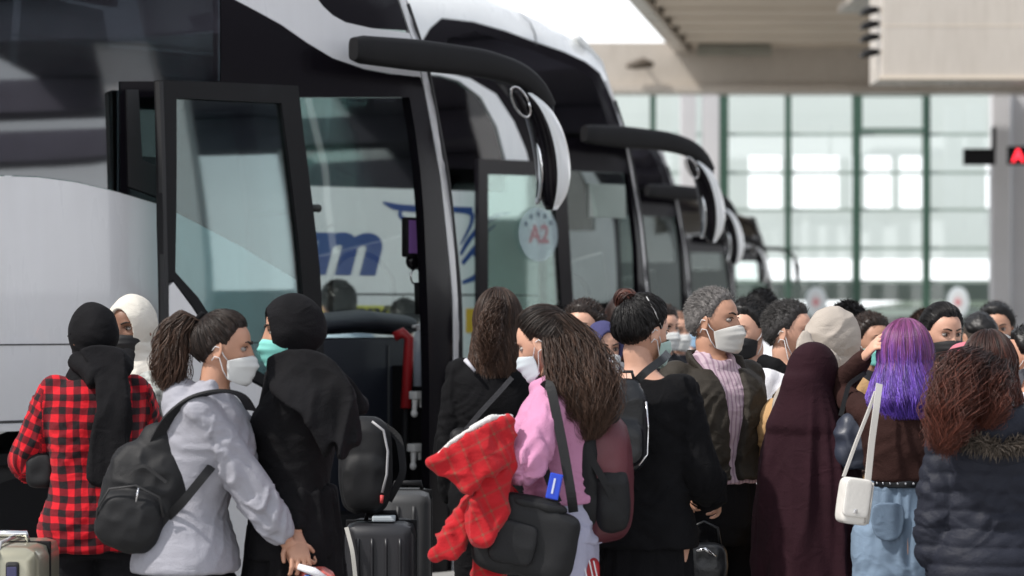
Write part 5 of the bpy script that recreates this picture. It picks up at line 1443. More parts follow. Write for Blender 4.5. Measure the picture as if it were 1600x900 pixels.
def drop_hair(s, m, parent, length, K=700, n=26, seed=0, curl=.006, freq=3, r=.0022, az=(-180, 180), flare=.02, top=.5, back=0.0, low=.9, parting=True, thick=.018, lenvar=.12, t=(0, 1), tip_curl=0.0):
    """long loose hair: from the crown over the skull, then hanging. az: azimuth range in degrees, 180 = back of head"""
    rs = np.random.default_rng(seed); K = int(K * 2.6); r = r * .52
    a = R(az[0]) + (R(az[1]) - R(az[0])) * rs.random(K)
    k = s.k
    el0 = R(88) - rs.random(K) * R(95)
    P = np.zeros((K, n, 3)); L = length * (1 - lenvar * rs.random(K)) * (1 - .42 * (R(88) - el0) / R(95))
    layer = rs.random(K)
    for j in range(n):
        u = j / (n - 1); arc = u * L            # path length
        rr = .105
        el = el0 - arc / rr
        stop = R(-12)
        e2 = np.maximum(el, stop)
        D = np.stack([np.cos(e2) * np.cos(a), np.cos(e2) * np.sin(a), np.sin(e2)], 1)
        S = head_surface(D, thick * (.55 + .6 * layer), False)
        S[:, 2] = S[:, 2]
        hang = np.maximum(0, (stop - el)) * rr
        S[:, 0] += np.cos(a) * flare * np.minimum(1, hang / .15) - back * hang
        S[:, 1] += np.sin(a) * flare * np.minimum(1, hang / .15)
        S[:, 2] -= hang
        P[:, j] = S
    tt = np.linspace(0, 1, n)[None, :]
    cl = np.floor(a * 9) * 1.9 + np.floor(layer * 4) * 2.7
    wv = cl[:, None] + tt * freq * 2 * PI + rs.normal(size=(K, 1)) * .4
    amp = curl * sm(.15, .8, tt)
    P[..., 0] += amp * np.sin(wv); P[..., 1] += amp * np.cos(wv * .93 + 1)
    if tip_curl:
        ce = sm(.75, 1, tt) * tip_curl; P[..., 0] -= np.cos(a)[:, None] * ce; P[..., 1] -= np.sin(a)[:, None] * ce
    Q = s.hx(P.reshape(-1, 3)).reshape(K, n, 3)
    rnd = np.clip(.5 + .2 * rs.normal(size=K) + .22 * np.sin(cl * 2.3), 0, 1)
    return strands('hair_length', Q, r * (.7 + .6 * rs.random(K)), m, parent, rnd, t0=t[0], t1=t[1])
def short_hair(s, m, parent, K=900, L=.022, seed=0, low=-.45, line=.05, r=.0010, comb_dir=(-.5, 0, .3), thick=.010):
    D = scalp_roots(s, int(K * 2.2), line, low, seed); K = len(D); rs = np.random.default_rng(seed)
    n = 5; P = np.zeros((K, n, 3)); S = head_surface(D, thick - .004, False)
    dirv = D * .30 + np.array(comb_dir) + rs.normal(size=(K, 3)) * .22; dirv /= np.linalg.norm(dirv, axis=1)[:, None]
    topw = (.30 + .70 * sm(-.1, .6, D[:, 2])) * (.6 + .8 * rs.random(K))
    fe = sm(.0, .30, hairf(D, line)) * (.3 + .7 * sm(low, low + .35, D[:, 2]))
    S = head_surface(D, .002 + (thick - .006) * fe, False)
    for j in range(n):
        u = j / (n - 1); P[:, j] = S + dirv * (L * u * topw)[:, None] - np.array([0, 0, .006]) * u * u
    Q = s.hx(P.reshape(-1, 3)).reshape(K, n, 3)
    return strands('strand_layer', Q, r, m, parent, t0=0, t1=.5)

def slab(g, pts, th, axis=(0, 1, 0)):
    """closed prism from an outline (3D points, roughly planar), thickness th along axis"""
    P = np.array(pts, float); n = len(P); a = np.array(axis, float)
    out = []
    for i in range(n):
        p0, p1, p2, p3 = P[i - 1], P[i], P[(i + 1) % n], P[(i + 2) % n]
        for t in (0, .25, .5, .75): out.append(.5 * ((2 * p1) + (-p0 + p2) * t + (2 * p0 - 5 * p1 + 4 * p2 - p3) * t * t + (-p0 + 3 * p1 - 3 * p2 + p3) * t ** 3))
    P = np.array(out); n = len(P)
    e1 = np.cross(a, [0, 0, 1.0]); e1 /= np.linalg.norm(e1); p1_ = P @ e1
    uv = [Vector((float(p1_[i]), float(P[i, 2]))) for i in range(n)]
    r = geometry.delaunay_2d_cdt(uv, [(i, (i + 1) % n) for i in range(n)], [], 1, 1e-7)
    V2 = np.array([tuple(v) for v in r[0]]); T = [tuple(f) for f in r[2]]
    Q = np.array([P[np.argmin((p1_ - v[0]) ** 2 + (P[:, 2] - v[1]) ** 2)] for v in V2]); m = len(Q)
    V = np.concatenate([Q - a * th / 2, Q + a * th / 2])
    ed = set()
    for t in T:
        for i in range(3): ed.add((t[i], t[(i + 1) % 3]))
    F = [t for t in T] + [tuple(i + m for i in t[::-1]) for t in T]
    F += [(q, p, p + m, q + m) for (p, q) in ed if (q, p) not in ed]
    g.add(V, F); return g
# ------------------------------------------------------------------ bags and straps
def pxloop(th_root, loc, pts):
    return [np.array(wp(a, b, c)) - np.array(loc) for a, b, c in pts]
def strap(name, pts, m, parent, w_=.018, t_=.003, loc=(0, 0, 0), n=30, axis=None):
    """flat webbing along points (world or local)"""
    P = np.array(pts, float) - np.array(loc); d = np.concatenate([[0], np.cumsum(np.linalg.norm(np.diff(P, axis=0), axis=1))]); tt = np.linspace(0, d[-1], n)
    X = np.stack([np.interp(tt, d, P[:, i]) for i in range(3)], 1)
    for _ in range(6): X[1:-1] = .5 * X[1:-1] + .25 * (X[2:] + X[:-2])
    T = np.gradient(X, axis=0); T /= np.linalg.norm(T, axis=1)[:, None]
    V = []; 
    ax = np.array(axis if axis is not None else (0, 1, 0), float)    # the strap's thin direction
    for i in range(n):
        A = np.cross(T[i], ax); A /= np.linalg.norm(A) + 1e-9; B = np.cross(T[i], A)
        for a, b in ((1, 1), (1, -1), (-1, -1), (-1, 1)): V.append(X[i] + A * w_ * a + B * t_ * b)
    F = [(i * 4 + k, i * 4 + (k + 1) % 4, i * 4 + 4 + (k + 1) % 4, i * 4 + 4 + k) for i in range(n - 1) for k in range(4)] + [(0, 3, 2, 1), tuple((n - 1) * 4 + k for k in range(4))]
    return np_mesh(name, V, F, m, parent, smooth=False)
def soft(name, g, m, parent, vox=.008, amp=.005, fr=14, seed=0, smooth=3, vert=False, cuv=None):
    V, F = remesh(g, vox, smooth); N = normals(V, F)
    sc_ = np.array([fr, fr, fr * (.35 if vert else 1)])
    a = vnoise(V * sc_, seed); b = vnoise(V * sc_ * 2.2 + 5, seed + 1)
    V = V + N * (((1 - 2 * np.abs(a)) * .8 + .4 * b) * amp)[:, None]
    at = {'cuv': cuv(V)} if cuv else None
    return np_mesh(name, V, F, m, parent, attrs=at)
def rounded(g, c, r, sq=.55, n=24, m=14):
    V = []; F = []
    f = lambda t: math.copysign(abs(t) ** sq, t)
    t_ = G(); t_.ell((0, 0, 0), (1, 1, 1), n, m)
    v = t_.verts(); v = np.sign(v) * np.abs(v) ** sq; v = v * np.array(r) + np.array(c)
    g.add(v, t_.F); return g

C_BLACK = cloth('black', (.0055, .0055, .0065), var=.2); C_BLACK2 = cloth('black_soft', (.008, .0078, .009), var=.25)
C_CHAR = cloth('charcoal', (.018, .018, .021)); C_JEAN = cloth('black_jeans', (.008, .009, .011), bscale=300)
C_DENIM = cloth('pale_denim', (.19, .26, .35), var=.22, vscale=5, bscale=320); C_GJEAN = cloth('grey_denim', (.30, .32, .34), var=.2, bscale=300)
C_HOOD = cloth('heather_grey', (.33, .33, .37), var=.07, bscale=260); C_WHITE = cloth('white', (.72, .72, .75), var=.05); C_CREAM = cloth('cream', (.66, .63, .56), var=.08)
C_PINK = cloth('pink', (.54, .25, .40), var=.06); C_LILAC = cloth('lilac_white', (.42, .42, .54), var=.05)
C_BEIGE = cloth('beige_scarf', (.41, .365, .32), var=.08); C_TAN = cloth('camel', (.50, .31, .15), var=.08); C_BURG = cloth('burgundy', (.022, .007, .011), var=.15)
C_BURG2 = cloth('burgundy_skirt', (.055, .011, .022), var=.1); C_BROWN = cloth('dark_brown', (.034, .015, .013), var=.15); C_OLIVE = cloth('olive_black', (.034, .029, .023), rough=.62, var=.25)
C_NAVY = cloth('navy_scarf', (.060, .060, .145), var=.08); C_NAVYP = cloth('navy_puffer', (.020, .022, .032), rough=.55, var=.12); C_ROSE = cloth('rose', (.52, .16, .20), var=.08)
C_SHIRT = plaid('shirt_stripes', (.48, .37, .42), (.32, .22, .28), (.46, .32, .38), pw=.018, duty=.62, warp=.006, single=True); C_LEAT = mat('leather_black', (.008, .009, .011), rough=.34, bump=.3, bscale=110, var=.2)
C_NYL = mat('nylon_black', (.0085, .0088, .010), rough=.6, bump=.3, bscale=260, var=.2, spec=.3); C_MAR = mat('nylon_maroon', (.10, .022, .030), rough=.5, bump=.2, bscale=200, var=.3)
C_GREY2 = cloth('mid_grey', (.16, .16, .17)); C_SHOE = mat('shoe_dark', (.03, .03, .032), rough=.5); C_SHOEW = mat('shoe_white', (.6, .6, .6), rough=.6)
C_PLAID = plaid('plaid_red_black', (.60, .012, .022), (.014, .010, .012), (.16, .008, .014), pw=.052, duty=.5)
C_COAT = plaid('plaid_red_coat', (.42, .014, .020), (.24, .07, .045), (.34, .030, .028), pw=.060, duty=.86, warp=.01)
M_WM = mat('mask_white', (.60, .61, .60), rough=.8, var=.03, bump=.2, bscale=200); M_WG = mat('mask_warm_white', (.55, .54, .51), rough=.8, var=.04); M_TM = mat('mask_teal', (.22, .62, .56), rough=.8, var=.04); M_BM = mat('mask_blue', (.32, .50, .70), rough=.8, var=.04)
M_KM = mat('mask_black', (.012, .012, .013), rough=.75, var=.1); M_GM = mat('mask_green', (.40, .55, .50), rough=.8)
H_DK = hairmat('hair_dark_brown', (.018, .011, .008), (.045, .024, .016)); H_BK = hairmat('hair_black', (.007, .006, .006), (.012, .010, .010)); H_RB = hairmat('hair_red_brown', (.020, .010, .008), (.11, .032, .020))
H_GY = hairmat('hair_grey', (.14, .13, .125), (.22, .21, .20), rough=.6); H_BR = hairmat('hair_brown', (.030, .016, .010), (.075, .040, .026))
def purple_mat():
    m, t, p = _new('hair_purple'); N = t.nodes; L = t.links
    at = N.new('ShaderNodeAttribute'); at.attribute_name = 'hr'; sp = N.new('ShaderNodeSeparateXYZ'); L.new(at.outputs['Vector'], sp.inputs[0])
    cr = N.new('ShaderNodeValToRGB'); e = cr.color_ramp.elements; e[0].color = (.18, .045, .12, 1); e[1].color = (.13, .065, .46, 1)
    for ps, c in ((.22, (.19, .05, .19)), (.5, (.13, .055, .33)), (.8, (.16, .08, .46))): x = e.new(ps); x.color = (*c, 1)
    L.new(sp.outputs[1], cr.inputs[0]); mu = N.new('ShaderNodeMapRange'); mu.inputs[3].default_value = .35; mu.inputs[4].default_value = 1.6; L.new(sp.outputs[0], mu.inputs[0])
    vm = N.new('ShaderNodeVectorMath'); vm.operation = 'SCALE'; L.new(cr.outputs[0], vm.inputs[0]); L.new(mu.outputs[0], vm.inputs['Scale']); L.new(vm.outputs[0], p.inputs['Base Color']); p.inputs['Roughness'].default_value = .4
    return m
H_PU = purple_mat()

def WL(t, pts):
    M = t.matrix_basis.inverted(); return [np.array(M @ Vector([float(x) for x in p])) for p in pts]
def Yof(s): return FPX / s
def opening(P, w0=.035, w1=.05, z0=0, z1=1, push=.055, vneck=True):
    """pushes the front of a jacket inside the shirt, so that the jacket hangs open"""
    def f(V, N, u, v, ia):
        y = V[:, 1]; z = V[:, 2]; h = P.h
        wd = np.interp(z, [z0 * h, .62 * h, .76 * h, .83 * h], [w0, w0, w1, w1 * 1.35])
        sx = P.bend(np.stack([np.zeros(len(V)), np.zeros(len(V)), z], 1))[:, 0]
        m = (1 - sm(.8, 1.15, np.abs(y) / wd)) * (V[:, 0] - sx > .02) * (ia < .5) * (z < .845 * h)
        V = V.copy(); V[:, 0] -= m * push; return V
    return f

# ------------------------------------------------------------------ 1  woman in the plaid shirt
P = Person((0, 0, 0), 1.66, 100, 'person in red and black checked shirt and long black headscarf, seen from behind', tgt=(146, 472, Yof(430)), head=(22, 4, 0),
           armL=((.10, .38, -.92), (1, -.15, .05)), armR=('px', (236, 690, .05), (190, 720, .35)), skin='dark', seed=1, lean=2)
P.body(); P.face()
P.top(C_PLAID, 'checked_shirt', ease=.034, hem=.455, slv=1, flare=.015, gather=.5, amp=.008, bulk=.010, collar=1.1)
P.trousers(C_CHAR, wide=.04); P.shoes(C_SHOE)
def tl(g):
    slab(g, [P.px(*q) for q in ((128, 545, -.10), (150, 585, -.13), (152, 640, -.17), (143, 700, -.185), (138, 745, -.19), (160, 758, -.19), (192, 756, -.19), (200, 700, -.185), (202, 640, -.17), (198, 590, -.14), (190, 545, -.10))], .045, axis=P.local(np.array([P.loc[0], P.loc[1] + 1, 0])))
    slab(g, [P.px(*q) for q in ((176, 740, -.17), (180, 790, -.17), (196, 786, -.17), (200, 740, -.17))], .03, axis=P.local(np.array([P.loc[0], P.loc[1] + 1, 0])))
    g.tube([P.px(118, 560, -.03), P.px(150, 588, -.12), P.px(190, 575, -.10), P.px(200, 555, .0)], [.035, .045, .045, .03], n=12)
P.hijab(C_BLACK2, tail=tl, drape=.82, amp=.005)
P.mask(M_KM)
g = G(); g.tube([P.hx([[.09, .030, 0]])[0], P.hx([[.095, .062, .0]])[0], P.hx([[.0, .094, .005]])[0]], [.003, .003, .003], n=6); g.obj('glasses', M_PLAS, P.root, True)
c = np.array(wp(64, 735, Yof(430) - .02)); t = thing('shoulder_bag', 'small grey black bag hanging below the elbow of the checked shirt', 'bag', tuple(c))
g = G(); rounded(g, (0, 0, 0), (.052, .045, .065)); soft('pouch', g, C_NYL, t, amp=.004)
strap('strap', WL(t, [wp(70, 712, Yof(430)), wp(82, 700, Yof(430) + .03), wp(92, 640, Yof(430) + .1)]), C_NYL, t, .010)

# ------------------------------------------------------------------ 2  woman with the white scarf
P = Person((0, 0, 0), 1.68, -112, 'person in white headscarf and black mask, facing the camera behind the checked shirt', tgt=(207, 460, Yof(398)), head=(-6, 8, 0), skin='dark', seed=2)
P.body(); P.face()
P.top(mat('speckled_cloth', (.30, .31, .29), rough=.9, var=.9, vscale=26), 'patterned_jacket', ease=.045, hem=.46, collar=1.2, amp=.008)
P.trousers(cloth('pale_camo', (.42, .43, .36), var=.4)); P.shoes(C_SHOEW)
P.hijab(C_CREAM, drape=1.05, amp=.005); P.mask(M_KM)

# ------------------------------------------------------------------ 3  girl in the grey hoodie
P3 = P = Person((0, 0, 0), 1.63, -8, 'person in pale grey hoodie with dark ponytail and white mask, walking right', tgt=(350, 486, Yof(480)), lean=11, head=(2, 4, 0),
           armR=('px', (385, 750, -.10), (462, 868, -.06)), armL=('px', (430, 745, .25), (490, 860, .2)), skin='warm', seed=3, foot=(.28, -.22), hand_curl=(45, 48))
P.body(); P.face()
P.top(C_HOOD, 'hoodie', ease=.030, hem=.475, slv=.97, flare=.030, gather=.35, amp=.008, hood=1.2, bulk=.016)
P.trousers(C_JEAN); P.shoes(C_SHOEW)
hr, _ = P.cap(H_DK, thick=.014, line=.035)
comb(P, H_DK, hr, (-.62, 0, .78), K=900, seed=3, line=.035, lift=.014, r=.0019)
pth = [P.hx([[-.075, 0, .080]])[0], P.hx([[-.125, 0, .100]])[0], P.hx([[-.165, 0, .055]])[0], P.hx([[-.180, -.01, -.03]])[0], P.hx([[-.185, -.01, -.11]])[0], P.hx([[-.19, 0, -.17]])[0]]
tail(P, H_BR, hr, pth, [.018, .034, .048, .058, .060, .040], K=520, curl=.011, freq=2.6, r=.0030, seed=3, name='ponytail')
g = G(); g.tube([P.hx([[-.085, 0, .084]])[0], P.hx([[-.10, 0, .092]])[0]], [.026, .026], n=14); g.obj('hair_band', C_BLACK, hr, True)
P.mask(M_WM)
rs = np.random.default_rng(5)    # fringe strands beside the face
YB = P.loc[1]
c = np.array(wp(232, 768, YB - .10)); t = thing('backpack', 'large slack black backpack on the back of the grey hoodie', 'backpack', tuple(c)); t.rotation_euler = (0, R(13), 0)
g = G(); rounded(g, (0, .02, -.02), (.150, .10, .185), sq=.75); rounded(g, (.01, .02, .13), (.085, .07, .10), sq=.9); rounded(g, (-.03, -.06, -.10), (.105, .06, .10), sq=.7)
soft('bag_body', g, C_NYL, t, amp=.006, fr=16, seed=4, vox=.006)
g = G(); g.tube([(-.125, -.075, -.16), (-.135, -.10, -.08), (-.11, -.118, -.01), (-.03, -.125, .02), (.05, -.115, .0), (.075, -.10, -.06)], [.004] * 6, n=6); g.obj('piping', M_RUB, t, True)
g = G(); g.tube([(-.02, -.125, .015), (-.018, -.128, -.03)], [.004, .003], n=6); g.obj('zip_pull', M_CHROME, t, True)
strap('zip', [(-.09, -.095, .04), (-.02, -.115, .09), (.06, -.10, .05)], M_RUB, t, .005, .003)
strap('strap', WL(t, [wp(238, 700, YB - .13), wp(262, 652, YB - .16), wp(300, 620, YB - .19), wp(345, 609, YB - .20), wp(378, 614, YB - .17), wp(392, 640, YB - .10)]), C_NYL, t, .018, .004, axis=(0, .25, 1))
strap('strap', WL(t, [wp(262, 808, YB - .16), wp(285, 785, YB - .21), wp(320, 742, YB - .21), wp(330, 730, YB - .16)]), C_NYL, t, .014, .004)
c = np.array(wp(492, 905, YB - .05)); t = thing('shopping_bag', 'bunched glossy red, blue and white shopping bag held by the grey hoodie wearer', 'bag', tuple(c))
g = G(); rounded(g, (0, 0, -.06), (.07, .05, .09), sq=.8); soft('bag_body', g, mat('bag_print', (.45, .10, .08), rough=.35, var=1.0, vscale=22), t, amp=.016, fr=24)
g = G(); g.tube([(-.05, -.05, .045), (0, -.06, .03), (.05, -.05, .0)], [.010, .014, .008], n=8); g.obj('handle', C_WHITE, t, True)
g = G(); rounded(g, (-.02, -.05, -.01), (.014, .012, .03)); g.obj('blue_flap', mat('bag_blue', (.02, .10, .35), rough=.4), t, True)

# ------------------------------------------------------------------ 4  woman in the black abaya
P = Person((0, 0, 0), 1.66, 176, 'person in long black robe and black headscarf with teal mask, facing left', tgt=(458, 459, Yof(472)), head=(14, 4, 0),
           armL=('px', (440, 740, -.12), (462, 838, -.14)), skin='warm', seed=4, hand_curl=(35, 35), lean=-1)
P.body(); P.face()
P.top(C_BLACK2, 'robe_top', ease=.020, hem=.48, slv=.97, amp=.0045, bulk=.012, flare=.02)
P.skirt(C_BLACK2, 'robe_skirt', top=.62, ease=.036, flare=.10, amp=.016); P.shoes(C_SHOE)
def tl(g):
    ax_ = P.local(np.array([P.loc[0], P.loc[1] + 1, 0]))
    slab(g, [P.px(*q) for q in ((420, 560, -.12), (470, 545, -.14), (515, 560, -.15), (545, 600, -.18), (556, 650, -.20), (560, 690, -.21), (545, 700, -.22), (535, 716, -.22), (522, 690, -.23), (508, 712, -.23), (495, 690, -.23), (476, 650, -.235), (448, 632, -.225), (424, 605, -.17))], .06, axis=ax_)
    slab(g, [P.px(*q) for q in ((480, 560, .02), (525, 575, .03), (560, 610, .05), (572, 640, .05), (545, 640, .05), (500, 600, .04))], .06, axis=ax_)
P.hijab(C_BLACK2, tail=tl, drape=.85, amp=.005, crown=-.0); P.mask(M_TM)

# ------------------------------------------------------------------ suitcases
def suitcase(loc, wd, dp, ht, m, label, handle=.25, rz=0, ribs=6, trim=M_PLAS, group=None):
    t = thing('suitcase', label, 'suitcase', loc, rz, group)
    g = G(); g.box((-wd / 2, -dp / 2, .045), (wd / 2, dp / 2, ht), bev=.045); g.obj('shell', m, t, auto=60)
    for i in range(ribs):
        x = -wd / 2 + wd * (i + 1) / (ribs + 1)
        g = G(); g.tube([(x, -dp / 2 - .001, .10), (x, -dp / 2 - .004, .13), (x, -dp / 2 - .004, ht - .09), (x, -dp / 2 - .001, ht - .055)], [.006] * 4, n=8); g.obj('rib', m, t, True)
    g = G(); g.box((-wd / 2 - .004, -.010, .042), (wd / 2 + .004, .010, ht + .004), bev=.004); g.obj('zip', M_PLAS, t)
    g = G(); g.tube([(-.06, 0, ht), (-.055, 0, ht + .03), (.055, 0, ht + .03), (.06, 0, ht)], [.010, .012, .012, .010], n=8); g.obj('top_handle', trim, t, True)
    if handle:
        g = G()
        g.tube([(-.09, dp * .3, ht - .05), (-.09, dp * .3, ht + handle), (.09, dp * .3, ht + handle), (.09, dp * .3, ht - .05)], [.009] * 4, n=8); g.obj('pull_handle', M_CHROME, t, True)
    for sx in (-1, 1):
        for sy in (-1, 1):
            g = G(); c_ = (sx * (wd / 2 - .05), sy * (dp / 2 - .05)); g.tube([(c_[0] - .012, c_[1], .028), (c_[0] + .012, c_[1], .028)], [.027, .027], n=14); g.tube([(c_[0], c_[1], .03), (c_[0], c_[1], .06)], [.012, .018], n=8); g.obj('wheel', M_RUB, t, True)
    return t
M_CHAMP = mat('case_champagne', (.42, .40, .30), rough=.33, metal=.55, var=.06, coat=.3)
c = wp(30, 900, 9.9)
t = suitcase((c.x - .03, 9.9, 0), .27, .50, .825, M_CHAMP, 'champagne hard shell suitcase at the left edge by the coach wheel', handle=0, ribs=3, trim=M_CHROME)
g = G(); g.box((.03, -.275, .66), (.075, -.252, .78), bev=.01); g.obj('lock', M_RUB, t); g = G(); g.box((.035, -.280, .685), (.07, -.2755, .765), bev=.004); g.obj('dial', mat('lock_navy', (.05, .05, .12), rough=.3), t)
g = G(); g.tube([(.0, -.256, .12), (.0, -.258, .80), (.0, -.2, .838), (0, .2, .838)], [.007] * 4, n=8); g.obj('band', M_SILVER, t, True)
t = suitcase((wp(596, 900, 11.3).x, 11.3, 0), .27, .40, .80, mat('case_black', (.02, .02, .023), rough=.38, var=.15), 'black suitcase standing in front of the open coach door', handle=0, ribs=4)
strap('luggage_strap', [(-.125, -.22, .79), (-.10, -.235, .70), (-.085, -.23, .55), (-.095, -.23, .40)], mat('strap_white', (.55, .54, .50), rough=.8), t, .008, .003)
g = G(); g.box((-.03, -.15, .806), (.06, -.08, .828), bev=.006); g.obj('label_tag', mat('tag_pale', (.45, .5, .53), rough=.5), t)
t = suitcase((wp(637, 900, 12.3).x, 12.3, 0), .20, .45, .86, mat('case_dark_grey', (.055, .056, .058), rough=.5, var=.12), 'dark grey suitcase farther back, against the coach step', handle=0, ribs=2)
c = np.array([wp(570, 900, 11.2).x, 11.25, .83]); t = thing('backpack', 'black backpack with grey piping standing on the black suitcase', 'backpack', tuple(c))
g = G(); rounded(g, (0, 0, .19), (.105, .10, .19), sq=.62); rounded(g, (.0, -.07, .13), (.085, .05, .11), sq=.6); soft('bag_body', g, C_NYL, t, amp=.004)
g = G(); g.tube([(.03, -.10, .365), (.075, -.10, .33), (.092, -.105, .25), (.088, -.11, .16), (.07, -.112, .09)], [.005] * 5, n=8); g.obj('piping', mat('piping_grey', (.35, .35, .36), rough=.4), t, True)
g = G(); g.tube([(.07, -.115, .08), (.068, -.12, .05)], [.008, .006], n=8); g.obj('zip_pull', mat('pull_red', (.5, .05, .05)), t, True)
strap('strap', [(.04, .08, .36), (.13, .05, .30), (.15, .02, .16), (.09, .02, .05)], C_NYL, t, .014, .004)

# ------------------------------------------------------------------ 6  woman with dark brown hair by the pillar
P = Person((0, 0, 0), 1.70, 86, 'person in black jacket with long dark brown hair, back turned, beside the coach pillar', tgt=(778, 452, Yof(385)), head=(6, 4, 0), skin='warm', seed=6)
P.body(); P.face()
P.top(C_BLACK, 'jacket', ease=.028, hem=.47, amp=.008, bulk=.010); P.trousers(C_BLACK2, wide=.02); P.shoes(C_SHOE)
hr, _ = P.cap(H_DK, thick=.015, line=.05)
comb(P, H_DK, hr, (-.7, 0, .5), K=700, seed=6, r=.002)
drop_hair(P, H_BR, hr, .40, K=900, seed=6, az=(70, 290), curl=.010, freq=2.2, r=.0026, thick=.022, flare=.02)
tail(P, H_BR, hr, [P.hx([[-.09, 0, .06]])[0], P.hx([[-.14, .0, .07]])[0], P.hx([[-.17, .03, .0]])[0], P.hx([[-.17, .05, -.10]])[0], P.hx([[-.15, .06, -.19]])[0]], [.02, .035, .045, .045, .02], K=200, curl=.012, seed=61, name='ponytail')
P.mask(M_GM)
YB = P.loc[1]
c = np.array(wp(752, 640, YB - .22)); t = thing('shoulder_bag', 'thin black strap bag across the back of the black jacket by the pillar', 'bag', tuple(c))
strap('strap', WL(t, [wp(800, 590, YB - .16), wp(778, 615, YB - .185), wp(750, 645, YB - .19), wp(728, 672, YB - .17)]), cloth('webbing_grey', (.06, .06, .065)), t, .010, .003)
g = G(); rounded(g, WL(t, [wp(722, 700, YB - .10)])[0], (.05, .05, .08)); soft('pouch', g, C_NYL, t)
g = G(); g.tube(WL(t, [wp(727, 562, YB - .13), wp(742, 580, YB - .16)]), [.010, .006], n=8); g.obj('strap_clip', mat('clip_pale', (.5, .5, .55)), t, True)

# ------------------------------------------------------------------ 7  woman in the pink sweatshirt
P7 = P = Person((0, 0, 0), 1.60, 172, 'person in pink sweatshirt with long dark hair and pale mask, looking down to the left', tgt=(850, 478, Yof(470)), lean=3, head=(-12, 20, 0),
           armL=('px', (822, 728, -.16), (772, 702, -.20)), armR=('px', (800, 730, .16), (750, 720, .05)), skin='light', seed=7, hand_curl=(30, 30))
P.body(); P.face()
P.top(C_PINK, 'sweatshirt', ease=.026, hem=.600, slv=.97, gather=.45, amp=.008, bulk=.022, collar=1.0)
g = G(); P.torso(g, .52, .66, .020); P.cloth('shirt_hem', g, C_LILAC, amp=.006)
P.trousers(C_LILAC, wide=.03); P.shoes(C_SHOEW)
hr, _ = P.cap(H_DK, thick=.014, line=.03)
comb(P, H_DK, hr, (-.80, 0, .45), K=1000, seed=7, line=.03, lift=.015, r=.0019)
tail(P, H_BR, hr, [P.hx([[-.06, 0, .06]])[0], P.px(893, 530, -.02), P.px(912, 570, -.05), P.px(925, 610, -.10), P.px(930, 650, -.12), P.px(922, 690, -.12)], [.045, .062, .078, .086, .075, .030], K=1150, n=34, curl=.013, freq=3.0, r=.0024, seed=7)
tail(P, H_BR, hr, [P.hx([[-.04, .06, .0]])[0], P.px(868, 575, -.12), P.px(880, 620, -.16), P.px(902, 660, -.16)], [.022, .035, .045, .02], K=260, n=26, curl=.010, freq=2.4, r=.0022, seed=71)
P.mask(M_BM if False else mat('mask_pale_blue', (.55, .62, .66), rough=.8, var=.05))
YB = P.loc[1]
# coat over her arm
Yc = YB - .34
c = np.array(wp(730, 740, Yc)); t = thing('coat', 'bright red checked coat with white fleece lining, carried over the arm of the pink sweatshirt', 'coat', tuple(c))
L_ = lambda px, py, dy=0.0: np.array(wp(px, py, Yc + dy)) - c
g = G()
slab(g, [L_(*q) for q in ((800, 655, .05), (765, 660, -.02), (735, 676, -.05), (700, 698, -.06), (670, 723, -.05), (690, 746, -.05), (722, 768, -.05), (742, 762, -.05), (765, 738, -.05), (795, 716, .0))], .055)
slab(g, [L_(*q) for q in ((800, 700, .03), (765, 733, .0), (742, 775, -.03), (733, 812, -.04), (735, 838, -.04), (752, 850, -.04), (772, 838, -.03), (788, 800, .0), (802, 760, .03))], .07)
slab(g, [L_(*q) for q in ((765, 735, .06), (735, 775, .05), (708, 812, .04), (690, 840, .03), (676, 858, .02), (682, 872, .02), (696, 870, .02), (712, 872, .02), (722, 850, .02), (740, 825, .04), (765, 800, .05))], .06)
slab(g, [L_(*q) for q in ((790, 740, .12), (765, 800, .12), (748, 870, .12), (738, 930, .12), (775, 930, .12), (800, 860, .12), (805, 780, .12))], .06)
V, F = remesh(g, .006, 7); N = normals(V, F)
a_ = vnoise(np.stack([V[:, 0] * 22 + V[:, 2] * 12, V[:, 1] * 14, V[:, 2] * 6 - V[:, 0] * 4], 1), 3); b_ = vnoise(V * 30, 4); c_ = vnoise(V * 9, 8)
V = V + N * ((1 - 2.4 * np.abs(a_)) * .012 + (1 - 2.4 * np.abs(vnoise(V * np.array([15, 15, 24]) + 3, 5))) * .006 + c_ * .010)[:, None]
np_mesh('coat_body', V, F, C_COAT, t, attrs={'cuv': np.stack([V[:, 0] + V[:, 2] * .45, V[:, 2] - V[:, 0] * .5, V[:, 1]], 1)})
g = G(); g.tube([L_(800, 652, .05), L_(768, 653, -.02), L_(738, 669, -.06), L_(704, 692, -.075), L_(676, 717, -.065)], [.010, .011, .009, .007, .004], n=10); soft('fleece_lining', g, cloth('fleece_white', (.74, .72, .70), sheen=.4, bump=1), t, vox=.005, amp=.003, fr=60)
# tote bag at her hip
Yt = YB - .28
c = np.array(wp(824, 835, Yt)); t = thing('tote_bag', 'large slouchy black shoulder bag with a blue tag at the hip of the pink sweatshirt', 'bag', tuple(c)); t.rotation_euler = (0, R(12), 0)
g = G(); rounded(g, (0, 0, -.02), (.165, .075, .115), sq=.42); rounded(g, (-.02, -.01, .07), (.12, .055, .06), sq=.6); soft('bag_body', g, C_NYL, t, vox=.006, amp=.009, fr=9, seed=9)
g = G(); rounded(g, (-.04, -.072, -.03), (.075, .018, .07), sq=.4); soft('front_pocket', g, C_NYL, t, vox=.005, amp=.003, fr=12)
g = G(); rounded(g, (.01, -.01, .10), (.10, .06, .018), sq=.6); soft('flap', g, C_NYL, t, vox=.005, amp=.005, fr=14)
g = G(); g.ell((-.105, -.085, .03), (.006, .004, .006), 10, 6); g.obj('stud', M_CHROME, t, True)
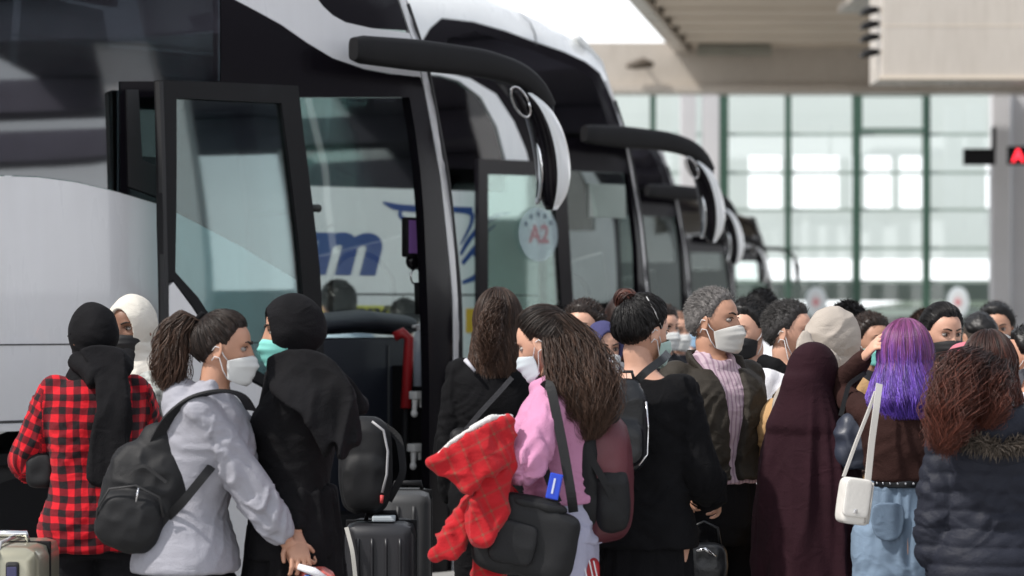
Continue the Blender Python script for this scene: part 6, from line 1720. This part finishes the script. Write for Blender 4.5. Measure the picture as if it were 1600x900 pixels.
strap('strap', WL(t, [wp(850, 605, YB - .17), wp(858, 592, YB - .20), wp(868, 640, YB - .24), wp(880, 700, YB - .27), wp(893, 775, YB - .30), wp(896, 800, YB - .28)]), C_NYL, t, .016, .003)
strap('strap', WL(t, [wp(838, 690, YB - .20), wp(852, 735, YB - .26), wp(872, 785, YB - .28)]), C_NYL, t, .013, .003)
g = G(); q = WL(t, [wp(866, 760, YB - .33)])[0]; g.box(tuple(q - [.021, .004, .042]), tuple(q + [.021, .004, .042]), bev=.004); o = g.obj('luggage_tag', mat('tag_blue', (.015, .06, .55), rough=.3), t)
g = G(); g.box(tuple(q + [-.006, -.006, -.024]), tuple(q + [.0, -.0045, .026])); g.obj('tag_print', mat('tag_print_white', (.6, .65, .8)), o)
# backpack
Yk = YB + .02
c = np.array(wp(937, 735, Yk)); t = thing('backpack', 'dark maroon and black backpack worn by the person in the pink sweatshirt', 'backpack', tuple(c)); t.rotation_euler = (0, R(-4), 0)
g = G(); rounded(g, (0, 0, -.02), (.105, .13, .21), sq=.6); soft('bag_body', g, C_MAR, t, vox=.007, amp=.012, fr=9, seed=12)
g = G(); rounded(g, (.03, -.09, -.09), (.06, .06, .11), sq=.6); soft('side_pocket', g, C_NYL, t, amp=.006, fr=14)
g = G(); rounded(g, (-.045, -.07, .02), (.045, .075, .20), sq=.6); soft('back_panel', g, C_NYL, t, amp=.007)
g = G(); rounded(g, (.0, -.02, .175), (.075, .10, .035), sq=.7); soft('top_flap', g, C_NYL, t, amp=.007)
strap('strap', [(-.06, -.14, .15), (-.03, -.145, .05), (.02, -.150, -.05), (.06, -.14, -.16)], C_NYL, t, .012, .003)
c = np.array(wp(922, 900, Yk - .1)); t = thing('striped_bag', 'red bag with thin white stripes at the bottom, below the maroon backpack', 'bag', tuple(c))
g = G(); rounded(g, (0, 0, 0), (.032, .05, .06), sq=.6); o = soft('bag_body', g, mat('bag_red', (.38, .015, .02), rough=.5), t, amp=.003)
for dx in (-.012, .008, .022): strap('stripe', [(dx - .012, -.055, .055), (dx, -.058, .0), (dx + .008, -.055, -.05)], C_WHITE, o, .0022, .0015)

# ------------------------------------------------------------------ 9  woman in the black sweater with bun
P9 = P = Person((0, 0, 0), 1.66, 76, 'person in black sweater and long black skirt with dark hair in a bun, back turned', tgt=(1005, 462, Yof(450)), head=(-42, 6, 0), skin='light', seed=19,
           armR=((.02, -.20, -1), (.80, -.06, -.35)), armL=((.25, .18, -1), (.8, -.1, -.3)), hand_curl=(35, 30))
P.body(); P.face()
P.top(C_BLACK, 'sweater', ease=.034, hem=.48, amp=.009, bulk=.030, zmax=.838); P.skirt(C_BLACK, top=.62, flare=.09, amp=.014); P.shoes(C_SHOE)
hr, _ = P.cap(H_BK, thick=.016, line=.05, bump=.007)
comb(P, H_BK, hr, (-.55, .1, .85), K=900, seed=19, lift=.017, r=.0022, wob=.004)
bun = P.hx([[-.070, .025, .100]])[0]; rs = np.random.default_rng(9); PP = []
for i in range(260):
    a = rs.random() * 6.28; r_ = .018 + .018 * rs.random(); e = rs.normal() * .5
    th_ = a + np.linspace(0, 2.6, 14); ax1 = np.array([math.cos(e), math.sin(e), .3]); ax1 /= np.linalg.norm(ax1); ax2 = np.cross(ax1, [0, 0, 1.]); ax2 /= np.linalg.norm(ax2); ax3 = np.cross(ax1, ax2)
    PP.append(bun + r_ * (np.cos(th_)[:, None] * ax2 + np.sin(th_)[:, None] * ax3) + ax1 * rs.normal() * .012)
strands('bun', np.array(PP), .003, H_RB, hr)
P.mask(M_GM)
g = G(); g.tube([P.hx([[.02, -.085, .01]])[0], P.hx([[-.02, -.090, .06]])[0], P.hx([[-.035, -.05, .115]])[0]], [.0022] * 3, n=6); g.obj('head_strap', mat('strap_grey', (.4, .4, .4)), P.root, True)
YB = P.loc[1]
c = np.array(wp(978, 668, YB - .20)); t = thing('backpack', 'small shiny black leather backpack on the back of the black sweater', 'backpack', tuple(c))
g = G(); rounded(g, (0, 0, 0), (.075, .055, .150), sq=.62); rounded(g, (.0, -.045, -.05), (.058, .03, .075), sq=.55); rounded(g, (0, 0, .135), (.05, .035, .03), sq=.8); soft('bag_body', g, C_LEAT, t, vox=.006, amp=.006, fr=12, seed=21)
strap('strap', WL(t, [wp(985, 605, YB - .18), wp(1010, 580, YB - .19), wp(1035, 562, YB - .165), wp(1044, 552, YB - .10)]), C_LEAT, t, .014, .003)
strap('strap', WL(t, [wp(962, 600, YB - .18), wp(954, 580, YB - .17), wp(950, 562, YB - .10)]), mat('strap_bluegrey', (.20, .22, .32), rough=.6), t, .013, .003)
g = G(); P_ = [(-.06 * 0 + .066, -.055, .09), (.074, -.05, .0), (.070, -.055, -.09), (.04, -.07, -.125)]; g.tube(P_, [.0035] * 4, n=6); g.obj('zip', M_CHROME, t, True)
g = G(); g.tube([(-.03, .0, .155), (-.02, 0, .19), (.02, 0, .19), (.03, 0, .155)], [.006] * 4, n=8); g.obj('handle', C_LEAT, t, True)

# ------------------------------------------------------------------ 10  grey haired man in the open jacket
P10 = P = Person((0, 0, 0), 1.73, -58, 'grey haired person in open dark olive jacket and striped lilac shirt, white mask, looking right', tgt=(1116, 449, Yof(418)), head=(30, -2, 0), female=False, skin='warm', seed=10,
           armR=('px', (1052, 690, .02), (1066, 752, -.12)), armL=('px', (1168, 690, .12), (1152, 760, .02)), hand_curl=(30, 30))
P.body(); P.face()
P.top(C_SHIRT, 'shirt', ease=.014, hem=.575, amp=.006, zmax=.842, collar=1.0)
P.top(C_OLIVE, 'jacket', ease=.040, hem=.585, slv=.98, amp=.010, gather=.3, bulk=.014, zmax=.835, extra=opening(P, .018, .046), collar=0)
for sd in (1, -1):      # jacket collar flaps
    g = G(); n_ = P.neck
    g.tube([n_ + [-.075, sd * .01, .012], n_ + [-.05, sd * .07, .010], n_ + [.02, sd * .105, -.01], n_ + [.095, sd * .085, -.07]], [(.014, .026), (.015, .030), (.014, .032), (.010, .022)], n=10)
    P.cloth('collar', g, C_OLIVE, amp=.002)
    g = G(); n_ = P.neck; g.tube([n_ + [-.03, sd * .055, .02], n_ + [.045, sd * .050, .008], n_ + [.085, sd * .035, -.045]], [(.008, .018), (.008, .020), (.005, .010)], n=10); P.cloth('shirt_collar', g, C_SHIRT, amp=.001, vox=.005)
P.trousers(C_BLACK, wide=.02, ease=.018, top=.64); P.shoes(C_SHOE)
hr, _ = P.cap(H_GY, thick=.012, line=.015, low=-.42, bump=.0015); short_hair(P, H_GY, hr, K=2200, L=.020, seed=10, line=.015, thick=.012)
P.mask(M_WG)
c = np.array(wp(1100, 868, Yof(415) - .3)); t = thing('handbag', 'small black handbag with metal clasp, low between the long black skirt and the black trousers', 'bag', tuple(c))
g = G(); rounded(g, (0, 0, -.03), (.085, .04, .075), sq=.45); soft('bag_body', g, C_LEAT, t, amp=.004)
g = G(); g.tube([(-.06, 0, .04), (-.05, 0, .10), (0, 0, .125), (.05, 0, .10), (.06, 0, .04)], [.006] * 5, n=8); g.obj('handle', C_LEAT, t, True)
g = G(); g.tube([(-.03, -.042, .02), (0, -.045, .028), (.04, -.042, .0)], [.005, .008, .004], n=8); g.obj('clasp', M_CHROME, t, True)

# ------------------------------------------------------------------ 11, 12, 13
P = Person((0, 0, 0), 1.68, -122, 'person in black mask, black jacket and pale grey jeans, half hidden behind the olive jacket', tgt=(1168, 471, Yof(372)), head=(-8, 4, 0), female=False, skin='light', seed=11, q=1.2)
P.body(); P.face(); P.top(C_BLACK2, 'jacket', ease=.035, hem=.48, collar=.9); P.trousers(C_GJEAN, wide=.025); P.shoes(C_SHOE)
hr, _ = P.cap(H_BK, thick=.022, line=.02, low=-.35, bump=.002); short_hair(P, H_BK, hr, K=1500, L=.030, seed=11, low=-.3, thick=.020, line=.02); P.mask(M_KM)
P = Person((0, 0, 0), 1.78, 80, 'tall person in white shirt with short black hair, back turned, farther behind the black mask', tgt=(1190, 453, Yof(300)), female=False, skin='warm', seed=12, q=1.5)
P.body(); P.top(C_WHITE, 'shirt', ease=.03, hem=.48, collar=1.1); P.trousers(C_CHAR); P.shoes(C_SHOE)
hr, _ = P.cap(H_BK, thick=.020, line=.03, low=-.4, bump=.002); short_hair(P, H_BK, hr, K=1000, L=.024, seed=12, thick=.018)
P = Person((0, 0, 0), 1.68, -38, 'person with greying hair in white hoodie with black hood lining, mask pulled under the chin', tgt=(1234, 471, Yof(392)), head=(14, 0, 0), female=False, skin='light', seed=13, q=1.1)
P.body(); P.face(); P.top(C_WHITE, 'hoodie', ease=.040, hem=.47, amp=.009); P.trousers(C_JEAN); P.shoes(C_SHOEW)
g = G(); n_ = P.neck; PP = []
for sd in (1, -1):
    g.tube([n_ + [-.09, 0, .0], n_ + [-.06, sd * .07, .02], n_ + [.02, sd * .105, .012], n_ + [.09, sd * .065, -.06], n_ + [.115, sd * .03, -.13]], [.035, .034, .028, .020, .010], n=12)
P.cloth('hood_lining', g, C_BLACK, amp=.003)
for sd in (1, -1):
    g = G(); g.tube([n_ + [.118, sd * .045, -.09], n_ + [.138, sd * .055, -.15], n_ + [.142, sd * .05, -.24]], [.004] * 3, n=6); g.obj('drawstring', C_BLACK, P.root, True)
hr, _ = P.cap(hairmat('hair_salt', (.030, .028, .028), (.09, .085, .08), rough=.6), thick=.015, line=.03, low=-.38, bump=.002); short_hair(P, MATS['hair_salt'], hr, K=1800, L=.026, seed=13, thick=.014, line=.03)
P.mask(mat('mask_grey', (.40, .39, .38), rough=.8), chin=-.050)

# ------------------------------------------------------------------ 14  beige scarf, camel coat
P14 = P = Person((0, 0, 0), 1.64, 38, 'person in draped pale beige headscarf and camel coat, turned away to the right', tgt=(1302, 481, Yof(416)), head=(-12, 2, 0), skin='light', seed=14,
           armL=('px', (1212, 660, .0), (1205, 740, .1)))
P.body(); P.face(); P.top(C_TAN, 'coat', ease=.045, hem=.34, amp=.010, bulk=.02, flare=.03); P.trousers(C_DENIM); P.shoes(C_SHOE)
def tl(g):
    slab(g, [P.px(*q) for q in ((1258, 515, -.09), (1240, 555, -.14), (1222, 610, -.19), (1212, 670, -.21), (1216, 700, -.21), (1230, 695, -.21), (1250, 640, -.20), (1285, 580, -.15))], .05, axis=P.local(np.array([P.loc[0], P.loc[1] + 1, 0])))
    g.tube([P.px(1290, 560, -.08), P.px(1262, 590, -.13), P.px(1238, 620, -.18), P.px(1222, 665, -.20), P.px(1220, 700, -.19)], [(.08), .068, .055, .045, .022], n=14)
P.hijab(C_BEIGE, tail=tl, drape=.95, amp=.010, infl=.020); P.mask(M_TM)
c = np.array(wp(1210, 858, Yof(420) - .05)); t = thing('paper_bag', 'plain brown paper bag hanging beside the burgundy cape', 'bag', tuple(c)); t.rotation_euler = (0, 0, R(12))
g = G(); g.box((-.055, -.05, -.10), (.055, .05, .09), bev=.006); g.obj('bag_body', mat('kraft_paper', (.50, .33, .17), rough=.85, var=.08), t)
for yy in (-.045, .045):
    g = G(); g.tube([(-.03, yy, .085), (-.02, yy, .16), (.02, yy, .16), (.03, yy, .085)], [.003] * 4, n=6); g.obj('handle', mat('paper_cord', (.4, .3, .2)), t, True)

# ------------------------------------------------------------------ 15  burgundy cape
P15 = P = Person((0, 0, 0), 1.52, 50, 'person in long burgundy head cape over a wine coloured skirt, seen from behind', tgt=(1270, 536, Yof(442)), seed=15, wfs=.84, head=(-5, 6, 0), armL=((.10, -.05, -1), (.5, -.8, .35)), armR=((.10, .05, -1), (.5, .8, .35)))
P.body()
g = G(); HV = P.hx(head_surface(HD, .020, False)); g.add(HV, [tuple(f) for f in HQ])
k = P.k; h = P.h
rows_ = [(.95, .080, .070), (.92, .100, .088), (.88, .106, .106), (.84, .120, .132), (.80, .136, .158), (.74, .152, .182), (.66, .164, .200), (.55, .170, .212), (.42, .175, .220), (.335, .168, .212)]
zs2 = np.linspace(.335, .93, 44); rr2 = np.array(rows_[::-1])
g.tube([(-.005 - .02 * (z > .8), 0, z * h) for z in zs2], [(np.interp(z, rr2[:, 0], rr2[:, 1]) * k, np.interp(z, rr2[:, 0], rr2[:, 2]) * k) for z in zs2], n=30, frame='z')
V, F = remesh(g, .0075, 8); N = normals(V, F); a3 = np.arctan2(V[:, 1], V[:, 0])
fd = (1 - 2 * np.abs(vnoise(np.stack([np.cos(a3) * 3.2, np.sin(a3) * 3.2, V[:, 2] * 1.3], 1), 5))) * .023 + vnoise(np.stack([np.cos(a3) * 7, np.sin(a3) * 7, V[:, 2] * 2.4], 1), 9) * .008
fd += (1 - 2 * np.abs(vnoise(np.stack([V[:, 1] * 5, V[:, 2] * 9 + np.abs(V[:, 1]) * 14, V[:, 0]], 1), 12))) * .010
V = V + N * (fd * sm(.92 * h, .70 * h, V[:, 2]) + .0015)[:, None]
V[:, 2] -= .10 * (V[:, 2] < .42 * h) * sm(-.2, .25, -V[:, 1]) * sm(.42 * h, .335 * h, V[:, 2]) * -1
L = ((V - P.HC) @ P.HR) / k; q = (L[:, 1] / .050) ** 2 + ((L[:, 2] + .012) / .075) ** 2
V = V - (P.HR @ np.array([1, 0, 0]))[None] * ((1 - sm(.7, 1.1, q)) * (L[:, 0] > .01) * .06)[:, None]
np_mesh('cape', V, F, C_BURG, P.root)
P.skirt(C_BURG2, top=.60, flare=.10, amp=.014); P.shoes(C_SHOE); P.mask(M_KM)

# ------------------------------------------------------------------ 16  purple hair
P16 = P = Person((0, 0, 0), 1.60, 88, 'person with long purple hair, brown top and pale jeans, one hand on the head', tgt=(1415, 503, Yof(450)), stance=.13, head=(0, 4, 0), skin='light', seed=16,
           armL=('px', (1304, 612, .15), (1352, 556, .03)), armR=((.25, -.15, -1), (.8, .2, .1)), hand_curl=(28, 30))
P.body(); P.face()
P.top(C_BROWN, 'top', ease=.012, hem=.655, amp=.004, bulk=.006); P.trousers(C_DENIM, wide=.020, top=.675, amp=.010, extra=lambda V, N, u, v, ia: V - N * (.010 * np.exp(-(V[:, 1] / .011) ** 2) * sm(.62 * P.h, .50 * P.h, V[:, 2]))[:, None])
for sd in (1, -1):
    g = G(); zc = .565 * P.h; ax = -.128 * P.k
    slab(g, [np.array([ax - .004, sd * .075 + a_, zc + b_]) for a_, b_ in ((-.050, .060), (.050, .060), (.048, -.035), (0, -.062), (-.048, -.035))], .010, axis=(1, 0, 0))
    V_, F_ = remesh(g, .004, 2); np_mesh('pocket', V_, F_, cloth('denim_pocket', (.17, .235, .32), var=.2, bscale=320), P.root); P.shoes(C_SHOEW)
g = G(); PP = []
for i in range(41):
    a = 2 * PI * i / 40; PP.append((.004 + .122 * math.cos(a) * P.k, .147 * math.sin(a) * P.k, .6505 * P.h))
g.tube(PP, [(.004, .016)] * 41, n=8); b_ = g.obj('belt', C_LEAT, P.root, True)
for a in np.linspace(R(120), R(240), 12):
    g = G(); g.ell((.004 + .127 * math.cos(a) * P.k, .152 * math.sin(a) * P.k, .6505 * P.h), (.004, .005, .005), 8, 6); g.obj('stud', M_CHROME, b_, True)
hr, _ = P.cap(H_PU, thick=.014, line=.05, tint=(.5, .0))
comb(P, H_PU, hr, (-.3, 0, .95), K=500, seed=16, r=.002, t=(.1, 0), rnd=None)
drop_hair(P, H_PU, hr, .40, K=2300, seed=16, az=(50, 310), curl=.009, freq=2.0, r=.0024, thick=.026, flare=.052, t=(0, 1), tip_curl=.03, lenvar=.16)
YB = P.loc[1]
c = np.array(wp(1335, 783, YB - .27)); t = thing('handbag', 'small white quilted shoulder bag on a chain strap against the pale jeans', 'bag', tuple(c)); t.rotation_euler = (0, R(8), R(12))
g = G(); rounded(g, (0, 0, 0), (.052, .045, .078), sq=.30, n=32, m=20); soft('bag_body', g, mat('bag_white', (.70, .68, .64), rough=.45, var=.04, bump=.2, bscale=90), t, vox=.004, amp=.001)
g = G(); rounded(g, (-.008, -.046, .012), (.046, .008, .064), sq=.28); g.obj('flap', MATS['bag_white'], t, True)
for x in (.030, .042): 
    g = G(); g.tube([(x, -.046, .07), (x, -.050, 0), (x, -.046, -.07)], [.003] * 3, n=6); g.obj('fold', mat('bag_fold', (.45, .43, .40)), t, True)
g = G(); g.box((-.018, -.060, -.040), (-.006, -.055, -.026), bev=.002); g.obj('clasp', M_CHROME, t)
strap('strap', WL(t, [wp(1318, 745, YB - .22), wp(1338, 690, YB - .20), wp(1358, 640, YB - .18), wp(1368, 612, YB - .16)]), mat('strap_pale', (.55, .53, .50), rough=.5), t, .005, .005)
strap('strap', WL(t, [wp(1356, 750, YB - .25), wp(1362, 690, YB - .23), wp(1369, 640, YB - .21), wp(1374, 600, YB - .17)]), MATS['strap_pale'], t, .011, .003)
c = np.array(wp(1336, 690, Yof(450) + .05)); t = thing('shoulder_bag', 'dark navy quilted shoulder bag between the burgundy cape and the purple hair', 'bag', tuple(c))
g = G(); rounded(g, (0, 0, 0), (.075, .06, .095), sq=.7); soft('bag_body', g, mat('bag_navy', (.03, .036, .055), rough=.45, bump=.3, bscale=60), t, amp=.008, fr=18)
strap('strap', [(-.05, 0, .09), (-.02, .02, .20), (.04, .03, .24)], C_NYL, t, .008)

# ------------------------------------------------------------------ 17 .. 22
P = Person((0, 0, 0), 1.66, -82, 'person with parted black hair and black mask, between purple hair and rose headscarf', tgt=(1472, 474, Yof(382)), head=(16, 6, 0), skin='light', seed=17, q=1.1)
P.body(); P.face(); P.top(C_BLACK, 'jacket', ease=.03, hem=.48, collar=.8); P.trousers(C_JEAN); P.shoes(C_SHOE)
hr, _ = P.cap(H_BK, thick=.014, line=.03, low=-.40); comb(P, H_BK, hr, (-.9, 0, .2), K=1000, seed=17, line=.03, r=.002); drop_hair(P, H_BK, hr, .30, K=500, seed=17, az=(100, 260), thick=.018); P.mask(M_KM)
P = Person((0, 0, 0), 1.5, 92, 'person in rose pink headscarf, back turned, mostly behind the auburn hair', tgt=(1508, 536, Yof(405)), seed=18, q=1.3)
P.body(); P.top(C_ROSE, 'jacket', ease=.035, hem=.47); P.trousers(C_JEAN); P.shoes(C_SHOE); P.hijab(C_ROSE, amp=.006, infl=.02)
P = Person((0, 0, 0), 1.62, 108, 'person with short faded grey hair, back turned, left of the white column', tgt=(1530, 488, Yof(330)), female=False, seed=30, q=1.5)
P.body(); P.top(cloth('blue_violet', (.10, .10, .28)), 'jacket', ease=.035, hem=.47, collar=1); P.trousers(C_JEAN); P.shoes(C_SHOE)
hr, _ = P.cap(hairmat('hair_fade', (.055, .042, .034), (.06, .05, .04), rough=.8), thick=.006, line=.05, low=-.55); 
h2, _ = P.cap(H_BK, thick=.018, line=-.20, low=.05, name='hair_top'); h2.parent = hr
P = Person((0, 0, 0), 1.66, -96, 'person with thick black hair and white mask facing the camera before the white column', tgt=(1556, 476, Yof(320)), female=False, seed=31, q=1.5, skin='warm')
P.body(); P.face(); P.top(C_GREY2, 'jacket', ease=.035, hem=.47); P.trousers(C_JEAN); P.shoes(C_SHOE); hr, _ = P.cap(H_BK, thick=.028, line=.0, low=-.3, bump=.002); short_hair(P, H_BK, hr, K=900, L=.024, seed=31, thick=.026, line=.0); P.mask(M_WM)
P = Person((0, 0, 0), 1.6, 120, 'person with brown hair in pale beige scarf, blurred behind the navy parka', tgt=(1578, 530, Yof(362)), seed=22, q=1.5)
P.body(); P.top(C_CREAM, 'jacket', ease=.035, hem=.47, collar=1.6); P.trousers(C_JEAN); P.shoes(C_SHOE); hr, _ = P.cap(H_DK, thick=.02); drop_hair(P, H_DK, hr, .28, K=350, seed=22, az=(90, 270), r=.003)
P = Person((0, 0, 0), 1.66, 165, 'person in white shirt with black hair cut off by the right edge', tgt=(1606, 512, Yof(402)), seed=21, female=False, q=1.2, skin='warm')
P.body(); P.face(); P.top(C_WHITE, 'shirt', ease=.03, hem=.47, amp=.008); P.trousers(C_JEAN); P.shoes(C_SHOE); hr, _ = P.cap(H_BK, thick=.024, line=.0, bump=.002); short_hair(P, H_BK, hr, K=900, L=.024, seed=32, thick=.022, line=.0); P.mask(M_KM)
YB = P.loc[1]; c = np.array(wp(1596, 640, YB)); t = thing('backpack', 'grey strapped backpack of the person in the white shirt at the right edge', 'backpack', (float(c[0]) + .18, YB + .02, float(c[2])))
g = G(); rounded(g, (0.06, 0, 0), (.09, .13, .20), sq=.6); soft('bag_body', g, C_NYL, t); strap('strap', WL(t, [wp(1588, 650, YB - .20), wp(1586, 610, YB - .21), wp(1594, 585, YB - .18), wp(1612, 580, YB - .08)]), cloth('strap_mid', (.10, .10, .11)), t, .018, .004)

# ------------------------------------------------------------------ 20  navy parka with auburn hair
P20 = P = Person((0, 0, 0), 1.56, 92, 'person in navy quilted parka with fur trimmed hood and long curly auburn hair', tgt=(1545, 519, Yof(470)), head=(-4, 4, 0), skin='light', seed=20,
           armL=((-.02, .17, -1), (.10, .06, -1)), armR=((-.02, -.17, -1), (.10, -.06, -1)))
P.body(); P.face()
P.top(C_NAVYP, 'parka', ease=.044, hem=.475, slv=.98, gather=.25, amp=.007, puff=.060, bulk=.012, flare=.020)
P.trousers(cloth('grey_trousers', (.34, .34, .37))); P.shoes(C_SHOE)
g = G(); n_ = P.neck; g.tube([n_ + [-.02, .13, -.03], n_ + [-.10, .09, -.06], n_ + [-.14, 0, -.085], n_ + [-.10, -.09, -.06], n_ + [-.02, -.13, -.03]], [.045, .06, .065, .06, .045], n=14); g.ell(n_ + [-.12, 0, -.13], (.055, .12, .08), 16, 10); hd_ = P.cloth('hood', g, C_NAVYP, amp=.004)
rs = np.random.default_rng(20); K = 2600; A_ = np.linspace(0, 1, K); th_ = R(95) + A_ * R(170)
ctr = np.stack([n_[0] - .03 + .150 * np.cos(th_), .155 * np.sin(th_), n_[2] - .052 + .075 * np.cos(th_) + 0 * th_], 1)
dr = rs.normal(size=(K, 3)); dr /= np.linalg.norm(dr, axis=1)[:, None]; dr[:, 2] += .15
n5 = 6; FP = ctr[:, None, :] + dr[:, None, :] * (np.linspace(.008, .050, n5)[None, :, None] * (.6 + .6 * rs.random((K, 1, 1)))) - np.array([0, 0, 1.])[None, None] * (np.linspace(0, 1, n5) ** 2 * .012)[None, :, None]
strands('fur_trim', FP, .0020, hairmat('fur', (.20, .16, .13), (.085, .07, .055), rough=.8), hd_)
hr, _ = P.cap(H_DK, thick=.018, line=.05)
comb(P, H_DK, hr, (-.3, 0, .95), K=700, seed=20, r=.002)
drop_hair(P, H_RB, hr, .26, K=700, seed=20, az=(70, 290), curl=.010, freq=2, r=.0026, thick=.024, flare=.03)
tail(P, H_RB, hr, [P.hx([[-.07, .03, .02]])[0], P.px(1510, 580, -.14), P.px(1496, 615, -.18), P.px(1480, 655, -.20), P.px(1466, 705, -.19)], [.06, .080, .084, .072, .040], K=1150, n=38, curl=.016, freq=3.6, r=.0024, seed=20, lenvar=.5)
tail(P, H_RB, hr, [P.hx([[-.07, -.02, .0]])[0], P.px(1548, 600, -.15), P.px(1552, 640, -.19), P.px(1545, 675, -.19)], [.05, .06, .055, .03], K=420, n=30, curl=.014, freq=3, r=.0024, seed=201)
P.mask(M_WM)

# ------------------------------------------------------------------ the crowd farther back
def crowd(tgt, yaw, label, hair, top, skin='warm', female=False, mask_=None, scarf=None, head=(0, 0, 0), seed=0, long=False, thick=.022, h=1.68):
    P = Person((0, 0, 0), h, yaw, label, tgt=tgt, head=head, female=female, skin=skin, seed=seed, q=1.6)
    P.body(); 
    if abs((yaw + 90 + 180) % 360 - 180) < 75: P.face()
    P.top(top, 'jacket', ease=.035, hem=.47, amp=.008, collar=.9); P.trousers(C_JEAN, wide=.02); P.shoes(C_SHOE)
    if scarf: P.hijab(scarf, amp=.005)
    else:
        hr, _ = P.cap(hair, thick=thick, line=.02, bump=.002)
        if long: drop_hair(P, hair, hr, .30, K=420, seed=seed, az=(80, 280), r=.003)
        else: short_hair(P, hair, hr, K=900, L=.024, seed=seed, r=.002, thick=thick)
    if mask_: P.mask(mask_)
    return P
crowd((912, 471, Yof(350)), -112, 'person with dark hair and light blue mask, behind the hair of the pink sweatshirt', H_DK, C_GREY2, 'light', mask_=M_BM, seed=40)
crowd((942, 501, Yof(372)), -78, 'person in navy headscarf and white mask facing the camera, left of the black sweater', None, C_BLACK2, 'light', True, M_WM, C_NAVY, seed=41, head=(8, 4, 0))
crowd((975, 462, Yof(335)), 96, 'person with long reddish brown hair, back turned, left of the bun', H_RB, C_CHAR, 'light', True, seed=42, long=True)
crowd((1036, 478, Yof(290)), -50, 'person in white mask seen small between the bun and the grey haired head', H_DK, C_CHAR, 'light', mask_=M_WM, seed=43)
crowd((1058, 486, Yof(262)), -62, 'balding person in white mask, small, just left of the grey haired head', hairmat('hair_thin', (.30, .17, .12), (.30, .17, .12)), C_GREY2, 'light', mask_=M_WM, seed=44, thick=.003)
crowd((1326, 474, Yof(330)), 60, 'person with short black hair, behind the pale beige headscarf', H_BK, C_BLACK, seed=45)
crowd((872, 482, Yof(310)), 120, 'person with black hair, only a dark crown showing above the pink sweatshirt', H_BK, C_CHAR, seed=46)
crowd((946, 478, Yof(290)), 85, 'person with dark hair, small, between the light blue mask and the red brown hair', H_BK, C_CHAR, seed=47)
crowd((527, 443, Yof(262)), 110, 'person with curly black hair seen through the windscreen of the nearest coach', H_BK, cloth('pale_blue', (.45, .55, .65)), seed=48, thick=.03)
crowd((632, 470, Yof(262)), 85, 'person with short dark grey hair seen through the windscreen, beside the yellow strip', hairmat('hair_dgrey', (.045, .045, .045), (.07, .07, .07)), C_CHAR, seed=49)

crowd((1362, 492, Yof(345)), -60, 'person with dark hair and teal mask, glimpsed right of the beige headscarf', H_DK, C_CHAR, 'warm', mask_=M_TM, seed=51)
crowd((1446, 486, Yof(290)), 70, 'person with brown hair seen small above the purple hair', H_BR, C_GREY2, 'light', seed=52)
crowd((1584, 520, Yof(300)), -100, 'person with brown hair and blue mask, small, beside the right edge', H_DK, C_WHITE, 'light', mask_=M_BM, seed=53)
crowd((1092, 482, Yof(255)), -95, 'person in blue mask, tiny, behind the collar of the olive jacket', H_BK, C_WHITE, 'light', mask_=M_BM, seed=54)
crowd((892, 487, Yof(270)), 75, 'person with black hair, small, left of the light blue mask', H_BK, C_GREY2, seed=55)
